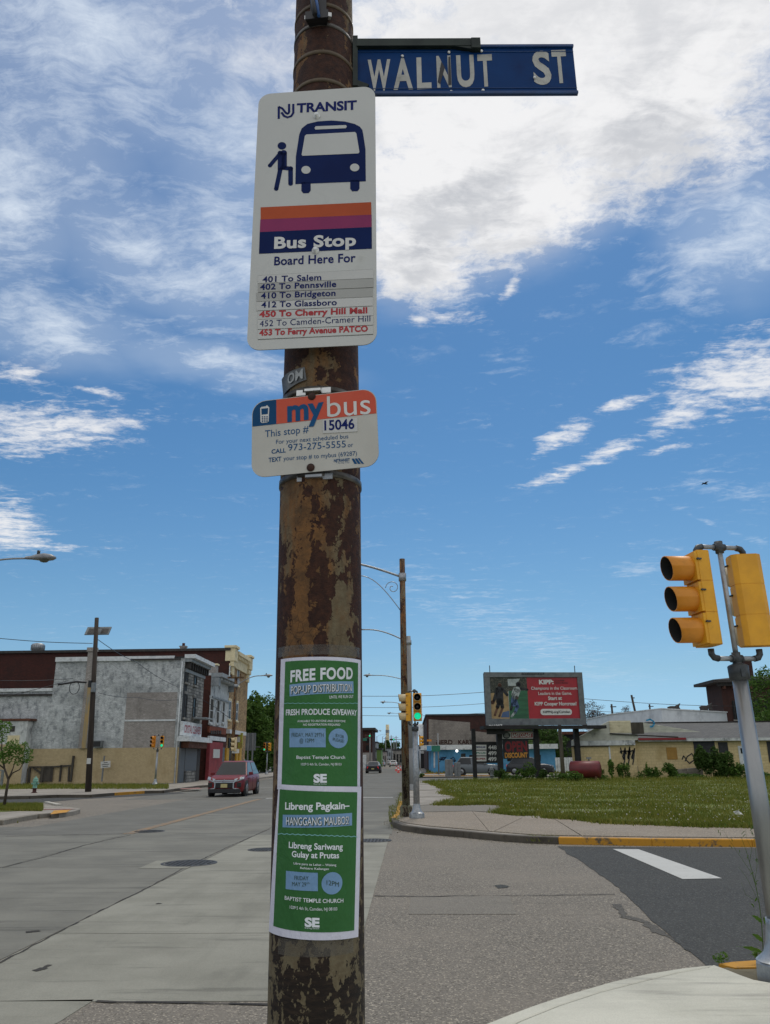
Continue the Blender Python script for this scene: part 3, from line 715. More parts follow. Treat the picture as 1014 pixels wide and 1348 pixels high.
def band(py, wd, mat, d=.002, x=None):
    f = AY(424, py, YP-.09); z = f.z; mb = MB(); o = []
    for k, (zz, dd) in enumerate(((z-wd/2, 0), (z-wd/2, d), (z+wd/2, d), (z+wd/2, 0))):
        for i in range(48): mb.v.append(tuple(CS.P(2*math.pi*i/48*.0965, zz, dd)))
    for k in range(3):
        for i in range(48): j = (i+1) % 48; mb.face([k*48+i, k*48+j, (k+1)*48+j, (k+1)*48+i], True)
    return mb.build('strap_band', mat, pole), z
band(21, .012, 'steel_band'); band(58, .012, 'band_painted'); band(96, .012, 'band_painted'); band(510, .014, 'steel_band', .003); band(622, .014, 'steel_band', .003)
band(-6, .012, 'band_painted')
# dark bracket and cable at the very top
mb = MB()
u0, v0 = CS.uv(408, 36); u1, v1 = CS.uv(431, 2)
for a_, b_, c_, d_, e_ in ((u0, v0, u1, v0+.028, .03), (u0+.008, v0+.028, u1-.004, v1+.08, .018)):
    P8 = [CS.P(u, v, d) for d in (.001, e_) for u, v in ((a_, b_), (c_, b_), (c_, d_), (a_, d_))]
    mb.add(P8, [(4, 5, 6, 7), (0, 1, 5, 4), (1, 2, 6, 5), (2, 3, 7, 6), (3, 0, 4, 7)])
mb.build('cable_bracket', 'black_plastic', pole)
mb = MB(); mb.tube([CS.P(-.012, v0-.005, .035), CS.P(-.018, v0+.05, .03), CS.P(-.03, v0+.14, .035), CS.P(-.03, v0+.4, .03)], .0045, 8); mb.build('cable', 'blue_strap', pole)
mb = MB(); mb.tube([CS.P(-.02, v0-.001, .036), CS.P(-.026, v0+.05, .03), CS.P(-.038, v0+.14, .03), CS.P(-.038, v0+.4, .03)], .007, 8); mb.build('cable', 'black_plastic', pole)
mb = MB()
for uu in (u0-.003, u1+.001):
    P8 = [CS.P(uu+a, v0+.03+b_, d) for d in (.002, .014) for a, b_ in ((-.008, -.007), (.01, -.007), (.01, .007), (-.008, .007))]
    mb.add(P8, [(4, 5, 6, 7), (0, 1, 5, 4), (1, 2, 6, 5), (2, 3, 7, 6), (3, 0, 4, 7)]); mb.build('strap_buckle', 'bright_metal', pole); mb = MB()
# clear packing tape above and below the papers
def tape(name, px0, py0, px1, py1):
    m, N, p = newmat(name); p.inputs['Base Color'].default_value = srgb('#6d6a62'); p.inputs['Roughness'].default_value = .25
    N.l(N.ramp(N.noise(objco(N), 40, 4), .3, .7, .22, .42), p.inputs['Alpha'])
    a, z1 = CS.uv(px0, py0); b_, z0 = CS.uv(px1, py1); mb = MB(); CS.rect(mb, a, z0, b_, z1, .0012, 24, 1); mb.build('clear_tape', name, pole)
tape('tape_a', 366, 853, 474, 866); tape('tape_b', 366, 1234, 466, 1254)
# stamped metal tag, bent round the pole
mb = MB(); q = []
c1 = CS.uv(373, 500); c2 = CS.uv(402, 484); c3 = CS.uv(404, 500); c4 = CS.uv(374, 521)
for k in range(9):
    t = k/8; lo = (c4[0]+(c3[0]-c4[0])*t, c4[1]+(c3[1]-c4[1])*t); hi = (c1[0]+(c2[0]-c1[0])*t, c1[1]+(c2[1]-c1[1])*t); q += [CS.P(*lo, .004), CS.P(*hi, .006)]
mb.add(q, [(2*k, 2*k+2, 2*k+3, 2*k+1) for k in range(8)], True); pm('tag_metal', '#55585a', '#6d6f6e', 12, .5, .5, bmp=.4, dirt='#4a3a28', dsc=14)
mt = mb.build('metal_tag', 'tag_metal', pole)
mb = MB(); CS.ptext(mb, 'OM', (381, 507), (400, 499), 12, .0075, .02); pm('tag_edge', '#8b8e8d', None, 9, .4, .5); mb.build('stamped_letters', 'tag_edge', mt)

# ================================================================ SIGNS ON THE POLE
pm('sign_white', '#c2c3bd', '#b9bab5', 1.5, .42, dirt='#96958b', dsc=9, dlo=.58, dhi=.85)
pm('sign_white2', '#bfbdb3', '#b3b1a7', 3, .5, dirt='#b0a084', dsc=7, dlo=.58, dhi=.8, bmp=.05)
pm('sign_strip', '#c3c3be', '#b8b8b3', 2.5, .4); pm('sign_strip_old', '#a6a6a0', '#9d9d97', 3, .45)
pm('sign_navy', '#051b4b', '#072154', 5, .6, spec=.12, dirt='#6d747c', dsc=26, dlo=.73, dhi=.76)
pm('sign_orange', '#b4502a', '#a84a27', 5, .5, spec=.2); pm('sign_magenta', '#8a2f5c', '#7f2c58', 5, .5, spec=.2, dirt='#a8a8a5', dsc=24, dlo=.76, dhi=.78)
pm('txt_navy', '#101e58', None, 5, .6, spec=.12); pm('txt_red', '#a0121c', None, 5, .5); pm('txt_white', '#d6d6d2', '#c6c6c1', 8, .5)
pm('alu_edge', '#8e9190', None, 9, .4, .7)
def c1(x, y): return (320+x/5.07, 100+y/5.07)
def c2(x, y): return (320+x/4.65, 350+y/4.65)
zt = 3.325
TL = G(341, 124, zt); TR = G(494, 113, zt); xd = (TR-TL); Wn = xd.length
pl = Plane(TL, xd); vb = pl.uv(415, 457)[1]
print('NJ sign', Wn, vb, proj(TL+Vector((0, 0, vb))), proj(TR+Vector((0, 0, vb))))
njs = thing('bus_stop_sign', 'tall white bus stop sign with bus pictogram, coloured stripes and seven route strips', 'bus stop sign', TL, pl.rz)
def board(parent, pl, W, v0, v1, r, mat, th=.003, name='panel'):
    mb = MB(); P = [pl.P(u, v, 0) for u, v in rrect(0, v0, W, v1, r)]; P2 = [pl.P(u, v, -th) for u, v in rrect(0, v0, W, v1, r)]; n = len(P)
    mb.mi = 0; mb.add(P, [tuple(range(n))]); mb.mi = 1; mb.add(P+P2, [tuple(range(n, 2*n))[::-1]]+[((i+1) % n, i, n+i, n+(i+1) % n) for i in range(n)])
    return mb.build(name, [mat, 'alu_edge'], parent)
board(njs, pl, Wn, vb, 0, .032, 'sign_white')
def part(fn, name, mat, parent):
    mb = MB(); fn(mb); return mb.build(name, mat, parent)
E1 = .0006
def stripe(name, L, m): part(lambda mb: pl.ppoly(mb, [c1(*p) for p in L], E1), name, m, njs)
stripe('orange_stripe', [(118, 958), (858, 926), (856, 842), (118, 877)], 'sign_orange')
stripe('magenta_stripe', [(112, 1042), (860, 1008), (859, 926.5), (116, 958.5)], 'sign_magenta')
stripe('navy_stripe', [(107, 1187), (861, 1153), (860, 1008.5), (112, 1042.5)], 'sign_navy')
def pt(string, a, b_, h, m, d=E1, off=.02, name='lettering', conv=c1, par=None, P_=None, sp=1.0, z=5.07):
    return part(lambda mb: (P_ or pl).ptext(mb, string, conv(*a), conv(*b_), h/z, d, off, sp), name, m, par or njs)
pt('TRANSIT', (358, 243), (760, 222), 57, 'txt_navy', off=.035)
def strk(mb, L, wd, conv=c1, P_=None, d=E1, zz=5.07):
    P_ = P_ or pl; q = [P_.uv(*conv(*p)) for p in L]; k = abs(P_.uv(*conv(L[0][0]+10, L[0][1]))[0]-q[0][0])/10
    P_.stroke(mb, q, wd*k, d)
def nj(mb):
    strk(mb, [(239, 284), (239, 206), (262, 216), (286, 246), (300, 253), (308, 240), (308, 188)], 15)
    strk(mb, [(336, 188), (336, 246), (322, 268), (298, 276), (276, 268), (258, 244)], 15)
part(nj, 'logo', 'txt_navy', njs)
def bus(mb):
    pl.ppoly(mb, [c1(*p) for p in [(350, 722), (820, 703), (818, 490), (803, 390), (797, 360), (780, 338), (745, 320), (680, 304), (590, 297), (500, 303), (430, 320), (392, 350), (376, 390), (353, 540)]], E1)
    for x, y in ((421, 745), (747, 732)):
        pl.ppoly(mb, [c1(x-31, y-36), c1(x-31, y+22), c1(x-18, y+38), c1(x+18, y+37), c1(x+31, y+20), c1(x+31, y-38)], E1)
part(bus, 'bus_pictogram', 'sign_navy', njs)
def bw_(mb):
    pl.ppoly(mb, [c1(*p) for p in [(392, 526), (398, 534), (770, 518), (778, 510), (757, 384), (748, 375), (424, 392), (414, 400)]], E1*2)
    pl.ppoly(mb, [c1(*p) for p in [(478, 348), (484, 359), (686, 350), (694, 340), (688, 329), (486, 337)]], E1*2)
    for x, y in ((421, 628), (746, 612)): pl.ppoly(mb, [c1(x+31*math.cos(t*.3142), y+26*math.sin(t*.3142)) for t in range(20)], E1*2)
part(bw_, 'bus_windows', 'sign_white', njs)
def man(mb):
    pl.ppoly(mb, [c1(260+29*math.cos(t*.3142), 466+25*math.sin(t*.3142)) for t in range(20)], E1)
    strk(mb, [(256, 508), (180, 598)], 28); strk(mb, [(255, 520), (255, 622)], 46); strk(mb, [(276, 516), (276, 614)], 34); strk(mb, [(250, 620), (222, 753)], 30); strk(mb, [(255, 612), (318, 618), (318, 718)], 31)
    for x, y, r in ((180, 598, 14), (222, 753, 15), (318, 718, 16), (272, 514, 22), (318, 618, 17), (248, 514, 17)): pl.ppoly(mb, [c1(x+r*math.cos(t*.4488), y+r*.9*math.sin(t*.4488)) for t in range(14)], E1)
part(man, 'passenger_pictogram', 'sign_navy', njs)
pt('Bus Stop', (208, 1152), (755, 1131), 72, 'txt_white', E1*2, .035, sp=1.05)
pt('Board Here For', (208, 1263), (752, 1240), 55, 'txt_navy', off=.02, sp=1.03)
lt = [60, 110, 165, 222, 278, 330, 392, 452]; rt = [20, 78, 135, 192, 248, 308, 365, 420]
routes = [('401 To Salem', (120, 102), (480, 88), 0), ('402 To Pennsville', (105, 149), (572, 130), 0), ('410 To Bridgeton', (110, 202), (567, 184), 0), ('412 To Glassboro', (113, 258), (575, 242), 0),
          ('450 To Cherry Hill Mall', (100, 315), (762, 290), 1), ('452 To Camden-Cramer Hill', (103, 374), (780, 342), 2), ('453 To Ferry Avenue PATCO', (100, 428), (765, 402), 1)]
rr = random.Random(2)
for i, (s_, a, b_, k) in enumerate(routes):
    j = rr.uniform(-6, 6); mb = MB(); L = [c2(88+j, lt[i+1]-2.5), c2(797+j*.4, rt[i+1]-2.5), c2(797+j*.4, rt[i]+1), c2(88+j, lt[i]+1)]
    q = [pl.uv(*p) for p in L]; e = .0012+(i % 2)*.0005; P = [pl.P(u, v, E1*.3) for u, v in q]+[pl.P(u, v, e) for u, v in q]
    mb.add(P, [(4, 5, 6, 7), (0, 1, 5, 4), (1, 2, 6, 5), (2, 3, 7, 6), (3, 0, 4, 7)])
    st = mb.build('route_strip', 'sign_strip' if i in (0, 3, 4) else ('sign_strip_old' if i in (1, 2) else 'sign_white'), njs)
    pt(s_, a, b_, 34 if k < 2 else 36, ('txt_navy', 'txt_red', 'txt_navy')[k], e+.0005, (.022, .04, .0)[k], conv=c2, par=st, sp=1.04, z=4.65)
# dark joints between strips
def sj(mb):
    for i in range(8):
        strk(mb, [(92, lt[i]), (797, rt[i])], 2.2, conv=c2, d=.0003, zz=4.65)
pm('gap_dark', '#3c3e3c', None, 9, .8); part(sj, 'strip_gap', 'gap_dark', njs)
def bolt(parent, P_, px, mat, r, dome=.006):
    u, v = P_.uv(*px); mb = MB(); mb.lathe([(r*1.25, 0), (r*1.25, .0015), (r*.85, .002), (r*.8, dome*.8), (r*.5, dome), (.0001, dome)], 14, P_.P(u, v, .0005), (0, -1, 0)); return mb.build('bolt', mat, parent)
pm('bolt_head', '#d8dad8', None, 9, .35, .3)
bolt(njs, pl, c1(493, 268), 'bolt_head', .0072, .010); bolt(njs, pl, c1(484, 1166), 'bolt_head', .0072, .010)
# brackets behind the sign
pb = Plane(TL, xd)
for yv in (c1(493, 268), c1(484, 1166)):
    u, v = pl.uv(*yv); mb = MB(); mb.box(pl.P(u, v, -.008), (.05, .008, .03)); mb.build('mounting_clip', 'galv', njs)

# --- phone information sign
z2 = 2.45
TL2 = G(332, 529, z2); TR2 = G(495, 511, z2+.28*math.sin(R(2.0)))
p2 = Plane(TL2, TR2-TL2, R(2.0)); W2 = (TR2-TL2).length; vb2 = p2.uv(415, 621)[1]
print('mybus', W2, vb2, proj(TL2), proj(TR2), TL2, TR2)
mbs = thing('bus_information_sign', 'small white sign with orange band and a phone number below the bus stop sign', 'sign', TL2, p2.rz)
board(mbs, p2, W2, vb2, 0, .032, 'sign_white2')
pm('teal', '#0a3f66', '#0c4770', 5, .5, spec=.15); pm('coral', '#c2503a', '#ca5b45', 4, .5, spec=.2, dirt='#a3452c', dsc=10); pm('txt_teal', '#124a74', None, 6, .5, spec=.15)
ub, vbl = p2.uv(*c2(205, 963)); vbr = p2.uv(*c2(810, 909))[1]; vm = (vbl+vbr)/2
full = rrect(0, -1, W2, 0, .032)
arcTR = [p for p in full if p[0] > W2/2 and p[1] > -.5]; arcTL = [p for p in full if p[0] < W2/2 and p[1] > -.5]
part(lambda mb: p2.poly(mb, [(.0015, vm), (ub, vm), (ub, -.0015)]+[(x+.0015, y-.0015) for x, y in arcTL], E1), 'teal_corner', 'teal', mbs)
part(lambda mb: p2.poly(mb, [(ub, vm), (W2-.0015, vm)]+[(x-.0015, y-.0015) for x, y in arcTR]+[(ub, -.0015)], E1), 'orange_band', 'coral', mbs)
def p2t(s_, a, b_, h, m, d=E1, off=.02, sp=1.0): return pt(s_, a, b_, h, m, d, off, conv=c2, par=mbs, P_=p2, sp=sp, z=4.65)
p2t('my', (272, 952), (497, 925), 128, 'txt_teal', E1*2, .035); p2t('bus', (517, 926), (783, 906), 126, 'txt_white', E1*2, .0)
p2t('This stop #', (135, 1050), (402, 1018), 42, 'txt_teal', off=0); p2t('For your next scheduled bus', (203, 1090), (645, 1055), 25, 'txt_teal', off=0)
p2t('CALL', (175, 1150), (263, 1141), 25, 'txt_teal'); p2t('973-275-5555', (277, 1132), (630, 1110), 40, 'txt_teal', off=0); p2t('or', (642, 1110), (675, 1107), 26, 'txt_teal', off=0)
p2t('TEXT', (157, 1202), (235, 1194), 26, 'txt_teal'); p2t('your stop # to mybus (69287)', (248, 1192), (698, 1160), 26, 'txt_teal', off=0)
p2t('NJTRANSIT', (557, 1201), (655, 1195), 17, 'txt_teal', off=.03); p2t('The Way To Go', (580, 1211), (652, 1207), 8, 'txt_teal', off=0)
part(lambda mb: [p2.ppoly(mb, [c2(*p) for p in L], E1) for L in ([(665, 1180), (682, 1212), (700, 1212), (680, 1180)], [(684, 1180), (704, 1212), (722, 1212), (698, 1178)], [(702, 1178), (728, 1212), (742, 1212), (714, 1177)])], 'logo', 'txt_teal', mbs)
mb = MB(); q = [p2.uv(*c2(*p)) for p in ((490, 1026), (702, 1015), (701, 931), (488, 941))]; mb.add([p2.P(u, v, .0002) for u, v in q]+[p2.P(u, v, .0016) for u, v in q], [(4, 5, 6, 7), (0, 1, 5, 4), (1, 2, 6, 5), (2, 3, 7, 6), (3, 0, 4, 7)])
stk = mb.build('number_sticker', 'sign_strip', mbs); pt('15046', (500, 1008), (684, 997), 58, 'txt_navy', .0021, .022, conv=c2, par=stk, P_=p2, z=4.65)
def phone(mb):
    p2.ppoly(mb, [c2(*p) for p in [(108, 955), (116, 963), (150, 960), (158, 952), (162, 868), (152, 858), (148, 852), (142, 860), (114, 864), (106, 872)]], E1*2)
part(phone, 'phone_pictogram', 'txt_white', mbs)
def phone2(mb):
    p2.ppoly(mb, [c2(*p) for p in [(115, 912), (153, 908), (155, 872), (114, 876)]], E1*3)
    for r_ in range(4):
        for k in range(3): x, y = 116+k*14, 922+r_*10; p2.ppoly(mb, [c2(x, y+6), c2(x+9, y+5.5), c2(x+9, y), c2(x, y+.5)], E1*3)
part(phone2, 'phone_keys', 'teal', mbs)
pm('rust_bolt', '#2a1a14', '#3d241a', 20, .85, bmp=.5)
bolt(mbs, p2, c2(422, 800), 'rust_bolt', .0075, .004); bolt(mbs, p2, c2(415, 1235), 'rust_bolt', .0075, .004)
for (x, y), dz in (((424, 764), .004), ((430, 1272), -.004)):
    u, v = p2.uv(*c2(x, y)); mb = MB(); mb.box(p2.P(u, v+dz, -.012), (.038, .022, .006)); mb.box(p2.P(u-.03, v+dz, -.014), (.022, .004, .014)); mb.box(p2.P(u+.03, v+dz, -.014), (.022, .004, .014)); mb.build('mounting_clip', 'bright_metal' if dz > 0 else 'galv', mbs)

# --- street name blade
def c5(x, y): return (360+x/2.414, y/2.414)
z3 = 3.60
TL3 = G(471, 61, z3); TR3 = G(754, 60, z3); p3 = Plane(TL3, TR3-TL3); W3 = (TR3-TL3).length; v3 = p3.uv(757, 119)[1]; v3b = p3.uv(473, 130)[1]
print('walnut', W3, v3, v3b, TL3, TR3)
v3 = (v3+v3b)/2
ws = thing('street_name_sign', 'dark blue street name blade reading WALNUT ST held out from the pole', 'street sign', TL3, p3.rz)
pm('blade_blue', '#073a70', '#063263', 3, .6, spec=.15, dirt='#0a2450', dsc=5); pm('blade_rib', '#06305e', '#0c3f74', 12, .5); pm('blade_letter', '#b5b4ac', '#a3a29a', 14, .6, dirt='#85837a', dsc=20)
mb = MB(); mb.box((W3/2, .001, v3/2), (W3, .002, -v3)); mb.build('blade', 'blade_blue', ws)
mb = MB()
for v in (-.004, v3+.004): mb.box((W3/2, 0, v), (W3+.002, .012, .008))
for v in (-.022, v3+.022): mb.box((W3/2, -.0012, v), (W3, .0012, .0015))
mb.build('edge_rib', 'blade_rib', ws)
mb = MB()
for ch, xl, xr, yb_, yt_ in (('W', 300, 373, 285, 194), ('A', 382, 444, 282, 190), ('L', 457, 503, 280, 187), ('N', 521, 567, 275, 182), ('U', 585, 641, 273, 180), ('T', 653, 700, 272, 178), ('S', 829, 886, 265, 168), ('T', 892, 938, 261, 164)):
    p3.ptext(mb, ch, c5(xl, yb_), c5(xr, yb_-2), (yb_-yt_)/2.414, .0008, .03); mb.build('letter', 'blade_letter', ws); mb = MB()
mb = MB()   # curled tear in the N
for L in ([(522, 262), (530, 268), (545, 215), (534, 196)], [(556, 272), (566, 270), (562, 180), (556, 182)]): mb = MB(); p3.ppoly(mb, [c5(*p) for p in L], .0014); mb.build('peeled_film', 'black_plastic', ws)
mb = MB()
for x, y in ((558, 168), (565, 293), (661, 164), (666, 289), (410, 180), (830, 248)):
    u, v = p3.uv(*c5(x, y)); mb.lathe([(.0045, 0), (.0045, .002), (.002, .003)], 8, (u, -.0025, v), (0, -1, 0)); mb.build('rivet', 'bright_metal', ws); mb = MB()
pm('bracket_dark', '#15201c', '#26302a', 14, .5, .4)
mb = MB(); ua, va = p3.uv(*c5(265, 152)); ub_, _ = p3.uv(*c5(655, 150))
mb.box(((ua+ub_)/2, -.004, .001), (ub_-ua, .02, .026)); mb.box((ub_-.012, -.006, -.006), (.026, .024, .036)); mb.ext([(ub_-.075, -.013, -.012), (ub_-.024, -.013, -.024), (ub_-.024, -.013, 0), (ub_-.075, -.013, 0)], (0, .012, 0))
mb.build('support_arm', 'bracket_dark', ws)
mb = MB(); mb.box((ua-.004, .0, -.06), (.014, .02, .18)); mb.box((ua+.012, 0, -.145), (.04, .016, .02), Matrix.Rotation(R(25), 3, 'Y')); mb.build('pole_plate', 'bracket_dark', ws)

# ================================================================ POSTERS WRAPPED ROUND THE POLE
pm('paper', '#d3d3de', '#c6c6d3', 3, .55); pm('poster_green', '#326334', '#3a6e3b', 3, .6, spec=.2, stretch=(1, 1, .4)); pm('poster_green2', '#2f6230', '#3a6d36', 4, .5)
pm('poster_blue', '#7396b8', '#6a8fb3', 4, .5); pm('poster_white', '#d0d4d8', None, 4, .5); pm('poster_dark', '#26402e', None, 4, .5); pm('poster_teal', '#6fa3a3', None, 4, .5)
for nm_ in ('paper', 'poster_green', 'poster_blue'):
    m_ = MATS[nm_]; N_ = NT(m_.node_tree); p_ = [x for x in m_.node_tree.nodes if x.type == 'BSDF_PRINCIPLED'][0]; co_ = objco(N_)
    w1 = N_.noise(N_.mapping(co_, scale=(1, 1, .35), rot=(.2, .1, 0)), 26, 3, .5, 1.2); w2 = N_.noise(co_, 9, 4, .6, .8)
    bump(N_, p_, N_.math('ADD', N_.math('MULTIPLY', w1, .5), w2), .55, .02)
def c3(x, y): return (340+x/6.34, 840+y/6.34)
def c4(x, y): return (340+x/4.24, 1030+y/4.24)
class Bi:
    """bilinear patch on the pole between four corners given as photo pixels (bl, br, tr, tl)"""
    def __init__(s, L): s.c = [CS.uv(*p) for p in L]
    def patch(s, mb, d, nu=20, nv=8, th=0):
        bl, br, tr, tl = s.c; o = []
        for j in range(nv+1):
            for i in range(nu+1):
                a, b_ = i/nu, j/nv
                u = (bl[0]*(1-a)+br[0]*a)*(1-b_)+(tl[0]*(1-a)+tr[0]*a)*b_; v = (bl[1]*(1-a)+br[1]*a)*(1-b_)+(tl[1]*(1-a)+tr[1]*a)*b_
                o.append(CS.P(u, v, d))
        mb.add(o, [(j*(nu+1)+i, j*(nu+1)+i+1, (j+1)*(nu+1)+i+1, (j+1)*(nu+1)+i) for j in range(nv) for i in range(nu)], True)
def poster(label, conv, zz, outer, green, d0):
    t = thing('paper_poster', label, 'poster', tuple(PO), group='green notices taped to the pole')
    mb = MB(); Bi([conv(*p) for p in outer]).patch(mb, d0); mb.build('sheet', 'paper', t)
    mb = MB(); Bi([conv(*p) for p in green]).patch(mb, d0+.0006); mb.build('green_print', 'poster_green', t)
    return t
def T_(t, conv, zz, s_, a, b_, h, m, d, off=.01, sp=1.0, name='lettering'):
    mb = MB(); CS.ptext(mb, s_, conv(*a), conv(*b_), h/zz, d, off, sp); mb.build(name, m, t)
def box_(t, conv, L, m, d, name): mb = MB(); Bi([conv(*p) for p in L]).patch(mb, d, 12, 1); mb.build(name, m, t)
def disc_(t, conv, x, y, rx, ry, m, d, name='badge'):
    c = CS.uv(*conv(x, y)); e = CS.uv(*conv(x+rx, y)); f_ = CS.uv(*conv(x, y-ry)); mb = MB(); ru, rv = abs(e[0]-c[0]), abs(f_[1]-c[1])
    P = [CS.P(c[0]+ru*math.cos(2*math.pi*i/28), c[1]+rv*math.sin(2*math.pi*i/28), d) for i in range(28)]; P.append(CS.P(c[0], c[1], d))
    mb.add(P, [(i, (i+1) % 28, 28) for i in range(28)]); mb.build(name, m, t)
def wave_(t, conv, a, b_, m, d):
    mb = MB(); n = 60; w = 2.4
    for i in range(n):
        q = []
        for k in (i, i+1):
            x = a[0]+(b_[0]-a[0])*k/n; y = a[1]+(b_[1]-a[1])*k/n+math.sin(k*1.5)*2.5; q.append((x, y))
        mb.add([CS.P(*CS.uv(*conv(q[0][0], q[0][1]+w)), d), CS.P(*CS.uv(*conv(q[1][0], q[1][1]+w)), d), CS.P(*CS.uv(*conv(q[1][0], q[1][1]-w)), d), CS.P(*CS.uv(*conv(q[0][0], q[0][1]-w)), d)], [(0, 1, 2, 3)])
    mb.build('wavy_line', m, t)
D1 = .0022
t = poster('upper green paper poster headed FREE FOOD taped round the rusty pole', c3, 6.34, [(160, 1262), (850, 1268), (855, 185), (190, 178)], [(197, 1232), (825, 1252), (832, 210), (228, 198)], D1)
d = D1+.0012; q = lambda *a, **k: T_(t, c3, 6.34, *a, **k)
q('FREE FOOD', (272, 367), (785, 340), 90, 'poster_white', d, off=.035, sp=1.08)
box_(t, c3, [(266, 488), (793, 460), (790, 362), (265, 390)], 'poster_blue', d, 'banner')
q('POP-UP DISTRIBUTION', (283, 472), (778, 449), 62, 'poster_dark', d+.0005, off=.03); q('POP-UP DISTRIBUTION', (279, 469), (774, 446), 62, 'poster_white', d+.0009, off=.0)
q('UNTIL WE RUN OUT', (592, 506), (790, 500), 24, 'poster_white', d)
wave_(t, c3, (218, 545), (828, 545), 'poster_teal', d)
q('FRESH PRODUCE GIVEAWAY', (235, 645), (818, 648), 46, 'poster_white', d, off=.025)
q('AVAILABLE TO ANYONE AND EVERYONE', (330, 703), (725, 703), 17, 'poster_white', d); q('NO REGISTRATION REQUIRED', (378, 732), (683, 732), 17, 'poster_white', d)
box_(t, c3, [(265, 912), (563, 912), (563, 755), (265, 755)], 'poster_blue', d, 'date_box')
q('FRIDAY, MAY 29TH', (283, 825), (545, 825), 32, 'poster_dark', d+.0005, off=.0); q('@ 12PM', (348, 872), (467, 871), 32, 'poster_dark', d+.0005, off=0)
disc_(t, c3, 670, 837, 74, 82, 'poster_blue', d); q('BYOB', (645, 825), (711, 838), 26, 'poster_dark', d+.0005, off=0); q('PLEASE!', (622, 858), (714, 876), 26, 'poster_dark', d+.0005, off=0)
q('Baptist Temple Church', (322, 1008), (722, 1008), 26, 'poster_white', d); q('1029 S 4th St, Camden, NJ 08103', (360, 1063), (692, 1063), 20, 'poster_white', d, off=.0)
q('SE', (462, 1203), (572, 1203), 64, 'poster_white', d, off=.05, name='logo'); q('Sharing Excess', (462, 1222), (570, 1222), 9, 'poster_white', d, off=0)
t = poster('lower green paper poster headed Libreng Pagkain taped round the rusty pole', c4, 4.24, [(66, 830), (553, 862), (570, 24), (120, 10)], [(92, 800), (530, 825), (547, 55), (127, 38)], D1+.0022)
d = D1+.0034; q = lambda *a, **k: T_(t, c4, 4.24, *a, **k)
q('Libreng Pagkain–', (157, 150), (503, 146), 38, 'poster_white', d, off=.025)
box_(t, c4, [(143, 250), (517, 240), (517, 170), (145, 180)], 'poster_blue', d, 'banner')
q('HANGGANG MAUBOS!', (167, 238), (502, 234), 43, 'poster_dark', d+.0005, off=.03); q('HANGGANG MAUBOS!', (164, 236), (499, 232), 43, 'poster_white', d+.0009, off=.0)
wave_(t, c4, (115, 286), (545, 303), 'poster_teal', d)
q('Libreng Sariwang', (177, 364), (467, 374), 33, 'poster_white', d, off=.02); q('Gulay at Prutas', (193, 414), (447, 422), 32, 'poster_white', d, off=.02)
q('Libre para sa Lahat – Walang', (203, 456), (432, 466), 12, 'poster_white', d); q('Rehistro Kailangan', (238, 482), (392, 488), 12, 'poster_white', d)
box_(t, c4, [(160, 594), (333, 606), (333, 504), (162, 492)], 'poster_blue', d, 'date_box')
q('FRIDAY', (207, 543), (283, 546), 23, 'poster_dark', d+.0005, off=0); q('MAY 29', (195, 577), (270, 580), 23, 'poster_dark', d+.0005, off=0); q('th', (272, 566), (288, 566), 11, 'poster_dark', d+.0005, off=0)
disc_(t, c4, 411, 562, 54, 62, 'poster_blue', d); q('12PM', (380, 570), (446, 582), 26, 'poster_dark', d+.0005, off=0)
q('BAPTIST TEMPLE CHURCH', (155, 653), (470, 669), 21, 'poster_white', d); q('1029 S 4th St, Camden, NJ 08103', (182, 703), (437, 713), 17, 'poster_white', d, off=0)
q('SE', (262, 801), (342, 805), 46, 'poster_white', d, off=.05, name='logo'); q('Sharing Excess', (262, 814), (340, 818), 8, 'poster_white', d, off=0)

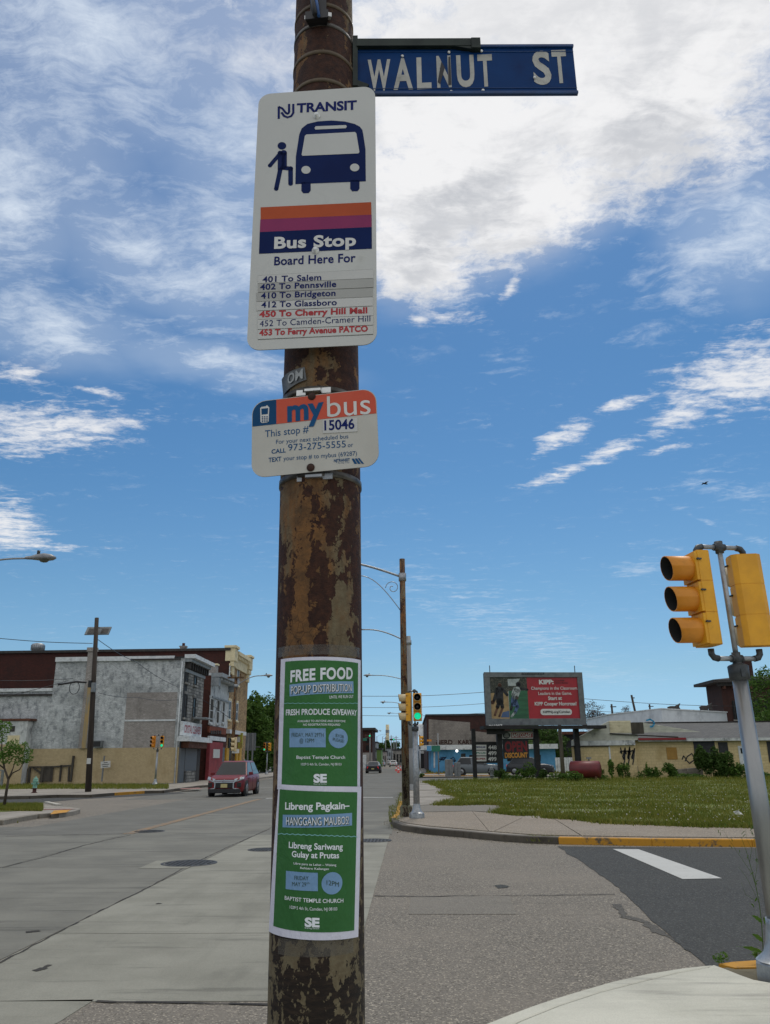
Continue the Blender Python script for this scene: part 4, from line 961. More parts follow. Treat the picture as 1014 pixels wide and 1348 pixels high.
# ================================================================ TRAFFIC SIGNALS
pm('signal_yellow', '#e2a41e', '#d0951e', 4, .5, dirt='#8d6a2a', dsc=7, dlo=.6, dhi=.85, bmp=.12); pm('signal_orange', '#d58a22', '#cb8220', 6, .45, dirt='#b5761f', dsc=6)
pm('signal_faded', '#d3c19a', '#c4ae80', 5, .6); pm('fitting_dark', '#3a3e40', '#4c5052', 12, .5, .5); pm('lens_off', '#0c0a09', None, 9, .3); pm('black_inside', '#050505', None, 9, .8)
emis('green_lit', '#10c890', 1.1); pm('lens_red', '#2a0806', None, 9, .25)
def rotz(a): return Matrix.Rotation(a, 3, 'Z')
def signal_head(parent, c, yaw, s=.254, lit=False, body='signal_yellow', vis='signal_orange', k=1.0):
    """three sections; yaw = direction the lamps face, degrees from -Y towards +X"""
    Rm = rotz(R(yaw)); c = Vector(c); W = s*.96; Dp = s*.48
    def X(p): return c+Rm @ Vector(p)
    mb = MB()
    h = 3*s
    prof = [(-W/2, -Dp*.5), (W/2, -Dp*.5), (W/2, Dp*.28), (W*.34, Dp*.5), (-W*.34, Dp*.5), (-W/2, Dp*.28)]
    for i in range(3):
        z0 = -h/2+i*s+.003; mb.ext([X((x, y, z0)) for x, y in prof], (0, 0, s-.006))
    mb.ext([X((x*.97, y*.97, -h/2)) for x, y in prof], (0, 0, h))
    H = mb.build('signal_head', body, parent)
    for i in range(3):
        zc_ = -h/2+(i+.5)*s; r = s*.40
        # door
        mb = MB(); mb.box(X((0, -Dp*.5-.012, zc_)), (W*.97, .024, s*.93), Rm); mb.build('door', body, H)
        mb = MB(); n = 18; L = s*.84
        o = []
        for q in range(2):
            for j in range(n+1):
                t = -math.pi*.36+(2*math.pi-math.pi*.28)*j/n if False else 2*math.pi*j/n
                # tunnel visor, cut back underneath
                y = -Dp*.5-.02-(L*(1-.16*(1-math.sin(t))/2) if q else 0)
                for rr_ in (r, r-.006): o.append(X((rr_*math.cos(t), y, zc_+rr_*math.sin(t))))
        mb.mi = 0; b0 = len(mb.v); mb.v += [tuple(p) for p in o]; m2 = 2*(n+1)
        for j in range(n):
            a = 2*j
            mb.mi = 0; mb.face([b0+a, b0+a+2, b0+m2+a+2, b0+m2+a], True)
            mb.mi = 1; mb.face([b0+a+1, b0+m2+a+1, b0+m2+a+3, b0+a+3], True)
            mb.mi = 0; mb.face([b0+m2+a, b0+m2+a+2, b0+m2+a+3, b0+m2+a+1])
        mb.build('visor', [vis, 'black_inside'], H)
        mb = MB(); mb.lathe([(r*.96, 0), (r*.8, .02), (r*.4, .034), (.0005, .038)], 18, X((0, -Dp*.5-.022, zc_)), Rm @ Vector((0, -1, 0)))
        mb.build('lens', 'green_lit' if (lit and i == 0) else 'lens_off', H)
        mb = MB(); mb.box(X((W*.5+.006, -Dp*.42, zc_+s*.2)), (.014, .03, .012), Rm); mb.cyl(X((W*.5+.004, -Dp*.5-.01, zc_+s*.2)), X((W*.5+.022, -Dp*.5-.01, zc_+s*.2)), .008, n=8); mb.build('hinge', 'fitting_dark', H)
    return H
def signal(name, label, loc, H, heads, half=.27, axis=40, rb=.062, rt=.05, s=.254, lean=(0, 0), base='square', post='galv', group=None):
    """heads: list of (side -1/+1, yaw, lit, body, visor); H = height of the middle of the heads above the foot"""
    t = thing('traffic_signal', label, 'traffic light', loc, 0, group)
    zb = H-1.5*s-.10; zt_ = H+1.5*s+.06
    a = Vector((math.cos(R(axis)), math.sin(R(axis)), 0))
    mb = MB()
    if base == 'square':
        n = 8
        def ring(r, z, k): return [(r*math.cos(2*math.pi*i/n+math.pi/8)*k, r*math.sin(2*math.pi*i/n+math.pi/8)*k, z) for i in range(n)]
        mb.lathe([(.21, 0), (.21, .03), (.205, .11), (.19, .125)], 8, smooth=False); mb.lathe([(.19, .125), (.135, .17), (.105, .25), (.088, .36), (.085, .40)], 20)
    else: mb.lathe([(.17, 0), (.17, .05), (.1, .09), (.07, .18)], 12)
    mb.build('base', 'galv', t)
    mb = MB(); mb.cyl((0, 0, .1), (0, 0, zb-.10), rb, rt, 20); mb.build('post', post, t)
    mb = MB(); mb.lathe([(rt*1.0, zb-.17), (rt*1.35, zb-.165), (rt*1.4, zb-.06), (rt*1.2, zb-.05), (rt*.7, zb-.04), (.026, zb-.02), (.026, zb-.0)], 16); mb.box((0, -rt*1.3, zb-.12), (.03, .03, .06)); mb.build('collar', 'fitting_dark', t)
    mb = MB(); mb.cyl((0, 0, zb-.03), (0, 0, zt_+.05), .021, n=14); mb.build('riser_pipe', 'galv', t)
    for z in (zb, zt_):
        mb = MB(); mb.cyl((0, 0, z-.05), (0, 0, z+.05), .034, n=14); mb.cyl(-a*.05+Vector((0, 0, z)), a*.05+Vector((0, 0, z)), .031, n=12); mb.build('tee_fitting', 'fitting_dark', t)
        for sd_, yw, lit, bm, vm_ in heads:
            e = a*sd_*half+Vector((0, 0, z)); mb = MB(); mb.cyl(a*sd_*.02+Vector((0, 0, z)), e-a*sd_*.03, .02, n=12); mb.build('bracket_arm', 'galv', t)
            dz = .07 if z == zb else -.07
            mb = MB(); mb.tube([e-a*sd_*.06, e-a*sd_*.02+Vector((0, 0, dz*.12)), e+Vector((0, 0, dz*.5)), e+Vector((0, 0, dz*1.1))], .026, 10); mb.build('elbow', 'fitting_dark', t)
    for sd_, yw, lit, bm, vm_ in heads:
        signal_head(t, a*sd_*half+Vector((0, 0, H)), yw, s, lit, bm, vm_)
    return t
b0 = G(1037, 1290, .12); dd = math.hypot(b0.x, b0.y)
Hh = (zat(b0.x-.2, b0.y-.1, 727)+zat(b0.x-.05, b0.y+.1, 852))/2-.12
print('signal base', b0, Hh)
near_sig = signal('traffic_signal', 'large yellow traffic light on a galvanised post at the right edge, nearest one', (b0.x, b0.y, .12), Hh,
       [(-1, -82, False, 'signal_yellow', 'signal_orange'), (1, 180, False, 'signal_yellow', 'signal_faded')], half=.225, axis=16, rb=.078, rt=.057, post='galv_post')
near_sig.rotation_euler.y = -R(1.0)
b1 = G(549, 1077, .13); H1 = (zat(b1.x, b1.y, 911)+zat(b1.x, b1.y, 951))/2-.13
signal('traffic_signal', 'yellow traffic light showing green beside the slim rusty pole on the far corner', (b1.x, b1.y, .13), H1,
       [(-1, -86, False, 'signal_yellow', 'signal_faded'), (.45, 0, True, 'signal_yellow', 'signal_faded')], half=.17, axis=8, rb=.09, rt=.07)
b2 = G(204, 1034, .13); H2 = (zat(b2.x, b2.y, 967)+zat(b2.x, b2.y, 986))/2-.13
signal('traffic_signal', 'small traffic light showing green in front of the grey building corner', (b2.x, b2.y, .13), H2,
       [(-1, -30, False, 'signal_orange', 'signal_orange'), (1, 10, True, 'signal_yellow', 'signal_orange')], half=.28, axis=0, rb=.07, rt=.06)
b3 = G(351, 1019.5, .13); H3 = (zat(b3.x, b3.y, 977.5)+zat(b3.x, b3.y, 989))/2-.13
signal('traffic_signal', 'distant traffic light showing green before the dark trees left of the foreground pole', (b3.x, b3.y, .13), H3,
       [(-1, 0, True, 'signal_orange', 'signal_orange'), (1, -50, False, 'signal_yellow', 'signal_yellow')], half=.33, axis=0, rb=.07, rt=.06, s=.3)
b4 = G(553.5, 1020, .13); H4 = (zat(b4.x, b4.y, 966)+zat(b4.x, b4.y, 985))/2-.13
signal('traffic_signal', 'yellow traffic light seen from its side just right of the green lit one', (b4.x, b4.y, .13), H4,
       [(1, 90, False, 'signal_yellow', 'signal_yellow')], half=.03, axis=0, rb=.08, rt=.07, s=.34)

# ================================================================ STREET LIGHTS
rustpole('rust_pole_far', 3.3, '#5d5a4a', cover=(.48, .55)); pm('grey_pole', '#77797a', '#8a8c8b', 3, .6, .2, dirt='#5c5144', dsc=1.2, stretch=(1, 1, .2))
pm('lamp_grey', '#7c7f82', '#8f9294', 4, .5, .2); pm('lamp_glass', '#4e5048', '#5d5f56', 4, .25)
def arm_light(name, label, loc, zarm, L, rise, ptop, r0, r1, polemat, sgn=-1, scroll=False, head=1.0, cat='street light', group='street lights along the main road', lean=0, headlen=.8):
    t = thing(name, label, cat, loc, 0, group)
    mb = MB(); mb.cyl((0, 0, 0), (lean, 0, ptop), r0, r1, 14); mb.build('pole', polemat, t)
    mb = MB(); mb.lathe([(r0*1.5, 0), (r0*1.5, .25), (r0*1.1, .3)], 12); mb.build('base', polemat, t)
    mb = MB(); n = 12
    P = [Vector((sgn*L*k/n, 0, zarm+rise*math.sin(min(1, k/n*1.15)*math.pi/2))) for k in range(n+1)]
    mb.tube(P, .035, 8); mb.build('arm', 'galv', t)
    mb = MB(); mb.cyl((0, 0, zarm-.12), (0, 0, zarm+.12), r1*1.35, n=12); mb.build('arm_clamp', 'galv', t)
    if scroll:
        mb = MB(); mb.tube([Vector((sgn*(.05+1.25*(k/10)**1.0), 0, zarm-1.05+1.12*math.sin(k/10*math.pi/2))) for k in range(11)], .014, 6)
        c = Vector((sgn*.30, 0, zarm-.32)); mb.tube([c+Vector((sgn*math.cos(a)*(.22-a*.022), 0, math.sin(a)*(.22-a*.022))) for a in [i*.45 for i in range(19)]], .012, 6)
        mb.build('scroll_brace', 'galv', t)
    e = P[-1]; hl = headlen
    mb = MB(); o = []
    for k, (x, w_, h_) in enumerate(((-.05, .05, .05), (.1, .07, .06), (.28, .12, .10), (.5, .17, .12), (.68, .14, .09), (.8, .05, .03))):
        for i in range(12):
            a = 2*math.pi*i/12; o.append((e.x+sgn*x*hl/.8, w_*math.cos(a)*head, e.z+max(-.35, math.sin(a))*h_*head))
    b_ = len(mb.v); mb.v += o
    for k in range(5):
        for i in range(12): j = (i+1) % 12; mb.face([b_+k*12+i, b_+k*12+j, b_+(k+1)*12+j, b_+(k+1)*12+i], True)
    mb.face([b_+i for i in range(12)]); mb.face([b_+60+i for i in range(12)])
    hd = mb.build('lamp_head', 'lamp_grey', t)
    mb = MB(); mb.lathe([(.13*head, 0), (.12*head, .06), (.08*head, .12), (.001, .15)], 14, (e.x+sgn*.48*hl/.8, 0, e.z-.02), (0, 0, -1)); mb.build('globe', 'lamp_glass', hd)
    mb = MB(); mb.cyl((e.x+sgn*.3*hl/.8, 0, e.z+.06*head), (e.x+sgn*.3*hl/.8, 0, e.z+.19*head), .04*head, n=8); mb.build('photocell', 'black_plastic', hd)
    return t
g = G(535, 1075, .13); zt1 = zat(g.x, g.y, 736)-.13; za1 = zat(g.x, g.y, 760)-.13
arm_light('street_light', 'slim rusty pole with scrolled arm on the far corner, tallest right of the foreground pole', (g.x, g.y, .13), za1, 2.6, .55, zt1, .115, .085, 'rust_pole_far', scroll=True)
g = G(541.5, 1040, .13); za = zat(g.x, g.y, 846)-.13
arm_light('street_light', 'thick grey street light pole directly behind the rusty pole on the corner', (g.x, g.y, .13), za, 2.6, .75, za+.35, .17, .12, 'grey_pole')
mb = MB(); mb.cyl((g.x, g.y, .13), (g.x, g.y, 2.2), .2, .19, 12); mb.build('base_cabinet', 'grey_pole', bpy.data.objects['street_light.001'], world=True)
g = G(541, 1024.5, .13); za = zat(g.x, g.y, 897)-.13
arm_light('street_light', 'third street light on the right, its drooping lamp touching the foreground pole', (g.x, g.y, .13), za, 3.2, .55, za+.3, .14, .1, 'grey_pole')
lampspec = [(540.5, 1018, 931, 'fourth street light on the right, lamp just left of the yellow signal head', -1, 2.6), (540, 1013.6, 944, 'fifth street light on the right, tiny lamp left of the yellow signal head', -1, 2.6)]
for px, py, ya, lb, sg, L in lampspec:
    g = G(px, py, .13); za = zat(g.x, g.y, ya)-.13; arm_light('street_light', lb, (g.x, g.y, .13), za, L, .6, za+.3, .14, .1, 'grey_pole', sg)
# left kerb lamps (arms over the road to the right)
hx = AY(36, 735, 27.0)
arm_light('street_light', 'grey street lamp reaching in from the left edge against the sky', (hx.x-3.0, 27, .13), hx.z-.13-.6, 3.0, .6, hx.z-.2, .13, .1, 'grey_pole', 1, head=1.45, headlen=1.02)
g = G(304.5, 1030, .13); za = zat(g.x, g.y, 903)-.13
pl_ = arm_light('street_light', 'dark rusty street light in front of the white and tan buildings on the left', (g.x, g.y, .13), za, 2.05, .75, za+.7, .14, .12, 'rust_pole_far', 1)
mb = MB(); mb.box((0, -.1, za+.62), (1.3, .12, .12)); mb.box((-.35, -.1, za+.78), (.1, .1, .25)); mb.box((.35, -.1, za+.78), (.1, .1, .25)); mb.build('crossarm', 'rust_pole_far', pl_)
hc = zat(g.x, g.y, 980)-.13; signal_head(pl_, (.2, -.1, hc), -60, .34, False, 'signal_faded', 'signal_faded')
mb = MB(); mb.box((.25, -.15, zat(g.x, g.y, 989)-.13), (.55, .04, .3)); mb.build('plate', 'sign_white', pl_)
# street lights far down the left side of the road
for i, (px, pb_, pt_, hx_) in enumerate(((487, 1007.5, 962, 499), (496.5, 1005.5, 966.5, 507), (504, 1004.6, 967.5, 510))):
    g = G(px, pb_, 0); za = zat(g.x, g.y, pt_)-.1; Ls = (AY(hx_, pt_, g.y).x-g.x)
    arm_light('street_light', ['distant street light beside the green wall, its arm reaching right', 'distant street light just left of the tall tan chimney', 'distant street light in front of the tall tan chimney'][i], (g.x, g.y, 0), za-.9, Ls, .9, za-.8, .16, .12, 'grey_pole', 1, head=1.5)

# ================================================================ VEHICLES
pm('car_glass_dummy', '#0a0d10', None, 3, .1)
glass('car_glass', '#0d1215', .05); pm('tyre', '#141414', '#1e1e1e', 9, .85); pm('rim', '#8b8e91', None, 9, .3, .8); pm('chrome', '#c5c8ca', None, 9, .15, .95); pm('grille', '#0b0b0c', '#151516', 20, .5)
emis('tail_red', '#c01018', .25); pm('plate_yellow', '#b9ad78', '#a79c6c', 20, .5); pm('plastic_dark', '#18191b', None, 9, .6); pm('headlamp', '#b9c0c4', '#8b9296', 30, .1, .3)
def carpaint(name, c):
    m, N, p = newmat(name); p.inputs['Base Color'].default_value = srgb(c); p.inputs['Roughness'].default_value = .38; p.inputs['Metallic'].default_value = .0; p.inputs['Specular IOR Level'].default_value = .35
    p.inputs['Coat Weight'].default_value = .2; p.inputs['Coat Roughness'].default_value = .05
    return m
carpaint('paint_red', '#6b0711'); carpaint('paint_black', '#14171b'); carpaint('paint_silver', '#a7abae'); carpaint('paint_white', '#c4c6c6'); carpaint('paint_grey', '#5f676c'); carpaint('paint_dark', '#25292e')
def car(name, label, loc, yaw, paint, L=4.4, W=1.8, H=1.65, suv=True, cat='car', group='cars on the far road', detail=True):
    """front towards local -Y"""
    t = thing(name, label, cat, loc, R(yaw), group)
    hw = W/2; gz = .2; bl = H*.60 if suv else H*.64      # belt
    hb = H*.62 if suv else H*.60                          # bonnet height
    # stations along y: (y, half width, z top, z bottom)
    st = [(-L/2, hw*.72, gz+.38, gz+.12), (-L/2+.05, hw*.86, hb*.80, gz+.02), (-L/2+.25, hw*.96, hb*.90, gz), (-L/2+.75, hw, hb*.96, gz), (-L/2+L*.27, hw, bl, gz), (0, hw, bl+.02, gz), (L*.22, hw, bl+.05, gz),
          (L/2-.5, hw*.99, bl+.06, gz+.02), (L/2-.12, hw*.93, bl+.02, gz+.05), (L/2, hw*.8, bl-.2, gz+.15)]
    mb = MB(); ring = 10
    for y, w_, zt2, zb2 in st:
        h = zt2-zb2
        pts = [(-w_*.9, zb2), (-w_, zb2+h*.2), (-w_*1.0, zb2+h*.55), (-w_*.97, zb2+h*.86), (-w_*.84, zt2), (w_*.84, zt2), (w_*.97, zb2+h*.86), (w_*1.0, zb2+h*.55), (w_, zb2+h*.2), (w_*.9, zb2)]
        mb.v += [(x, y, z) for x, z in pts]
    for k in range(len(st)-1):
        for i in range(ring): j = (i+1) % ring; mb.face([k*ring+i, k*ring+j, (k+1)*ring+j, (k+1)*ring+i], i not in (4, 9))
    mb.face(list(range(ring))); mb.face([(len(st)-1)*ring+i for i in range(ring)][::-1])
    # roof and pillars
    if suv: yb0, yt0, yt1, yb1 = -L/2+L*.26, -L/2+L*.43, L/2-.75, L/2-.18
    else: yb0, yt0, yt1, yb1 = -L/2+L*.28, -L/2+L*.44, L/2-L*.30, L/2-L*.13
    wb, wt = hw*.92, hw*.70
    def cab(w0, w1, e, z0, z1): return [(-w0, yb0-e, z0), (w0, yb0-e, z0), (w0, yb1+e, z0), (-w0, yb1+e, z0), (-w1, yt0-e, z1), (w1, yt0-e, z1), (w1, yt1+e, z1), (-w1, yt1+e, z1)]
    V = cab(wb, wt, 0, bl-.03, H-.05); mb.add(V, [(0, 1, 5, 4), (1, 2, 6, 5), (2, 3, 7, 6), (3, 0, 4, 7)])
    mb.add([(-wt, yt0, H-.05), (wt, yt0, H-.05), (wt, yt1, H-.05), (-wt, yt1, H-.05), (-wt*.8, yt0+.15, H), (wt*.8, yt0+.15, H), (wt*.8, yt1-.1, H), (-wt*.8, yt1-.1, H)], [(0, 1, 5, 4), (1, 2, 6, 5), (2, 3, 7, 6), (3, 0, 4, 7), (4, 5, 6, 7)], False)
    body = mb.build('body', paint, t, bevel=.045)
    def pane(nm, q, mat='car_glass', e=.012, sc=.9):
        q = [Vector(p) for p in q]; c = sum(q, Vector())/4; n = (q[1]-q[0]).cross(q[3]-q[0]).normalized()
        if n.dot(c-Vector((0, 0, H*.6))) < 0: n = -n
        q = [c+(p-c)*sc+n*e for p in q]; m_ = MB(); m_.add(q+[p-n*(e+.01) for p in q], [(0, 1, 2, 3), (0, 4, 5, 1), (1, 5, 6, 2), (2, 6, 7, 3), (3, 7, 4, 0)]); return m_.build(nm, mat, t)
    lp_ = lambda a, b_, k: tuple(Vector(a).lerp(Vector(b_), k))
    pane('windscreen', [V[0], V[1], V[5], V[4]], sc=.93); pane('rear_window', [V[2], V[3], V[7], V[6]], sc=.86)
    for a, b_, c_, d_ in ((V[1], V[2], V[6], V[5]), (V[0], V[3], V[7], V[4])):
        m1, m2 = lp_(a, b_, .47), lp_(d_, c_, .42)
        pane('side_window', [a, m1, m2, d_], sc=.88); pane('side_window', [m1, b_, c_, m2], sc=.86)
    wr = .35 if suv else .33
    for sx in (-1, 1):
        for yy in (-L/2+.85, L/2-.85):
            mb = MB(); mb.cyl((sx*(hw-.16), yy, wr), (sx*(hw+.006), yy, wr), wr+.06, n=22); mb.build('wheel_arch', 'plastic_dark', t)
            mb = MB(); mb.lathe([(wr*.66, 0), (wr*.97, .0), (wr, .03), (wr, .19), (wr*.95, .22), (wr*.66, .22)], 24, (sx*(hw-.2), yy, wr), (sx, 0, 0)); wh = mb.build('wheel', 'tyre', t)
            mb = MB(); mb.lathe([(wr*.66, 0), (wr*.66, .012), (wr*.2, .0)], 20, (sx*(hw+.022), yy, wr), (sx, 0, 0))
            for q in range(5): a_ = q*2*math.pi/5; mb.beam((sx*(hw+.036), yy+.05*math.cos(a_), wr+.05*math.sin(a_)), (sx*(hw+.034), yy+wr*.62*math.cos(a_), wr+wr*.62*math.sin(a_)), .05, .02, (1, 0, 0))
            mb.build('rim', 'rim', wh)
        mb = MB(); mb.box((sx*(hw+.06), yb0+.28, bl+.06), (.2, .1, .14)); mb.build('side_mirror', paint, t, bevel=.02)
        mb = MB(); mb.ext([(sx*hw*.80, L/2-.0, bl-.22), (sx*hw*.80, L/2-.0, bl-.40), (sx*hw*.62, L/2+.025, bl-.2), (sx*hw*.66, L/2+.01, bl-.04)], (0, -.05, 0)); mb.build('tail_light', 'tail_red', t)
        mb = MB()
        y0 = -L/2+.02; mb.ext([(sx*hw*.99, y0+.30, hb*.90), (sx*hw*.98, y0+.16, hb*.79), (sx*hw*.52, y0-.045, hb*.71), (sx*hw*.52, y0-.02, hb*.80)], (0, .1, .01)); mb.build('headlight', 'headlamp', t)
        if detail:
            mb = MB(); mb.box((sx*(hw+.012), .25, bl-.16), (.02, .18, .03)); mb.box((sx*(hw+.012), -.75, bl-.16), (.02, .18, .03)); mb.build('door_handle', paint, t)
            mb = MB()
            for yy in (-.98, .02, .95): mb.box((sx*(hw+.003), yy, bl*.62), (.006, .012, bl*.6))
            mb.build('door_gap', 'plastic_dark', t)
    mb = MB(); mb.box((0, -L/2+.0, gz+.36), (hw*1.1, .07, .24)); gr = mb.build('grille', 'grille', t, bevel=.01)
    mb = MB(); mb.box((0, -L/2+.02, gz+.08), (hw*1.72, .16, .2)); mb.box((0, L/2-.02, gz+.12), (hw*1.7, .14, .2)); mb.build('lower_bumper', 'plastic_dark', t, bevel=.03)
    mb = MB(); mb.box((0, -L/2-.085, gz+.32), (.32, .015, .17)); mb.build('number_plate', 'plate_yellow', t)
    mb = MB(); mb.box((0, L/2+.01, gz+.35), (.36, .02, .14)); mb.build('number_plate', 'plate_yellow', t)
    return t, dict(L=L, hw=hw, gz=gz, hb=hb, bl=bl, H=H)
g = G(297, 1049.3, 0)
suv, q_ = car('suv', 'red crossover driving towards the camera left of the foreground pole', (g.x, g.y+2.0, 0), -1, 'paint_red', 4.4, 1.8, 1.66, True, 'car', None)
L_, hw_, gz_, hb_ = q_['L'], q_['hw'], q_['gz'], q_['hb']
# front face of the red car: chrome wings round the lamps and grille bars
mb = MB()
for sx in (-1, 1):
    P = [(sx*hw_*.95, -L_/2+.13, hb_*.80), (sx*hw_*.62, -L_/2-.03, hb_*.70), (sx*hw_*.50, -L_/2-.055, hb_*.66), (sx*hw_*.50, -L_/2-.055, gz_+.2), (sx*hw_*.9, -L_/2+.06, gz_+.17)]
    for i in (0, 1, 2): mb.beam(P[i], P[i+1], .05, .05)
    mb.beam(P[3], (sx*hw_*.78, -L_/2+.01, gz_+.17), .04, .04)
mb.build('chrome_trim', 'chrome', suv)
mb = MB()
for z in (hb_*.735, hb_*.665): mb.beam((-hw_*.55, -L_/2-.05, z), (hw_*.55, -L_/2-.05, z), .04, .055)
mb.build('grille_bar', 'chrome', suv)
mb = MB()
for a in (90, 210, 330):
    c = Vector((.055*math.cos(R(a)), -L_/2-.07, hb_*.70+.055*math.sin(R(a)))); e1 = Vector((math.cos(R(a)), 0, math.sin(R(a)))); e2 = Vector((-math.sin(R(a)), 0, math.cos(R(a))))
    mb.ext([c+e1*.05, c+e2*.03, c-e1*.05, c-e2*.03], (0, .02, 0))
mb.build('emblem', 'chrome', suv)
mb = MB(); mb.box((0, -L_/2-.0, gz_+.34), (hw_*1.0, .12, .26)); mb.build('lower_grille', 'grille', suv, bevel=.02)
for sx in (-1, 1):
    mb = MB(); mb.box((sx*hw_*.78, -L_/2+.02, gz_+.35), (.2, .08, .22)); mb.build('fog_lamp', 'grille', suv, bevel=.02)
g = G(491, 1018.2, 0); car('sedan', 'black sedan driving away, its red tail lights facing the camera', (g.x, g.y+2.3, 0), 180, 'paint_black', 4.9, 1.85, 1.45, False, 'car')
for px, py, pn, sv_, lb, nm, yw in ((518, 1009.6, 'paint_white', False, 'white sedan behind the black sedan, beside the orange cones', 'sedan', 180), (510.5, 1007.6, 'paint_silver', False, 'silver car between the black sedan and the white sedan', 'sedan', 180),
                            (502.3, 1009.2, 'paint_silver', True, 'pale grey car just right of the black sedan roof', 'suv', 180), (481.5, 1009, 'paint_white', False, 'white car half hidden by the foreground pole, behind the black sedan', 'sedan', 0),
                            (527.5, 1005.6, 'paint_dark', True, 'dark car parked beside the slim rusty pole far down the road', 'suv', 180), (495.5, 1006.2, 'paint_white', True, 'white car farther off above the black sedan', 'suv', 0)):
    g = G(px, py, 0); car(nm, lb, (g.x, g.y, 0), yw, pn, 4.6, 1.8, 1.65 if sv_ else 1.45, sv_, detail=False)
g = G(592, 1012.0, .06); car('suv', 'grey pickup like car side on in front of the blue filling station wall', (g.x, 84, .06), 82, 'paint_grey', 4.7, 1.85, 1.75, True, 'car', 'cars parked at the filling station', False)
g = AY(702, 1012, 84); car('suv', 'dark car parked behind the open discount sign', (g.x, 86, .06), 75, 'paint_dark', 4.7, 1.85, 1.7, True, 'car', 'cars parked at the filling station', False)
# cones
pm('cone_orange', '#c8382c', '#b5302a', 9, .6); pm('cone_white', '#c9c9c4', None, 9, .6)
def cone(loc, label):
    t = thing('traffic_cone', label, 'traffic cone', loc, 0, 'traffic cones beside the far kerb')
    mb = MB(); mb.box((0, 0, .02), (.4, .4, .04)); mb.build('base', 'cone_orange', t)
    mb = MB(); mb.lathe([(.16, .04), (.10, .36), (.095, .36), (.05, .72), (.04, .72)], 14); mb.build('cone', 'cone_orange', t)
    mb = MB(); mb.lathe([(.112, .36), (.081, .52)], 14); mb.build('reflective_collar', 'cone_white', t)
for px, py, lb in ((521.8, 1015.4, 'orange cone standing leftmost of the four beside the far kerb'), (524.8, 1017.6, 'orange cone nearest the camera of the four beside the far kerb'), (527.5, 1014.8, 'orange cone at the right of the four, against the rusty pole'), (524.5, 1013.0, 'orange cone farthest away of the four beside the far kerb')):
    g = G(px, py, 0); cone((g.x, g.y, 0), lb)

# ================================================================ FOLIAGE
def leafmat(name, c1, c2):
    m, N, p = newmat(name); co = objco(N)
    g_ = N.n('ShaderNodeNewGeometry'); oi = g_.outputs['Random Per Island']
    c = N.mix(oi, srgb(c1), srgb(c2)); c = N.mix(N.math('MULTIPLY', N.ramp(N.noise(co, 1.1, 4), .35, .65), .5), c, srgb(c1))
    N.l(c, p.inputs['Base Color']); p.inputs['Roughness'].default_value = .7; p.inputs['Specular IOR Level'].default_value = .2
    tr = N.n('ShaderNodeBsdfTranslucent'); N.l(c, tr.inputs[0]); ms = N.n('ShaderNodeMixShader'); ms.inputs[0].default_value = .25
    N.l(p.outputs[0], ms.inputs[1]); N.l(tr.outputs[0], ms.inputs[2]); o = [x for x in m.node_tree.nodes if x.type == 'OUTPUT_MATERIAL'][0]; N.l(ms.outputs[0], o.inputs[0])
    return m
leafmat('leaf_dark', '#33481e', '#4f6a30'); leafmat('leaf_mid', '#36531e', '#5f7a34'); leafmat('leaf_bright', '#3b5d20', '#6c8a3a'); leafmat('blade', '#4f611d', '#8f8843')
leafmat('leaf_bare', '#4a443f', '#6f6660')
pm('bark', '#3a3129', '#51473c', 9, .9, bmp=.5, stretch=(1, 1, .3))
def leaves(mb, clumps, n, size, rnd):
    tot = sum(c[1][0]*c[1][1]*c[1][2] for c in clumps)**1.0
    for c, r in clumps:
        k = max(6, int(n*(r[0]*r[1]*r[2])/tot))
        for _ in range(k):
            while True:
                v = Vector((rnd.uniform(-1, 1), rnd.uniform(-1, 1), rnd.uniform(-1, 1))); l = v.length
                if .05 < l < 1: break
            v = v/l*(l**.45)*rnd.uniform(.82, 1.1)
            p = Vector((c[0]+v.x*r[0], c[1]+v.y*r[1], c[2]+v.z*r[2]))
            u = Vector((rnd.gauss(0, 1), rnd.gauss(0, 1), rnd.gauss(0, .6))).normalized(); w_ = u.cross(Vector((rnd.gauss(0, 1), rnd.gauss(0, 1), rnd.gauss(0, 1)))).normalized()
            s = size*rnd.uniform(.6, 1.4); mb.add([p-u*s, p+w_*s*.45, p+u*s, p-w_*s*.45], [(0, 1, 2, 3)])
def tree(name, label, loc, h, cr, crown_z, n, size, mat, cat='tree', seed=1, group=None, trunk_r=.18, nclump=22, flat=1.0, limbs=7, trunkmat='bark'):
    rnd = random.Random(seed); t = thing(name, label, cat, loc, 0, group); cl = []
    hz = (h-crown_z)/2; cz0 = crown_z+hz
    for i in range(nclump):
        a = rnd.uniform(0, 6.283); q = rnd.uniform(.15, .85)**.6; z = rnd.uniform(-1, 1); rr_ = math.sqrt(max(0, 1-z*z*.8))
        s = rnd.uniform(.22, .42); rr_ = max(rr_, .6) if z < .55 else rr_; cl.append(((cr*q*rr_*math.cos(a), cr*q*rr_*math.sin(a)*flat, cz0+z*hz*.82), (cr*s, cr*s*flat, hz*s*.9)))
    mb = MB(); leaves(mb, cl, n, size, rnd); mb.build('crown', mat, t)
    mb = MB(); top = (rnd.uniform(-.2, .2), 0, h*.8); mb.tube([(0, 0, -.1), (rnd.uniform(-.1, .1), 0, crown_z*.6), (rnd.uniform(-.2, .2), 0, cz0*.9), top], trunk_r, 8, .25)
    for c, r in cl[:limbs]: z0 = crown_z*rnd.uniform(.55, .95); mb.tube([(0, 0, z0), (c[0]*.45, c[1]*.45, (z0+c[2])/2+.1), c], trunk_r*.4, 5, .3)
    mb.build('trunk', trunkmat, t); return t
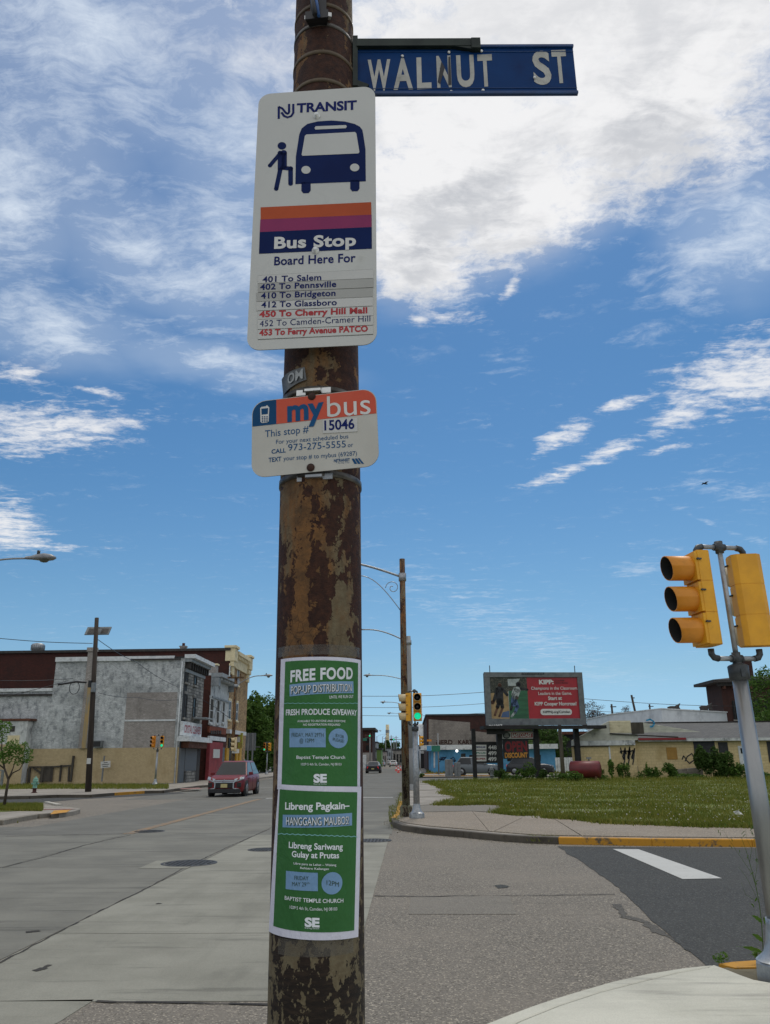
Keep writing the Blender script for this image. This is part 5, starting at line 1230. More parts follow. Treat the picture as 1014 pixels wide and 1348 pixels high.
def shrub(label, px, pyb, pyt, wpx, Y, n, size, mat, seed=1, name='shrub', z0=.12, dep=.8, cat='shrub', group=None):
    b_ = AY(px, pyb, Y); x = b_.x; zt_ = zat(x, Y, pyt); zb_ = z0; rx = wpx/2*Y/1040*.98; h = zt_-zb_; rnd = random.Random(seed)
    t = thing(name, label, cat, (x, Y, zb_), 0, group); cl = []
    for i in range(12):
        cx_ = rnd.uniform(-.7, .7)*rx; cl.append(((cx_, rnd.uniform(-.5, .5)*rx*dep, h*rnd.uniform(.15, .78)*(1-.35*abs(cx_/rx))), (rx*rnd.uniform(.25, .42), rx*dep*.4, h*rnd.uniform(.16, .26))))
    mb = MB(); leaves(mb, cl, n, size, rnd); mb.build('foliage', mat, t)
    mb = MB()
    for c, r in cl[:5]: mb.tube([(c[0]*.2, 0, 0), (c[0]*.6, c[1]*.5, c[2]*.6), c], .02, 4, .4)
    mb.build('stem', 'bark', t); return t

# ================================================================ BUILDINGS, LEFT SIDE
brickmat('grey_painted', '#dadddc', '#c3c8c8', '#aab0b1', .22, .075, 'YZ', .012, dirt='#8b9092', dsc=2.2, dlo=.46, dhi=.62, bmp=.9, streak='#e2e5e4', mott=('#edf0ee', '#6d7273'))
brickmat('tan_patch', '#a9a39d', '#99938d', '#86817c', .22, .075, 'YZ', .012, dirt='#7a7672', dsc=1.4, dlo=.5, dhi=.7, mott=('#bab5b0', '#77726d'))
brickmat('yellow_painted', '#c5b18a', '#b8a57e', '#a39272', .22, .075, 'YZ', .012, dirt='#a08d67', dsc=.8, dlo=.5, dhi=.75, bmp=.5)
brickmat('yellow_front', '#d3bf90', '#c8b486', '#b5a279', .4, .2, 'XZ', .01, dirt='#ab9464', dsc=.5, dlo=.5, dhi=.75, bmp=.4)
brickmat('brown_brick', '#4d2018', '#3b1913', '#352219', .22, .07, 'YZ', .01, dirt='#2d1713', dsc=.6, dlo=.45, dhi=.7)
brickmat('brown_brick_x', '#4a2820', '#3c211b', '#332621', .22, .07, 'XZ', .01, dirt='#2c1a16', dsc=.6, dlo=.45, dhi=.7)
brickmat('red_brick', '#5e2d20', '#4b2319', '#43302a', .22, .07, 'YZ', .01, dirt='#35201a', dsc=.8)
brickmat('stone_grey', '#a3a098', '#6f6d68', '#484640', .62, .24, 'XZ', .02, dirt='#474a4c', dsc=.9, dlo=.5, dhi=.7, bmp=.8)
brickmat('stone_quoin', '#3f4346', '#34373a', '#2b2e30', .5, .32, 'XZ', .02, dirt='#2a2c2e', dsc=.9)
brickmat('tan_brick', '#b99b6c', '#8b7050', '#6f5b42', .3, .14, 'XZ', .012, dirt='#5b4b36', dsc=1.1)
pm('cream_stone', '#dccfa9', '#cabd98', 2, .8, bmp=.2, dirt='#a5936b', dsc=1.5); pm('white_wood', '#c8cbc9', '#b0b3b2', 2.5, .8, dirt='#5b5f5f', dsc=2.2, dlo=.5, dhi=.66, stretch=(1, 1, .6))
pm('grey_wood', '#979da0', '#868c8f', 3, .8, dirt='#4e5355', dsc=2); pm('white_trim', '#d4d8d8', '#c0c5c6', 4, .7, dirt='#7c8081', dsc=2)
pm('dark_wood', '#2e2c2a', '#3d3a37', 4, .85); pm('plywood_red', '#8a363a', '#7a2e33', 1.5, .85, dirt='#4b2023', dsc=2); pm('orange_fascia', '#7d3f25', '#6b341e', 3, .85, dirt='#4b2a1e', dsc=2.5)
pm('rust_metal', '#4f2f22', '#6a4635', 4, .85, dirt='#30211b', dsc=3); pm('rust_stain', '#a58a5c', '#8f8468', 4, .9, stretch=(1, 1, .3), dirt='#7f8486', dsc=2.5)
pm('wood_pole', '#3b332c', '#2b2520', 8, .92, bmp=.5, stretch=(1, 1, .1)); pm('old_plank', '#4b463e', '#39352f', 5, .92, bmp=.4, stretch=(1, 1, .2))
pm('roof_dark', '#2b2b2c', '#3a3a3b', 2, .9); pm('yellow_sign', '#b38a22', None, 3, .6); pm('metal_dull', '#7c8182', '#6b7071', 5, .6, .3)
glass('pane_dark', '#0d0f10', .35); MATS['pane_dark'].node_tree.nodes['Principled BSDF'].inputs['Specular IOR Level'].default_value = .25
m, N, p = newmat('shutter'); co = objco(N)
wv = N.n('ShaderNodeTexWave'); wv.bands_direction = 'Z'; N.l(co, wv.inputs[0]); wv.inputs['Scale'].default_value = 4.2; wv.inputs['Distortion'].default_value = 0
N.l(N.mix(wv.outputs['Fac'], srgb('#3f4244'), srgb('#7e8284')), p.inputs['Base Color']); p.inputs['Roughness'].default_value = .6; bump(N, p, wv.outputs['Fac'], .8, .03)
Z0 = .13
FX, Y0 = bw.x, bw.y
def fy(px, X=None): return AX(px, 1000, X if X is not None else FX).y
YA1 = fy(262.5); Y3 = fy(272.5); Y3b = fy(297); YT1 = fy(322)
print('left block', FX, Y0, YA1, Y3, Y3b, YT1)
class Fac:
    """a building whose street front looks towards +X; local x runs up the street, local -y out of the front"""
    def __init__(s, name, label, y0, X=None, cat='building', xdir=(0, 1), group=None, O=None):
        s.O = Vector(O) if O is not None else Vector((FX if X is None else X, y0, Z0)); s.pl = Plane(s.O, xdir)
        s.t = thing(name, label, cat, s.O, s.pl.rz, group)
    def loc(s, w_): d = Vector(w_)-s.O; return Vector((d.dot(s.pl.x), -d.dot(s.pl.n), d.z))
    def bx(s, u0, v0, u1, v1, d0, d1, mat, name, par=None, bevel=0):
        mb = MB(); mb.box(((u0+u1)/2, -(d0+d1)/2, (v0+v1)/2), (abs(u1-u0), abs(d1-d0), abs(v1-v0))); return mb.build(name, mat, par or s.t, bevel=bevel)
    def px(s, x0, y0, x1, y1, d, mat, name, par=None, d0=0.0):
        u0, v1 = s.pl.uv(x0, (y0+y1)/2)[0], 0; u1 = s.pl.uv(x1, (y0+y1)/2)[0]; xm = (x0+x1)/2
        v0 = s.pl.uv(xm, y1)[1]; v1 = s.pl.uv(xm, y0)[1]; return s.bx(u0, v0, u1, v1, d0, d, mat, name, par)
    def win(s, x0, y0, x1, y1, frame='white_wood', pane='pane_dark', sill='stone_grey', name='window', arch=False):
        u0 = s.pl.uv(x0, (y0+y1)/2)[0]; u1 = s.pl.uv(x1, (y0+y1)/2)[0]; xm = (x0+x1)/2; v0 = s.pl.uv(xm, y1)[1]; v1 = s.pl.uv(xm, y0)[1]
        f = .09; mb = MB()
        for a, b_, c_, d_ in ((u0, v0, u0+f, v1), (u1-f, v0, u1, v1), (u0+f, v1-f, u1-f, v1), (u0+f, v0, u1-f, v0+f), (u0+f, (v0+v1)/2-.04, u1-f, (v0+v1)/2+.04)):
            mb.box(((a+c_)/2, -.03, (b_+d_)/2), (abs(c_-a), .08, abs(d_-b_)))
        F_ = mb.build(name, frame, s.t)
        s.bx(u0+f*.9, v0+f*.9, u1-f*.9, v1-f*.9, -.01, .025, pane, 'pane', F_); s.bx(u0-.12, v0-.16, u1+.12, v0-.005, -.01, .16, sill, 'sill', F_); s.bx(u0-.12, v1+.005, u1+.12, v1+.22, -.01, .07, sill, 'lintel', F_)
        return F_
# --- grey painted corner building
A = Fac('corner_building', 'three storey stone fronted corner building with grey side wall painted tan along its foot', Y0)
lx = lambda px, py: A.loc(AY(px, py, Y0)).y          # distance back from the corner along the side wall
zr = lambda py, px=233: zat(AY(px, 1000, Y0).x, Y0, py)-Z0
wA = YA1-Y0; hA = zr(866); dA = lx(73, 880); hB = zr(910, 40)
mb = MB(); mb.ext([(0, 0, -.1), (0, dA, -.1), (0, dA, hA), (0, 0, hA)], (wA, 0, 0)); mb.build('side_wall', 'grey_painted', A.t)
mb = MB(); mb.box((wA/2, dA/2, hA+.05), (wA+.2, dA, .1)); mb.build('roof', 'roof_dark', A.t)
mb = MB(); mb.ext([(.003, dA+.001, -.1), (.003, dA+30, -.1), (.003, dA+30, hB), (.003, dA+.001, hB)], (wA, 0, 0)); mb.build('rear_wing', 'grey_painted', A.t)
mb = MB(); mb.box((wA/2, dA+15, hB+.1), (wA+.3, 30, .24)); mb.build('rear_roof', 'white_trim', A.t)
mb = MB(); mb.box((-.1, dA+15, hB-.28), (.1, 30, .14)); mb.build('gutter', 'dark_wood', A.t)
hY = zr(984)
mb = MB(); mb.box((-.012, dA*.5+15, hY/2-.05), (.022, dA+30, hY+.1)); mb.build('painted_band', 'yellow_painted', A.t)
y1_, y2_ = lx(232, 940), lx(165, 940)
mb = MB(); mb.box((-.008, (y1_+y2_)/2, (zr(911)+hY)/2), (.012, y2_-y1_, zr(911)-hY-.01)); mb.build('bare_patch', 'tan_patch', A.t)
mb = MB(); mb.box((-.04, (y1_+y2_)/2, zr(948)), (.06, y2_-y1_, .12)); mb.build('ledge', 'white_trim', A.t)
mb = MB(); mb.cyl((-.08, .18, 0), (-.08, .18, hA-.3), .055, n=8); mb.build('downpipe', 'white_trim', A.t)
mb = MB(); mb.box((-.09, dA/2+.4, hA-.02), (.2, dA-.8, .34)); mb.build('parapet_trim', 'white_trim', A.t)
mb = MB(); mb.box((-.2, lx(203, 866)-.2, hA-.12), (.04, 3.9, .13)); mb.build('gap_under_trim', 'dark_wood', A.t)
# chimney breast and stain
c0, c1_ = lx(127, 900), lx(110, 900)
mb = MB(); mb.box((-.12, (c0+c1_)/2, (zr(856)+hY)/2), (.24, (c1_-c0)*.62, zr(856)-hY)); mb.box((-.15, (c0+c1_)/2, zr(856)+.12), (.4, (c1_-c0)*.75, .3)); mb.build('chimney', 'tan_patch', A.t)
mb = MB(); mb.box((-.245, (c0+c1_)/2-.1, (zr(897)+hY)/2), (.012, .32, zr(897)-hY)); mb.build('rust_streak', 'rust_stain', A.t)
a0, a1 = lx(136.5, 978), lx(125.5, 978)
mb = MB(); mb.box((-.25, (a0+a1)/2, zr(978.5)), (.5, a1-a0, .5)); ac = mb.build('air_conditioner', 'metal_dull', A.t)
mb = MB(); mb.box((-.51, (a0+a1)/2, zr(978.5)), (.02, (a1-a0)*.85, .38)); mb.build('grille', 'grille', ac)
# front
qf = A.bx(.003, -.1, wA-.003, hA, -.5, .01, 'stone_grey', 'stone_front')
A.bx(-.004, -.1, 1.0, hA-.6, 0, .03, 'stone_quoin', 'quoin_strip')
for w_ in ((244, 876, 247.6, 898.6), (255.2, 880.5, 258.8, 902.5), (241.8, 913.5, 245.4, 945), (253.3, 918.5, 256.9, 945)): A.win(*w_, frame='dark_wood')
ct = hA+.25
A.bx(-.15, ct-.3, wA+.1, ct, 0, .85, 'white_trim', 'cornice'); A.bx(-.05, ct-.55, wA, ct-.305, 0, .55, 'grey_wood', 'cornice_moulding')
for i in range(9): A.bx(.2+i*(wA-.5)/8, ct-1.05, .36+i*(wA-.5)/8, ct-.56, 0, .42, 'dark_wood', 'cornice_bracket')
A.bx(.1, ct-1.3, wA-.05, ct-1.06, 0, .12, 'grey_wood', 'frieze_board')
# cleaners' sign, shutters
sg = A.px(236.3, 951.5, 261.5, 969.5, .25, 'white_trim', 'sign_board', d0=.05); sg['label'] = 'white shop sign with faded red letters'
mb = MB(); 
uu0, vv0 = A.pl.uv(237, 966); uu1, _ = A.pl.uv(261, 966); vv1 = A.pl.uv(249, 956)[1]; vv0 = A.pl.uv(249, 965.5)[1]
A.pl.text(mb, 'CRYSTAL CLEANERS', uu0+.2, uu1-.2, vv0, vv1-vv0, .256, .02); pm('txt_faded_red', '#96434c', None, 3, .8); mb.build('lettering', 'txt_faded_red', sg)
A.px(233, 970.5, 265.5, 977, .9, 'white_trim', 'awning', d0=.02); A.px(238, 977.2, 263, 985, .6, 'rust_metal', 'shutter_box', d0=.02)
A.px(241.8, 985.3, 257, 1014.5, .12, 'shutter', 'roller_shutter', d0=.02); A.px(234.5, 985.3, 241, 1030, .10, 'shutter', 'roller_shutter', d0=.02)
A.px(241.5, 1015, 254.5, 1030, .16, 'stone_grey', 'low_wall', d0=.02); A.px(256, 986, 262, 1029, .06, 'dark_wood', 'doorway', d0=.02)
A.px(253, 945.5, 263.5, 947, 1.1, 'grey_wood', 'ledge', d0=.02)
# --- annexe on the far left
hN = zr(950, 30); n0, n1_ = lx(43, 960), lx(-60, 960)
An = Fac('annexe', 'low white shed with dark flat roof edge against the grey wall at the left', Y0-.9, cat='shed')
mb = MB(); mb.ext([(0, n0, -.1), (0, n1_, -.1), (0, n1_, hN), (0, n0, hN)], (.86, 0, 0)); mb.build('wall', 'white_wood', An.t)
mb = MB(); mb.box((-.015, (n0+n1_)/2, zr(980, 30)/2-.05), (.02, n1_-n0, zr(980, 30)+.1)); mb.build('painted_band', 'yellow_painted', An.t)
mb = MB(); mb.box((.38, (n0+n1_)/2-.1, hN+.1), (1.0, n1_-n0+.3, .16)); mb.build('roof', 'rust_metal', An.t)
mb = MB(); mb.box((-.03, lx(24, 960), zr(960, 24)), (.05, .35, .4)); mb.build('vent', 'dark_wood', An.t)
mb = MB(); mb.box((-.03, lx(27, 960), zr(975, 24)), (.05, .9, .7)); mb.build('board', 'cream_stone', An.t)
# --- white two storey shop
B = Fac('white_shop', 'two storey white fronted shop with red plywood boarding between stone and tan buildings', Y3)
wB = Y3b-Y3-.02; hBk = zat(FX, Y3, 889)-Z0
mb = MB(); mb.ext([(0, 0, -.1), (0, 9, -.1), (0, 9, hBk), (0, 0, hBk)], (wB, 0, 0)); mb.build('side_wall', 'red_brick', B.t)
mb = MB(); mb.box((wB/2, 4.5, hBk+.1), (wB, 9.1, .2)); mb.build('roof', 'white_trim', B.t)
B.bx(.003, zat(FX, Y3, 955)-Z0, wB, hBk+.02, -.3, .02, 'white_wood', 'white_front')
B.bx(.003, -.1, wB, zat(FX, Y3, 955)-Z0-.003, -.3, .015, 'red_brick', 'lower_front')
for w_ in ((275.6, 919, 280.4, 952), (284.5, 921, 288.2, 953), (292, 923, 295.2, 952)): B.win(*w_, frame='white_wood', pane='old_plank', sill='white_wood')
B.bx(-.1, hBk-.15, wB+.2, hBk+.2, 0, 1.0, 'grey_wood', 'cornice'); B.bx(-.05, hBk-.9, .5, hBk-.16, 0, .7, 'grey_wood', 'cornice_bracket'); B.bx(wB-.4, hBk-.9, wB+.1, hBk-.16, 0, .7, 'grey_wood', 'cornice_bracket'); B.bx(.2, hBk-1.9, wB-.1, hBk-1.75, 0, .16, 'grey_wood', 'moulding')
for i in range(10): B.bx(.55+i*.75, hBk-.35, .75+i*.75, hBk-.16, 0, .8, 'white_wood', 'dentil')
B.px(272.7, 957.5, 295, 966, .2, 'orange_fascia', 'fascia', d0=.02); B.px(273, 970, 294, 975.5, .25, 'white_trim', 'fascia', d0=.02)
for i in range(5): B.px(274+i*3, 962, 275.8+i*3, 966.5, .26, 'dark_wood', 'vent', d0=.2)
B.px(270.8, 977, 288.3, 1027.5, .3, 'plywood_red', 'plywood_boarding', d0=.02); B.px(276, 986.5, 284.5, 998, .34, 'sign_white', 'notice', d0=.3)
B.px(289, 984, 293.8, 1018, .12, 'shutter', 'roller_shutter', d0=.02)
# --- tan brick tower building with long brown side wall
C_ = Fac('tan_building', 'tall tan brick building with cream cornice and a very long brown brick side wall', Y3b)
wC = YT1-Y3b; hC = zat(FX, Y3b, 856.5)-Z0
mb = MB(); mb.ext([(0, 0, -.1), (0, 70, -.1), (0, 70, hC), (0, 0, hC)], (wC, 0, 0)); mb.build('side_wall', 'brown_brick', C_.t)
mb = MB(); mb.box((wC/2-.1, 35, hC+.12), (wC+.3, 70, .24)); mb.build('coping', 'dark_wood', C_.t)
C_.bx(.003, -.1, wC, hC, -.4, .02, 'tan_brick', 'tan_front')
for w_ in ((301.8, 877, 305, 892), (311.6, 881, 314.3, 902.5), (300.2, 922.5, 303.4, 947.5), (310, 925.5, 312.8, 949)): C_.win(*w_, frame='white_trim', sill='cream_stone')
for u0 in (-.12, wC-1.45):
    C_.bx(u0, hC-1.0, u0+1.5, hC+.25, -.5, .45, 'cream_stone', 'corner_pier', bevel=.04); C_.bx(u0-.1, hC+.255, u0+1.6, hC+.5, -.6, .58, 'cream_stone', 'pier_cap', bevel=.03)
    C_.bx(u0+.1, hC-1.5, u0+1.35, hC-1.01, 0, .36, 'cream_stone', 'corbel', bevel=.03); C_.bx(u0+.25, hC-2.3, u0+1.15, hC-1.51, 0, .24, 'cream_stone', 'corbel', bevel=.03)
C_.bx(1.4, hC-.25, wC-1.47, hC+.1, -.3, .55, 'cream_stone', 'cornice')
C_.bx(1.4, hC-1.5, wC-1.47, hC-.26, 0, .2, 'cream_stone', 'frieze')
for i in range(9): C_.bx(1.7+i*.75, hC-.6, 1.95+i*.75, hC-.255, .2, .48, 'cream_stone', 'cornice_bracket')
C_.px(296, 962, 318, 967, .5, 'white_trim', 'shop_fascia', d0=.02)
for x0, x1 in ((295.2, 298.6), (308.5, 310.8), (312.5, 315.2)): C_.px(x0, 985, x1, 1016, .2, 'yellow_sign', 'yellow_pillar', d0=.02)
C_.px(299.2, 972, 308, 1016, .1, 'pane_dark', 'shop_window', d0=.02)
# colourful projecting shop sign on the tan building
g = AY(313.5, 975, Y3b+4); t = thing('projecting_shop_sign', 'yellow and red shop sign projecting from the tan brick building', 'shop sign', (g.x, g.y, g.z))
w_ = 11.5*g.y/1040; pm('shop_pink', '#8a3450', '#a14b52', 5, .6, dirt='#a8a23a', dsc=3); pm('shop_green', '#8f9a34', '#b3a238', 5, .6, dirt='#a14b52', dsc=3)
for k, (m_, x) in enumerate((('shop_pink', -.25), ('shop_green', .25))): mb = MB(); mb.box((x*w_, 0, 0), (w_*.49, .3, 1.45)); mb.build('panel', m_, t)
mb = MB(); mb.box((0, -.16, .1), (w_*.5, .02, .5)); mb.build('print', 'txt_white', t); mb = MB(); mb.beam((0, .2, .72), (-3, .2, .72), .08, .08); mb.build('bracket', 'grille', t)
g = AY(299.5, 974, Y3b+2.2); t = thing('projecting_shop_sign', 'narrow dark blue sign projecting beside the white shop front', 'shop sign', (g.x, g.y, g.z)); mb = MB(); mb.box((0, 0, 0), (.35, .2, 1.5)); mb.build('panel', 'sign_navy', t); mb = MB(); mb.box((0, -.105, 0), (.2, .01, 1.2)); mb.build('print', 'txt_white', t)
# vent turbine on the roof
g = AY(50, 852, Y3b+3); t = thing('roof_ventilator', 'round silver ventilator on the long brown brick roof at the left', 'roof vent', (g.x, g.y, hC+Z0+.2))
mb = MB(); mb.cyl((0, 0, 0), (0, 0, .4), .3, n=14); mb.build('neck', 'metal_dull', t); mb = MB(); mb.lathe([(.35, .35), (.62, .5), (.66, .8), (.6, 1.1), (.3, 1.2)], 18); mb.build('drum', 'galv', t)
mb = MB(); 
for i in range(18): a = i*math.pi/9; mb.box((.66*math.cos(a), .66*math.sin(a), .75), (.03, .03, .5))
mb.build('fin', 'metal_dull', t)
for px, py, lb in ((241.5, 853, 'small brick chimney stack on the brown roof above the stone building'),):
    g = AY(px, py, Y3b+1.5); t = thing('chimney_stack', lb, 'chimney', (g.x, g.y, hC+Z0)); mb = MB(); mb.box((0, 0, .3), (.55, .5, .6)); mb.build('stack', 'tan_patch', t); mb = MB(); mb.box((0, 0, .65), (.7, .62, .12)); mb.build('cap', 'tan_patch', t); mb = MB(); mb.cyl((0, 0, .7), (0, 0, 1.0), .14, n=10); mb.build('pot', 'red_brick', t)
g = AY(282, 893, Y3+1.2); t = thing('chimney_stack', 'broad brick chimney stack on the roof of the white shop', 'chimney', (g.x-.4, g.y, hBk+Z0+.1)); mb = MB(); mb.box((0, 0, .45), (1.3, .6, .9)); mb.build('stack', 'tan_patch', t); mb = MB(); mb.box((0, 0, .95), (1.45, .72, .14)); mb.build('cap', 'cream_stone', t)
# back of a billboard beyond the tan building
g = AY(328.5, 1000, 100); t = thing('rear_hoarding', 'grey back of a billboard on posts before the dark trees', 'billboard', (g.x, 100, Z0))
zt_, zb_ = zat(g.x, 100, 965)-Z0, zat(g.x, 100, 988)-Z0; w_ = 14.5*100/1040
for i in range(4): mb = MB(); mb.box(((i-1.5)*w_/4, 0, (zt_+zb_)/2), (w_/4-.02, .1, zt_-zb_)); mb.build('panel', 'metal_dull', t)
for x in (-.3, .5): mb = MB(); mb.box((x*w_/2, -.12, zt_/2), (.16, .16, zt_)); mb.build('post', 'grey_pole', t)
mb = MB(); mb.beam((w_/2, 0, zb_+.4), (w_/2+.55, 0, zb_+.4), .06, .06); mb.build('bracket', 'grey_pole', t)
for i, (px, wpx, pyt, sd_) in enumerate(((331, 34, 914, 3), (349, 30, 918, 5), (366, 30, 928, 8), (340, 40, 938, 12))):
    Yt = 118+i*6; g = AY(px, 1000, Yt); ht = zat(g.x, Yt, pyt); cr = wpx/2*Yt/1040*1.55
    tree('broadleaf_tree', ['tall dark tree just right of the tan brick tower', 'dark tree in the middle of the group left of the foreground pole', 'dark tree partly hidden by the left edge of the foreground pole', 'lower broad tree in front of the dark group'][i], (g.x, Yt, 0), ht, cr, .6, 6500, .26, 'leaf_mid', seed=sd_, group='dark trees beyond the tan building', nclump=40)

# ---- wooden pole with a solar panel
b_ = G(116, 1042.5, Z0); tp = AY(127.5, 813.5, b_.y+.4); t = thing('wooden_utility_pole', 'leaning dark wooden utility pole carrying a solar panel near the left wall', 'utility pole', b_)
dv = tp-b_; mb = MB(); mb.cyl((0, 0, 0), dv, .17, .115, 12); mb.build('pole', 'wood_pole', t)
at = lambda py: dv*((zat(b_.x+dv.x*.6, b_.y, py)-Z0)/dv.z)
c = at(828); mb = MB(); mb.box(c+Vector((-.02, .35, .0)), (1.42, .06, .62), Matrix.Rotation(R(-38), 3, 'X')); sp_ = mb.build('solar_panel', 'metal_dull', t)
mb = MB(); mb.box(c+Vector((-.33, .30, -.02)), (.5, .05, .4), Matrix.Rotation(R(-38), 3, 'X')); mb.build('backing', 'steel_band', sp_); mb = MB(); mb.box(c+Vector((.4, .30, -.02)), (.4, .05, .4), Matrix.Rotation(R(-38), 3, 'X')); mb.build('backing', 'steel_band', sp_)
mb = MB(); mb.beam(c+Vector((-.4, .22, -.18)), c+Vector((.4, .22, -.18)), .06, .06); mb.beam(c+Vector((-.25, .22, .15)), c+Vector((.25, .22, .15)), .06, .06); mb.build('panel_bracket', 'galv', t)
c = at(905); mb = MB(); mb.box(c+Vector((.08, -.2, 0)), (.2, .2, .52)); mb.build('equipment_box', 'metal_dull', t, bevel=.02)
mb = MB(); mb.box(c+Vector((-.14, -.18, .2)), (.16, .16, .38)); mb.build('cable_clamp', 'black_plastic', t)
mb = MB(); mb.tube([c+Vector((-.35, -.2, .28)), c+Vector((-.9, -.2, .33)), c+Vector((-1.5, -.2, .24)), c+Vector((-1.95, -.2, .18))], .055, 8); mb.build('cable_splice', 'black_plastic', t)
mb = MB(); lc = c+Vector((-1.0, -.2, -.0)); mb.tube([lc+Vector((.28*math.cos(a), 0, .36*math.sin(a))) for a in [i*2*math.pi/20 for i in range(21)]], .02, 6); mb.build('cable_loop', 'black_plastic', t)
c = at(1002); mb = MB(); mb.box(c+Vector((.02, -.18, 0)), (.22, .02, .3)); mb.build('notice', 'sign_white', t)
def wire(label, pts, r=.022, group='overhead wires', n=10):
    """pts: photo points with distance (x, y, Y) ; hangs between them"""
    P = [AY(*p) for p in pts]; Q = []
    for i in range(len(P)-1):
        for k in range(n): Q.append(P[i].lerp(P[i+1], k/n)-Vector((0, 0, .0+(P[i+1]-P[i]).length*.012*math.sin(math.pi*k/n))))
    Q.append(P[-1]); mb = MB(); mb.tube(Q, r, 5); o = mb.build('overhead_wire', 'black_plastic'); tag(o, label, 'wire', group)
wire('thin wire from the left edge to the wooden pole just under its solar panel', [(-120, 832, 40), (0, 840.5, 41), (122, 847, 42)], .018)
wire('thin wire sagging right from the wooden pole across the grey wall', [(129, 842, 42), (180, 872, 50), (236, 905, 62)], .018)
wire('thin wire running right from the grey box across the bare wall patch', [(129, 912, 42), (180, 918, 50), (234, 921, 61)], .014)
wire('upper wire running left from the cable loop', [(96, 893.5, 41), (0, 896, 38), (-100, 899, 36)], .014)
wire('lower wire running left from the cable loop', [(90, 896, 41), (0, 918, 38), (-100, 935, 36)], .014)
for i, (ya, yb_, Yw) in enumerate(((916.5, 911, 95), (931.5, 926, 110), (942, 938.5, 120))):
    wire(['highest', 'middle', 'lowest'][i]+' of the three wires crossing the sky between the pole and the billboard', [(380, ya+3, Yw), (478, ya, Yw), (640, yb_, Yw+4), (770, yb_+9, Yw+8), (1014, yb_+19-i*2, Yw+6), (1200, yb_+22, Yw)], .03)
wire('wire drooping across the white shop front to the rusty street light', [(262, 918, Y3-2), (285, 932, Y3), (306, 946, 62)], .02)
# ---- fence remains, hydrant, small tree, notice
def posts(name, label, Yf, segs, mat, r=.05, cat='fence', rnd_=0):
    P = AY(segs[0][0][0], segs[0][0][1], Yf); t = thing(name, label, cat, (P.x, Yf, Z0))
    for (a, b_2, nm, rr_) in segs:
        A_ = AY(*a, Yf)-t.location; B_ = AY(*b_2, Yf)-t.location; mb = MB(); mb.beam(A_, B_, rr_*2, rr_*2, (0, 1, 0)); mb.build(nm, mat, t)
    return t
Yf = G(100, 1030, Z0).y*.93
posts('broken_fence', 'leaning rusty pipe fence frame in front of the tan painted wall', Yf, [((74, 991), (70, 1030), 'post', .035), ((95, 990), (91, 1028), 'post', .035), ((154, 991), (152, 1028), 'post', .035), ((74, 990.5), (155, 990.5), 'rail', .03), ((76, 995), (95, 995.5), 'rail', .015)], 'rust_metal')
t = posts('timber_shelter', 'old grey timber frame with a plank panel behind the hydrant', Yf-.6, [((39, 1011), (37.5, 1031), 'post', .08), ((57, 1009), (54, 1030), 'post', .1), ((38, 1010), (72, 1009.5), 'rail', .06), ((44, 1010.5), (54, 1018), 'brace', .06), ((81, 1007), (78.5, 1029), 'post', .06), ((97, 995), (93, 1029), 'post', .07), ((71, 1009.5), (97, 1007.5), 'rail', .06), ((91, 1010), (90, 1029), 'post', .05)], 'old_plank')
for i in range(7):
    a = AY(57.5+i*2, 1010, Yf-.6)-t.location; b__ = AY(55.2+i*2.1, 1029, Yf-.6)-t.location; mb = MB(); mb.beam(a, b__, .115, .03, (0, 1, 0)); mb.build('plank', 'old_plank', t)
posts('fence_post', 'lone thin metal post standing before the tan painted wall', Yf, [((174.5, 992), (174.5, 1033), 'post', .03)], 'metal_dull', cat='post')
posts('fence_post', 'short metal post beside the small traffic light, by the building corner', Yf, [((219, 994), (219.5, 1031), 'post', .05)], 'old_plank', cat='post')
posts('fence_post', 'pair of grey metal gate posts at the very left edge', Yf-6, [((4, 1014), (1, 1040), 'post', .07), ((-6, 1012), (-9, 1040), 'post', .07), ((-9, 1014), (4, 1014), 'rail', .04)], 'metal_dull', cat='gate post')
t = posts('notice_on_post', 'small white rectangular notice on a leaning post right of the wooden pole', Yf-1, [((137.5, 995), (134, 1029), 'post', .045)], 'metal_dull', cat='sign')
a = AY(139, 1006.5, Yf-1.08)-t.location; mb = MB(); mb.box(a, (.72, .02, .46), Matrix.Rotation(R(-5), 3, 'Y')); nb_ = mb.build('board', 'sign_strip', t, bevel=.005)
for k in range(3): mb = MB(); mb.box(a+Vector((0, -.015, .13-.13*k)), ((.3, .55, .42)[k], .004, .05), Matrix.Rotation(R(-5), 3, 'Y')); mb.build('print', 'gap_dark', nb_)
pm('hydrant_green', '#5c8a7c', '#73a08f', 9, .7, dirt='#4d4a40', dsc=6, dlo=.6, dhi=.7); pm('hydrant_red', '#4a2620', '#3a1e1a', 9, .8)
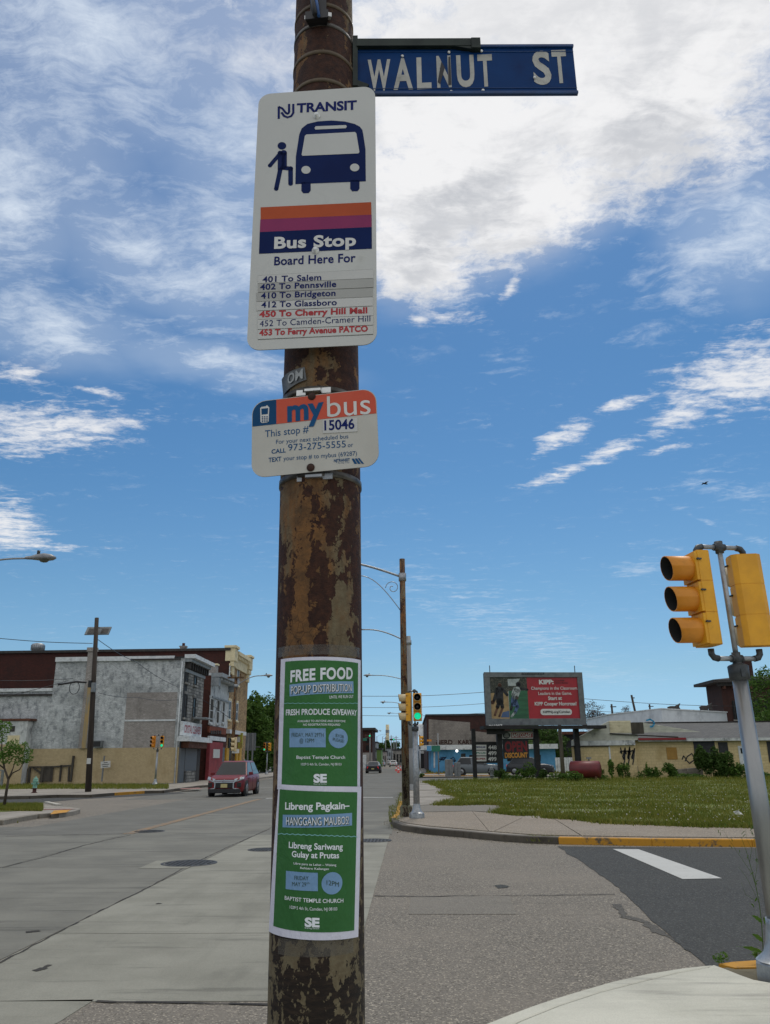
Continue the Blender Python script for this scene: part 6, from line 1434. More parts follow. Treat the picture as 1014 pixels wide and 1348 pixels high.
def hydrant(loc, label, m1='hydrant_green', m2='hydrant_red', k=1.0):
    t = thing('fire_hydrant', label, 'fire hydrant', loc)
    mb = MB(); mb.lathe([(.16*k, 0), (.16*k, .03*k), (.1*k, .05*k), (.1*k, .2*k), (.15*k, .21*k), (.15*k, .25*k)], 14); mb.build('foot', m2, t)
    mb = MB(); mb.lathe([(.11*k, .25*k), (.105*k, .55*k), (.15*k, .58*k), (.15*k, .62*k), (.12*k, .63*k)], 16); mb.build('barrel', m1, t)
    mb = MB(); mb.lathe([(.13*k, .63*k), (.13*k, .67*k), (.115*k, .74*k), (.06*k, .79*k), (.03*k, .8*k), (.03*k, .86*k)], 16); mb.build('bonnet', m1, t)
    for d_, r_, l_ in ((Vector((1, 0, 0)), .05, .19), (Vector((-1, 0, 0)), .05, .19), (Vector((.2, -1, 0)), .075, .2)):
        mb = MB(); mb.cyl(d_*.08*k+Vector((0, 0, .48*k)), d_*l_*k+Vector((0, 0, .48*k)), r_*k, n=12); mb.cyl(d_*l_*k+Vector((0, 0, .48*k)), d_*(l_+.03)*k+Vector((0, 0, .48*k)), .025*k, n=6); mb.build('outlet_cap', m1, t)
    return t
g = G(45, 1044, Z0); hydrant(g, 'faded green fire hydrant with dark red foot on the far left pavement', k=.98)
# small tree on the corner island
g = G(7, 1063, Z0); t = thing('small_tree', 'small leaning street tree on the grass island at the left edge', 'tree', g)
X_ = lambda px, py, dy=0: AY(px, py, g.y+dy)-g
mb = MB()
mb.tube([X_(5, 1064), X_(8, 1045), X_(11, 1026), X_(6, 1012), X_(2, 990), X_(3, 965)], .06, 7, .3); mb.tube([X_(11, 1026), X_(16, 1018), X_(26, 1013), X_(33, 1000)], .035, 6, .3); mb.tube([X_(11, 1026), X_(17, 1012), X_(22, 995)], .03, 6, .3)
mb.tube([X_(6, 1012), X_(-6, 1003), X_(-14, 990)], .03, 6, .3); mb.build('trunk', 'bark', t)
rnd = random.Random(4); cl = []
for px, py, r_ in ((22, 990, .22), (30, 985, .2), (36, 997, .18), (14, 984, .2), (8, 998, .22), (24, 1003, .16), (38, 990, .14), (18, 978, .17), (-4, 992, .25), (10, 990, .2), (30, 1000, .16), (4, 962, .2), (10, 955, .16), (-4, 955, .22), (3, 972, .16), (33, 979, .1), (-10, 975, .2)):
    c_ = X_(px, py, rnd.uniform(-.3, .3)); cl.append((tuple(c_), (r_*1.15, r_*1.2, r_)))
mb = MB(); leaves(mb, cl, 2300, .045, rnd); mb.build('crown', 'leaf_bright', t)
# the far end of the street, left side
fb = Fac('far_building', 'distant brown corner building down the road, just right of the foreground pole', 0, O=(AY(490.5, 1000, 165).x, 165, 0), xdir=(1, 0))
h_ = zat(fb.O.x, 165, 961.5)
fb.bx(-16, -.2, 0, h_, -14, 0, 'brown_brick_x', 'wall'); fb.bx(-16.3, h_, .6, h_+.5, -14.3, .5, 'dark_wood', 'cornice'); fb.bx(-3, -.1, 0, 3.0, .005, .2, 'tan_patch', 'shop_front'); fb.bx(-1.9, 0, -1.2, 2.6, .2, .3, 'white_trim', 'door')
for x in (-2.3, -1.0):
    for z in (5.4, 3.9): fb.bx(x-.3, z-.5, x+.3, z+.5, 0, .06, 'pane_dark', 'window')
pm('green_paint', '#5f7d3f', '#557238', 3, .8)
for i, (x0, x1, yt_, Yd, m_, lb) in enumerate(((491, 496.5, 978, 200, 'grey_wood', 'distant grey building behind the brown corner building'), (496.3, 502, 987, 190, 'green_paint', 'distant building with a plain green wall down the road'), (502, 509, 990, 230, 'tan_patch', 'distant tan house left of the tall chimney'), (509, 517, 986, 260, 'grey_wood', 'distant grey house under the tall chimney'), (517, 531, 988, 240, 'stone_grey', 'distant row of grey houses at the end of the road'))):
    a = AY(x0, 1000, Yd); c_ = AY(x1, 1000, Yd); h_ = zat(a.x, Yd, yt_); t = thing('far_building', lb, 'building', (a.x, Yd, 0), 0, 'buildings at the end of the road')
    w_ = c_.x-a.x; mb = MB(); mb.box((w_/2, 5, h_/2-.2), (w_, 10, h_+.4)); mb.build('wall', m_, t); mb = MB(); mb.box((w_/2, 5, h_+.15), (w_+.4, 10.4, .3)); mb.build('roof', 'roof_dark', t)
    if i != 1:
        for k in range(3):
            for z in (1.4, h_-1.6): mb = MB(); mb.box(((k+.6)*w_/3.4, -.03, z), (w_*.14, .06, 1.1)); mb.build('window', 'pane_dark', t)
g = AY(510.6, 1000, 420); zt_ = zat(g.x, 420, 954); t = thing('tall_chimney', 'tall tan chimney tower far away at the end of the road', 'chimney', (g.x, 420, 0))
mb = MB(); mb.lathe([(.95, 0), (.85, zt_*.66), (.85, zt_)], 16); mb.build('shaft', 'cream_stone', t); mb = MB(); mb.lathe([(.98, zt_*.78), (.98, zt_*.86)], 16); mb.build('dark_ring', 'metal_dull', t)
for i, (px, pyt, w_, Yd) in enumerate(((501, 978, 12, 330), (510, 976, 12, 340), (520, 977, 14, 345), (529, 978, 12, 350), (494, 984, 10, 320))):
    g = AY(px, 1000, Yd); tree('far_tree', ['grey green tree far behind the green wall', 'tree far behind the tall chimney foot', 'tree far off under the hanging signal', 'tree far off beside the rusty pole', 'low tree far off behind the grey building'][i], (g.x, Yd, 0), zat(g.x, Yd, pyt), w_/2*Yd/1040*1.3, .5, 900, .5, 'leaf_dark', seed=i+20, nclump=12, limbs=3)
# signals on masts down the road
def mast(label, px, Yd, pyarm, reach, pybot, hs=.34, lit=True, yaw=0):
    g = AY(px, 1000, Yd); z = zat(g.x, Yd, pyarm); t = thing('mast_signal', label, 'traffic light', (g.x, Yd, 0))
    mb = MB(); mb.cyl((0, 0, 0), (0, 0, z+.4), .13, .1, 10); mb.build('mast', 'grey_pole', t); mb = MB(); mb.cyl((0, 0, z), (reach, 0, z), .06, n=8); mb.build('arm', 'grey_pole', t)
    # the head hangs sideways: three sections in a row
    hd = thing('signal_head', None, None); hd.parent = t; hd.location = (reach, -.1, z)
    mb = MB(); mb.box((0, 0, 0), (1.15, .25, .42)); mb.build('housing', 'rust_metal', hd)
    for k in range(3): mb = MB(); mb.lathe([(.15, 0), (.13, .02)], 12, ((k-1)*.37, -.13, 0), (0, -1, 0)); mb.build('lens', 'green_lit' if k == 2 else 'lens_red', hd)
mast('signal with green light beside the distant brown building', 487.3, 160, 968.8, -.4, 1007)
mast('horizontal signal with green light hanging over the road in the distance', 531, 190, 973.5, -2.5, 1005)
g = AY(480.5, 973.5, 158); t = thing('street_name_sign', 'small green street sign far away beside the foreground pole', 'street sign', g); mb = MB(); mb.box((0, 0, 0), (.75, .03, .5)); pm('sign_green', '#1f6a55', None, 3, .5); mb.build('panel', 'sign_green', t); mb = MB(); mb.beam((0, .05, .3), (1.0, .05, .3), .04, .04); mb.build('arm', 'grey_pole', t)
for i, (px, yt_, Yd) in enumerate(((515.5, 968, 240), (522, 969, 250), (508, 970, 260), (519, 972, 280))):
    g = AY(px, 1000, Yd); h_ = zat(g.x, Yd, yt_); t = thing('far_pole', ['distant pole right of the tall chimney', 'distant pole near the hanging signal', 'distant pole left of the tall chimney', 'thin distant pole under the hanging signal'][i], 'utility pole', (g.x, Yd, 0)); mb = MB(); mb.cyl((0, 0, 0), (0, 0, h_), .16, .12, 8); mb.build('pole', 'grey_pole', t); mb = MB(); mb.box((0, 0, h_-.5), (1.4, .12, .12)); mb.build('crossarm', 'grey_pole', t)

# ================================================================ RIGHT SIDE: BILLBOARD AND SIGNS
YB = 60.0
pm('bb_frame', '#6f7475', '#5f6466', 3, .6, .2, dirt='#4c5052', dsc=1.5); pm('bb_red', '#a31f2b', '#93202a', 1.2, .5); pm('bb_post', '#1c1d1e', '#2a2a2a', 5, .7, .3)
pm('bb_green', '#235338', '#2f6646', 2, .6, stretch=(.3, 1, 2)); pm('bb_floor', '#a48a60', '#8f7751', 2, .6); pm('bb_blue', '#43597c', None, 2, .6); pm('bb_skin', '#5a3d2e', None, 2, .6); pm('bb_dark', '#15171b', '#26282c', 5, .6); pm('bb_crowd', '#2c3128', '#5d5a4e', 14, .6, lo=.5, hi=.6); pm('bb_pale', '#a8b0ae', '#8d9694', 4, .6)
TLb = G(637, 885, zat(AY(637, 885, YB).x, YB, 885)); TRb = G(766, 885.2, TLb.z)
pb_ = Plane(TLb, TRb-TLb); Wb = (TRb-TLb).length; vbb = pb_.uv(700, 955)[1]
print('billboard', TLb, TRb, Wb, vbb)
bb = thing('billboard', 'large grey framed billboard, red school advertisement with two athletes', 'billboard', TLb, pb_.rz)
mb = MB(); mb.box((Wb/2, .25, vbb/2), (Wb-.1, .4, -vbb-.1)); mb.build('back_box', 'bb_post', bb)
fr = .42
for nm, u0, v0, u1, v1 in (('frame_board', 0, -fr*.9, Wb, 0), ('frame_board', 0, vbb, Wb, vbb+fr*1.15), ('frame_board', 0, vbb+fr*1.15, fr, -fr*.9), ('frame_board', Wb-fr, vbb+fr*1.15, Wb, -fr*.9)):
    mb = MB(); mb.box(((u0+u1)/2, -.02, (v0+v1)/2), (u1-u0-.004, .2, v1-v0-.004)); mb.build(nm, 'bb_frame', bb, bevel=.015)
def pz(x, y): return (630+x/6.76, 875+y/6.765)
def bpp(pts, m, d, name='print', conv=pz, P_=None, par=None): mb = MB(); (P_ or pb_).ppoly(mb, [conv(*p) for p in pts], d); return mb.build(name, m, par or bb)
ad = thing('advertisement', None, None); ad.parent = bb
bpp([(84, 492), (930, 486), (890, 98), (84, 100)], 'bb_pale', .02, 'sheet', par=ad)
bpp([(452, 486), (930, 486), (890, 98), (424, 100)], 'bb_red', .03, 'red_panel', par=ad)
bpp([(100, 488), (280, 486), (262, 240), (92, 250)], 'bb_floor', .03, 'photo_print', par=ad); bpp([(88, 255), (262, 245), (258, 100), (86, 102)], 'bb_crowd', .034, 'photo_print', par=ad)
bpp([(280, 486), (450, 484), (436, 230), (270, 235)], 'bb_green', .036, 'photo_print', par=ad); bpp([(262, 235), (434, 228), (426, 102), (258, 102)], 'bb_crowd', .036, 'photo_print', par=ad)
bpp([(262, 190), (330, 190), (370, 125), (258, 130)], 'bb_pale', .040, 'photo_print', par=ad); bpp([(200, 470), (275, 470), (272, 410), (215, 425)], 'bb_blue', .038, 'photo_print', par=ad)
def fig(parts):
    for m_, pts, wd in parts:
        q = [pb_.uv(*pz(*p)) for p in pts]; mb = MB(); pb_.stroke(mb, q, wd/6.76*YB/1040*1.03, .05)
        for p in q: pb_.disc(mb, p[0], p[1], wd/6.76*YB/1040*.5, wd/6.76*YB/1040*.5, .05, 10)
        mb.build('figure_print', m_, ad)
fig([('bb_dark', [(185, 225), (190, 330)], 62), ('bb_dark', [(165, 215), (138, 320)], 24), ('bb_dark', [(210, 215), (255, 270)], 24), ('bb_dark', [(178, 345), (168, 380)], 30), ('bb_dark', [(205, 345), (212, 380)], 30), ('bb_skin', [(166, 390), (145, 450)], 18), ('bb_skin', [(212, 390), (185, 460)], 18), ('bb_skin', [(188, 180), (189, 188)], 30), ('bb_skin', [(126, 335), (127, 336)], 34)])
fig([('bb_pale', [(345, 225), (325, 285)], 56), ('bb_pale', [(320, 210), (300, 265)], 20), ('bb_dark', [(375, 215), (435, 222)], 18), ('bb_blue', [(315, 300), (310, 350)], 46), ('bb_blue', [(325, 320), (345, 375)], 34), ('bb_blue', [(345, 375), (325, 425)], 26), ('bb_pale', [(322, 425), (296, 460)], 18), ('bb_dark', [(300, 350), (290, 400)], 20), ('bb_dark', [(352, 172), (355, 182)], 38), ('bb_skin', [(338, 292), (340, 296)], 30)])
def bt(s_, a, b_, h, m, off=.02, d=.06): mb = MB(); pb_.ptext(mb, s_, pz(*a), pz(*b_), h/6.76, d, off); mb.build('lettering', m, ad)
bt('KIPP:', (538, 174), (668, 172), 36, 'txt_white', .05); bt('COOPER', (678, 150), (765, 150), 14, 'bb_dark', .0); bt('NORCROSS', (678, 170), (795, 170), 14, 'bb_dark', .0)
bt('Champions in the Classroom.', (468, 224), (884, 222), 26, 'txt_white', .01); bt('Leaders in the Game.', (532, 270), (830, 268), 26, 'txt_white', .01); bt('Start at', (620, 315), (742, 313), 30, 'txt_white', .03); bt('KIPP Cooper Norcross!', (500, 364), (872, 362), 30, 'txt_white', .03)
q = [pb_.uv(*pz(*p)) for p in ((553, 450), (828, 394))]; mb = MB(); pb_.poly(mb, rrect(q[0][0], q[0][1], q[1][0], q[1][1], (q[1][1]-q[0][1])*.45), .055); mb.build('white_oval', 'txt_white', ad); bt('KIPPNJ.org/Camden', (575, 432), (815, 430), 20, 'bb_dark', .02, .07)
mb = MB(); pb_.ppoly(mb, [pz(380, 92), pz(582, 90), pz(580, 70), pz(382, 72)], .135); npl = mb.build('name_plate', 'bb_dark', bb)
rk = random.Random(5); x = 388
while x < 570:
    w__ = rk.uniform(5, 11); mb = MB(); pb_.ppoly(mb, [pz(x, 88), pz(x+w__, 87.8), pz(x+w__, 78), pz(x, 78.5)], .15); mb.build('illegible_print', 'bb_frame', npl); x += w__+rk.uniform(4, 8)
mb = MB(); mb.box((Wb/2+.4, -.3, vbb-.16), (Wb+1.6, 1.3, .22)); mb.build('catwalk', 'bb_post', bb)
zg = lambda v: v-TLb.z+.1
for px in (660, 709, 763):
    u = pb_.uv(px, 980)[0]; mb = MB(); mb.beam((u, .55, -TLb.z+.1), (u, .55, vbb), .36, .36, (0, 1, 0)); mb.build('post', 'bb_post', bb)
for px in (645, 757): u = pb_.uv(px, 884)[0]; mb = MB(); mb.cyl((u, 0, 0), (u, 0, .5), .03, n=6); mb.build('lamp_arm', 'bb_post', bb)
mb = MB(); mb.box((pb_.uv(651, 957)[0], -.35, vbb-.42), (1.35, .06, .42)); np_ = mb.build('number_plate', 'bb_post', bb)
mb = MB(); pb_.ptext(mb, '066007', (642, 959.3), (660, 958.5), 4.6, .42, .03); mb.build('lettering', 'txt_white', np_)
def cz_(x, y): return (550+x/4.056, 930+y/4.056)
def signbox(name, label, cat, x0, y0, x1, y1, Y, mat, th=.35, group=None):
    O = AY(x0, y0, Y); P_ = Plane(O, (1, 0)); t = thing(name, label, cat, O, 0, group)
    u1, v0 = P_.uv(x1, y1); mb = MB(); mb.box((u1/2, th/2, v0/2), (u1, th, -v0)); mb.build('cabinet', mat, t); return t, P_, u1, v0
t, P_, u1, v0 = signbox('station_sign', 'white rectangular EASTCOAST sign under the billboard', 'sign', *cz_(447, 130), *cz_(621, 178), 61, 'bb_post')
bpp([(451, 174), (617, 172), (617, 135), (451, 135)], 'sign_strip', .02, 'face', cz_, P_, t)
bpp([(500, 167), (614, 166), (613, 140), (499, 140)], 'bb_red', .03, 'red_band', cz_, P_, t)
mb = MB(); P_.ptext(mb, 'EASTCOAST', cz_(503, 163), cz_(610, 162), 18/4.056, .04, .04); mb.build('lettering', 'txt_white', t)
mb = MB(); u, v = P_.uv(*cz_(474, 154)); P_.disc(mb, u, v, .28, .25, .03); mb.build('round_emblem', 'bb_dark', t); mb = MB(); [P_.stroke(mb, [(u-.2, v+k*.09), (u+.2, v+k*.09)], .025, .04) for k in (-1, 0, 1)]; [P_.stroke(mb, [(u+k*.1, v-.18), (u+k*.1, v+.18)], .025, .045) for k in (-1, 0, 1)]; mb.build('globe_lines', 'sign_strip', t)
pm('led_red', '#7c0f18', None, 9, .5); pm('led_amber', '#c98a2c', None, 9, .5)
t, P_, u1, v0 = signbox('station_sign', 'black sign board reading OPEN in red and DISCOUNT in amber', 'sign', *cz_(455, 180), *cz_(597, 279), 61, 'bb_dark')
mb = MB(); P_.ptext(mb, 'OPEN', cz_(466, 240), cz_(586, 238), 50/4.056, .02, .04); mb.build('lettering', 'led_red', t); mb = MB(); P_.ptext(mb, 'DISCOUNT', cz_(466, 274), cz_(588, 272), 25/4.056, .02, .04); mb.build('lettering', 'led_amber', t)
t, P_, u1, v0 = signbox('price_sign', 'black fuel price board with regular, plus and super prices on a dark post', 'price sign', *cz_(290, 190), *cz_(440, 302), 61.5, 'bb_post')
mb = MB(); mb.box((.14, .1, (v0-1.1)/2), (.3, .3, -v0+3.0)); mb.build('post', 'bb_post', t)
for i, (nm, m_, pr) in enumerate((('REGULAR', 'txt_navy', '448'), ('PLUS', 'sign_green', '499'), ('SUPER', 'led_red', '499'))):
    y = 205+i*31; bpp([(310, y+26), (367, y+26), (367, y), (310, y)], 'sign_strip', .02, 'label_panel', cz_, P_, t)
    mb = MB(); P_.ptext(mb, nm, cz_(314, y+17), cz_(363, y+17), 9/4.056, .03, .03); mb.build('lettering', m_, t); bpp([(374, y+27), (436, y+27), (436, y), (374, y)], 'bb_dark', .02, 'price_panel', cz_, P_, t)
    mb = MB(); P_.ptext(mb, pr, cz_(377, y+24), cz_(422, y+24), 20/4.056, .03, .03); mb.build('lettering', 'txt_white', t); mb = MB(); P_.ptext(mb, '9', cz_(427, y+14), cz_(433, y+14), 9/4.056, .03, .03); mb.build('lettering', 'txt_white', t)
g = AY(741.5, 1018, 62); zt_ = zat(g.x, 62, 956); t = thing('wooden_utility_pole', 'pale bare wooden pole standing under the right part of the billboard', 'utility pole', (g.x, 62, .12)); mb = MB(); mb.cyl((0, 0, 0), (0, 0, zt_), .16, .13, 10); pm('pale_wood', '#6d6558', '#5c554a', 6, .9, stretch=(1, 1, .1)); mb.build('pole', 'pale_wood', t)
# long brown building with lettering, filling station
Yn = 118.0
def wallb(name, label, x0, x1, yt, Y, mat, dep=12, z0=0.0, cat='building'):
    O = AY(x0, 1000, Y); O.z = z0; P_ = Plane(O, (1, 0)); t = thing(name, label, cat, O); u1 = AY(x1, 1000, Y).x-O.x; h = zat(O.x, Y, yt)-z0
    mb = MB(); mb.box((u1/2, dep/2, h/2-.1), (u1, dep, h+.2)); mb.build('wall', mat, t); return t, P_, u1, h
t, P_, u1, h = wallb('long_brown_building', 'long windowless brown and grey building with faded letters on its upper wall', 563, 712, 942.5, Yn, 'brown_brick_x', 30)
brickmat('grey_block', '#928a80', '#857d74', '#716a62', .4, .2, 'XZ', .015, dirt='#5a5550', dsc=.3, dlo=.45, dhi=.7)
bpp([(564.5, 1012), (712, 1012), (712, 966), (656, 966), (619, 962), (619, 951), (564.5, 947)], 'grey_block', .06, 'painted_wall', lambda x, y: (x, y), P_, t)
mb = MB(); mb.box((u1/2, 15, h+.1), (u1+.3, 30.3, .25)); mb.build('coping', 'roof_dark', t)
pm('faded_letter', '#3d251e', '#301c17', 3, .9); mb = MB(); P_.ptext(mb, 'NERD', (574.5, 980.2), (596, 979.9), 5.6, .08, .03); P_.ptext(mb, 'KARTS', (603.5, 979.9), (626, 979.6), 5.6, .08, .03); mb.build('lettering', 'faded_letter', t)
pm('station_blue', '#5c9cc6', '#5090ba', 1.5, .8, dirt='#3c6c8f', dsc=.6)
t, P_, u1, h = wallb('filling_station', 'low blue painted filling station building with a white roof edge', 568, 732, 986.5, 100, 'station_blue', 14)
mb = MB(); mb.box((u1/2-.6, 6.6, h+.2), (u1+1.6, 15, .55)); mb.build('fascia', 'white_trim', t)
for x0, x1, y0_, nm, m_ in ((571, 573, 990, 'pipe', 'white_trim'), (607, 613, 992, 'door', 'bb_dark'), (618, 624, 994, 'window', 'pane_dark'), (668, 676, 993, 'window', 'pane_dark'), (690, 696, 992, 'door', 'bb_dark'), (706, 712, 994, 'window', 'pane_dark')):
    bpp([(x0, 1011 if nm != 'window' else 1002), (x1, 1011 if nm != 'window' else 1002), (x1, y0_), (x0, y0_)], m_, .06, nm, lambda x, y: (x, y), P_, t)
crk = random.Random(9); pm('graffiti_dark', '#24304a', None, 3, .8)
for cx_ in (583, 598, 634): 
    mb = MB(); pts = [P_.uv(cx_+crk.uniform(-6, 6), 1000+crk.uniform(-4, 4)) for _ in range(9)]; P_.stroke(mb, pts, .09, .03); mb.build('graffiti', 'graffiti_dark', t)
emis('lamp_lit', '#ffffff', 2.0); mb = MB(); u, v = P_.uv(601.3, 988.7); mb.lathe([(.16, 0), (.12, .12), (.0, .15)], 12, (u, -.55, v), (0, -1, 0)); mb.build('wall_lamp', 'lamp_lit', t)
g = AY(589, 1009.5, 96); t = thing('utility_cabinet', 'grey metal cabinets standing before the grey pickup', 'cabinet', (g.x-.3, 80, .06)); 
for dx, w_, h_ in ((-.25, .75, 1.55), (.55, .6, 1.25)): mb = MB(); mb.box((dx, 0, h_/2), (w_, .6, h_)); c_ = mb.build('cabinet_box', 'metal_dull', t, bevel=.02); mb = MB(); mb.box((dx, -.31, h_/2), (.015, .02, h_*.85)); mb.build('door_gap', 'grille', c_)
g = AY(571, 985.5, 90); t = thing('bracket_sign', 'green and blue sign on a slim post before the grey wall', 'sign', (g.x, 90, g.z)); mb = MB(); mb.box((.25, 0, 0), (.95, .08, .62)); mb.build('panel', 'sign_green', t); mb = MB(); mb.box((-.5, 0, .02), (.5, .08, .55)); mb.build('panel', 'station_blue', t); mb = MB(); mb.cyl((.5, .1, -g.z), (.5, .1, 1.6), .07, n=8); mb.build('post', 'grey_pole', t)
mb = MB(); mb.beam((.5, .1, .75), (-.35, .1, .85), .06, .06); mb.build('arm', 'grey_pole', t); mb = MB(); mb.box((-.45, .1, .85), (.5, .2, .2)); mb.build('beacon', 'signal_orange', t)
# white signboard shop beyond
t, P_, u1, h = wallb('sign_shop', 'small distant shop with a pale signboard between the traffic lights and grey wall', 549, 564, 981, 150, 'bb_dark', 10)
bpp([(551.5, 992), (563.5, 992), (563.5, 983), (551.5, 983)], 'white_trim', .3, 'signboard', lambda x, y: (x, y), P_, t)
t, P_, u1, h = wallb('brick_house', 'narrow distant red brick house with a round tank on its roof', 556.5, 564, 969, 170, 'brown_brick_x', 8); mb = MB(); mb.lathe([(.9, 0), (.9, 2.2), (.5, 2.6)], 12, (-.2, 3, h)); mb.build('roof_tank', 'white_trim', t); mb = MB(); mb.cyl((.8, 2, h-.5), (.8, 2, h+3), .3, n=8); mb.build('flue', 'metal_dull', t)
# white fence, planks
t = thing('white_fence', 'white board fence beside the red tank', 'fence', (AY(731, 1000, 92).x, 92, .06)); w_ = AY(766, 1000, 92).x-AY(731, 1000, 92).x
for i in range(12): mb = MB(); mb.box(((i+.5)*w_/12, 0, .85), (w_/12-.03, .04, 1.55)); mb.build('plank', 'white_trim', t)
for z in (.3, 1.4): mb = MB(); mb.box((w_/2, .05, z), (w_, .05, .1)); mb.build('rail', 'white_trim', t)
# dark distant roof line and trees behind
t, P_, u1, h = wallb('dark_shed', 'long dark roofed building beyond the white fence', 712, 830, 967, 130, 'bb_dark', 20); mb = MB(); mb.box((u1/2, 9, h+.15), (u1+1, 21, .4)); mb.build('roof', 'rust_metal', t)
for i, (px, w2, yt_, yb__, Yt, m_, n_, sz, lb) in enumerate(((712, 74, 955, 1000, 108, 'leaf_dark', 5200, .2, 'dense dark green tree directly behind the billboard legs'), (690, 40, 972, 1000, 106, 'leaf_mid', 2200, .18, 'lower green tree behind the open discount sign'))):
    g = AY(px, 1000, Yt); tree('leafy_tree', lb, (g.x, Yt, 0), zat(g.x, Yt, yt_), w2/2*Yt/1040*1.1, 1.2, n_, sz, m_, seed=40+i, nclump=26)
for i, (px, w2, yt_, Yt, lb) in enumerate(((787, 34, 926, 120, 'bare twiggy tree right of the billboard'), (806, 18, 939, 124, 'small bare twiggy tree left of the white roofed building'), (828, 14, 935, 130, 'bare tree top just above the white roofed building'))):
    g = AY(px, 1000, Yt); zt_ = zat(g.x, Yt, yt_); rnd = random.Random(60+i); t = thing('bare_tree', lb, 'tree', (g.x, Yt, 0), 0, 'bare trees beyond the yellow building'); R_ = w2/2*Yt/1040
    mb = MB(); mb.tube([(0, 0, 0), (0, 0, zt_*.5)], .22, 7, .6)
    cl = []
    for k in range(26):
        a = rnd.uniform(0, 6.28); q_ = rnd.random()**.5; e = Vector((R_*q_*math.cos(a), R_*q_*math.sin(a), zt_*(1-.3*q_*q_)*rnd.uniform(.75, 1))); m_ = Vector((e.x*.4, e.y*.4, zt_*.62)); mb.tube([(0, 0, zt_*rnd.uniform(.35, .5)), m_, e], .07, 4, .25)
        for _ in range(4): f = e+Vector((rnd.gauss(0, .5), rnd.gauss(0, .5), rnd.gauss(.1, .4))); mb.tube([m_.lerp(e, .6), f], .025, 3, .5); cl.append((tuple(f), (.4, .4, .35)))
    mb.build('trunk', 'bark', t); mb = MB(); leaves(mb, cl, 4200, .09, rnd); mb.build('buds', 'leaf_bare', t)

# ---- yellow painted building
YY = 62.0
OY = AY(757, 1000, YY); OY.z = .12
D_ = Fac('yellow_building', 'long single storey yellow painted building with sided gable and grey shingle roof', 0, O=OY, xdir=(1, 0))
idc = lambda x, y: (x, y); q = lambda x, y: D_.pl.uv(x, y)
ue = q(1150, 1000)[0]; he = q(900, 973)[1]; hr = q(900, 951.5)[1]
mb = MB(); mb.ext([(0, 0, -.1), (ue, 0, -.1), (ue, 9, -.1), (2.6, 9, -.1)], (0, 0, he+.1)); mb.build('wall', 'yellow_front', D_.t)
D_.bx(0, -.05, q(839, 1000)[0], q(800, 1009)[1], .003, .05, 'kerb_grey', 'footing')
# roof: two slopes with a hip at the left
uh = q(866, 960)[0]; ul = q(838, 972)[0]; RY = 4.5
V = [(ul, -.35, he), (ue, -.35, he), (ue, RY, hr+1.3), (uh+1.5, RY, hr+1.3), (ul, 9.3, he), (ue, 9.3, he)]
hh = he+(hr-he)*1.0
brickmat('shingle', '#6b6c6b', '#5b5c5b', '#414141', .3, .05, 'XZ', .01, dirt='#5b5b58', dsc=.8, dlo=.5, dhi=.8, bmp=.4)
# eave height he at the wall, ridge height set so that it shows where the photograph has it
zr_ = zat(OY.x+uh, YY+RY, 952.0)-OY.z
V = [(ul-.3, -.4, he+.02), (ue, -.4, he+.02), (ue, RY, zr_), (q(852, 952)[0]*1.03, RY, zr_), (ul-.3, 9.4, he), (ue, 9.4, he)]
mb = MB(); mb.add(V, [(0, 1, 2, 3), (3, 2, 5, 4), (0, 3, 4), (1, 5, 2)]); mb.add([(v[0], v[1], v[2]-.12) for v in V], [(0, 1, 2, 3)[::-1]]); mb.build('roof', 'shingle', D_.t)
mb = MB(); mb.box(((ul+ue)/2, -.42, he-.06), (ue-ul, .06, .2)); mb.build('fascia', 'white_wood', D_.t); mb = MB(); mb.box(((ul+ue)/2, RY, zr_+.03), (ue-ul-2, .3, .06)); mb.build('ridge', 'dark_wood', D_.t)
# gable wing: boards one by one
gx0, gx1, gz0, gz1, apx = q(752, 990)[0], q(836, 990)[0], q(790, 975)[1], q(801, 949.5)[1], q(800, 950)[0]
n_ = 13
pm('siding', '#bcbcae', '#adada1', 2, .8, dirt='#6c6c62', dsc=1.3, dlo=.55, dhi=.75); pm('siding_cream', '#d0c7a8', '#c2b999', 2, .8, dirt='#7a735e', dsc=1.5)
for i in range(n_):
    z0 = gz0+(gz1-gz0)*i/n_; z1 = gz0+(gz1-gz0)*(i+1)/n_; xl0 = gx0+(apx-gx0)*i/n_; xl1 = gx0+(apx-gx0)*(i+1)/n_
    mb = MB(); mb.ext([(xl0, -.5, z0), (apx+.0, -.5, z0), (apx, -.47, z1), (xl1, -.47, z1)], (0, .2, 0)); mb.build('siding_board', 'siding', D_.t)
    if z0 > q(820, 966)[1]:
        e = q(846, 951)[0]; mb = MB(); mb.ext([(apx+.01, -.52, z0), (q(829, 960)[0]-.01, -.52, z0), (q(829, 960)[0]-.01, -.49, z1), (apx+.01, -.49, z1)], (0, .2, 0)); mb.build('siding_board', 'siding_cream', D_.t)
        mb = MB(); mb.ext([(q(845, 960)[0], -.52, z0), (q(887, 969.5)[0]-(i-8)*.62, -.52, z0), (q(887, 969.5)[0]-(i-7)*.62, -.49, z1), (q(845, 960)[0], -.49, z1)], (0, .2, 0)) if i < n_-1 else mb; 
        if len(mb.v): mb.build('siding_board', 'siding', D_.t)
    else: mb = MB(); mb.ext([(apx+.01, -.5, z0), (gx1+.2, -.5, z0), (gx1+.2, -.47, z1), (apx+.01, -.47, z1)], (0, .2, 0)); mb.build('siding_board', 'siding', D_.t)
D_.bx(q(829, 960)[0], q(829, 966.5)[1], q(845, 960)[0], q(838, 951.5)[1], .3, .54, 'old_plank', 'weathered_panel')
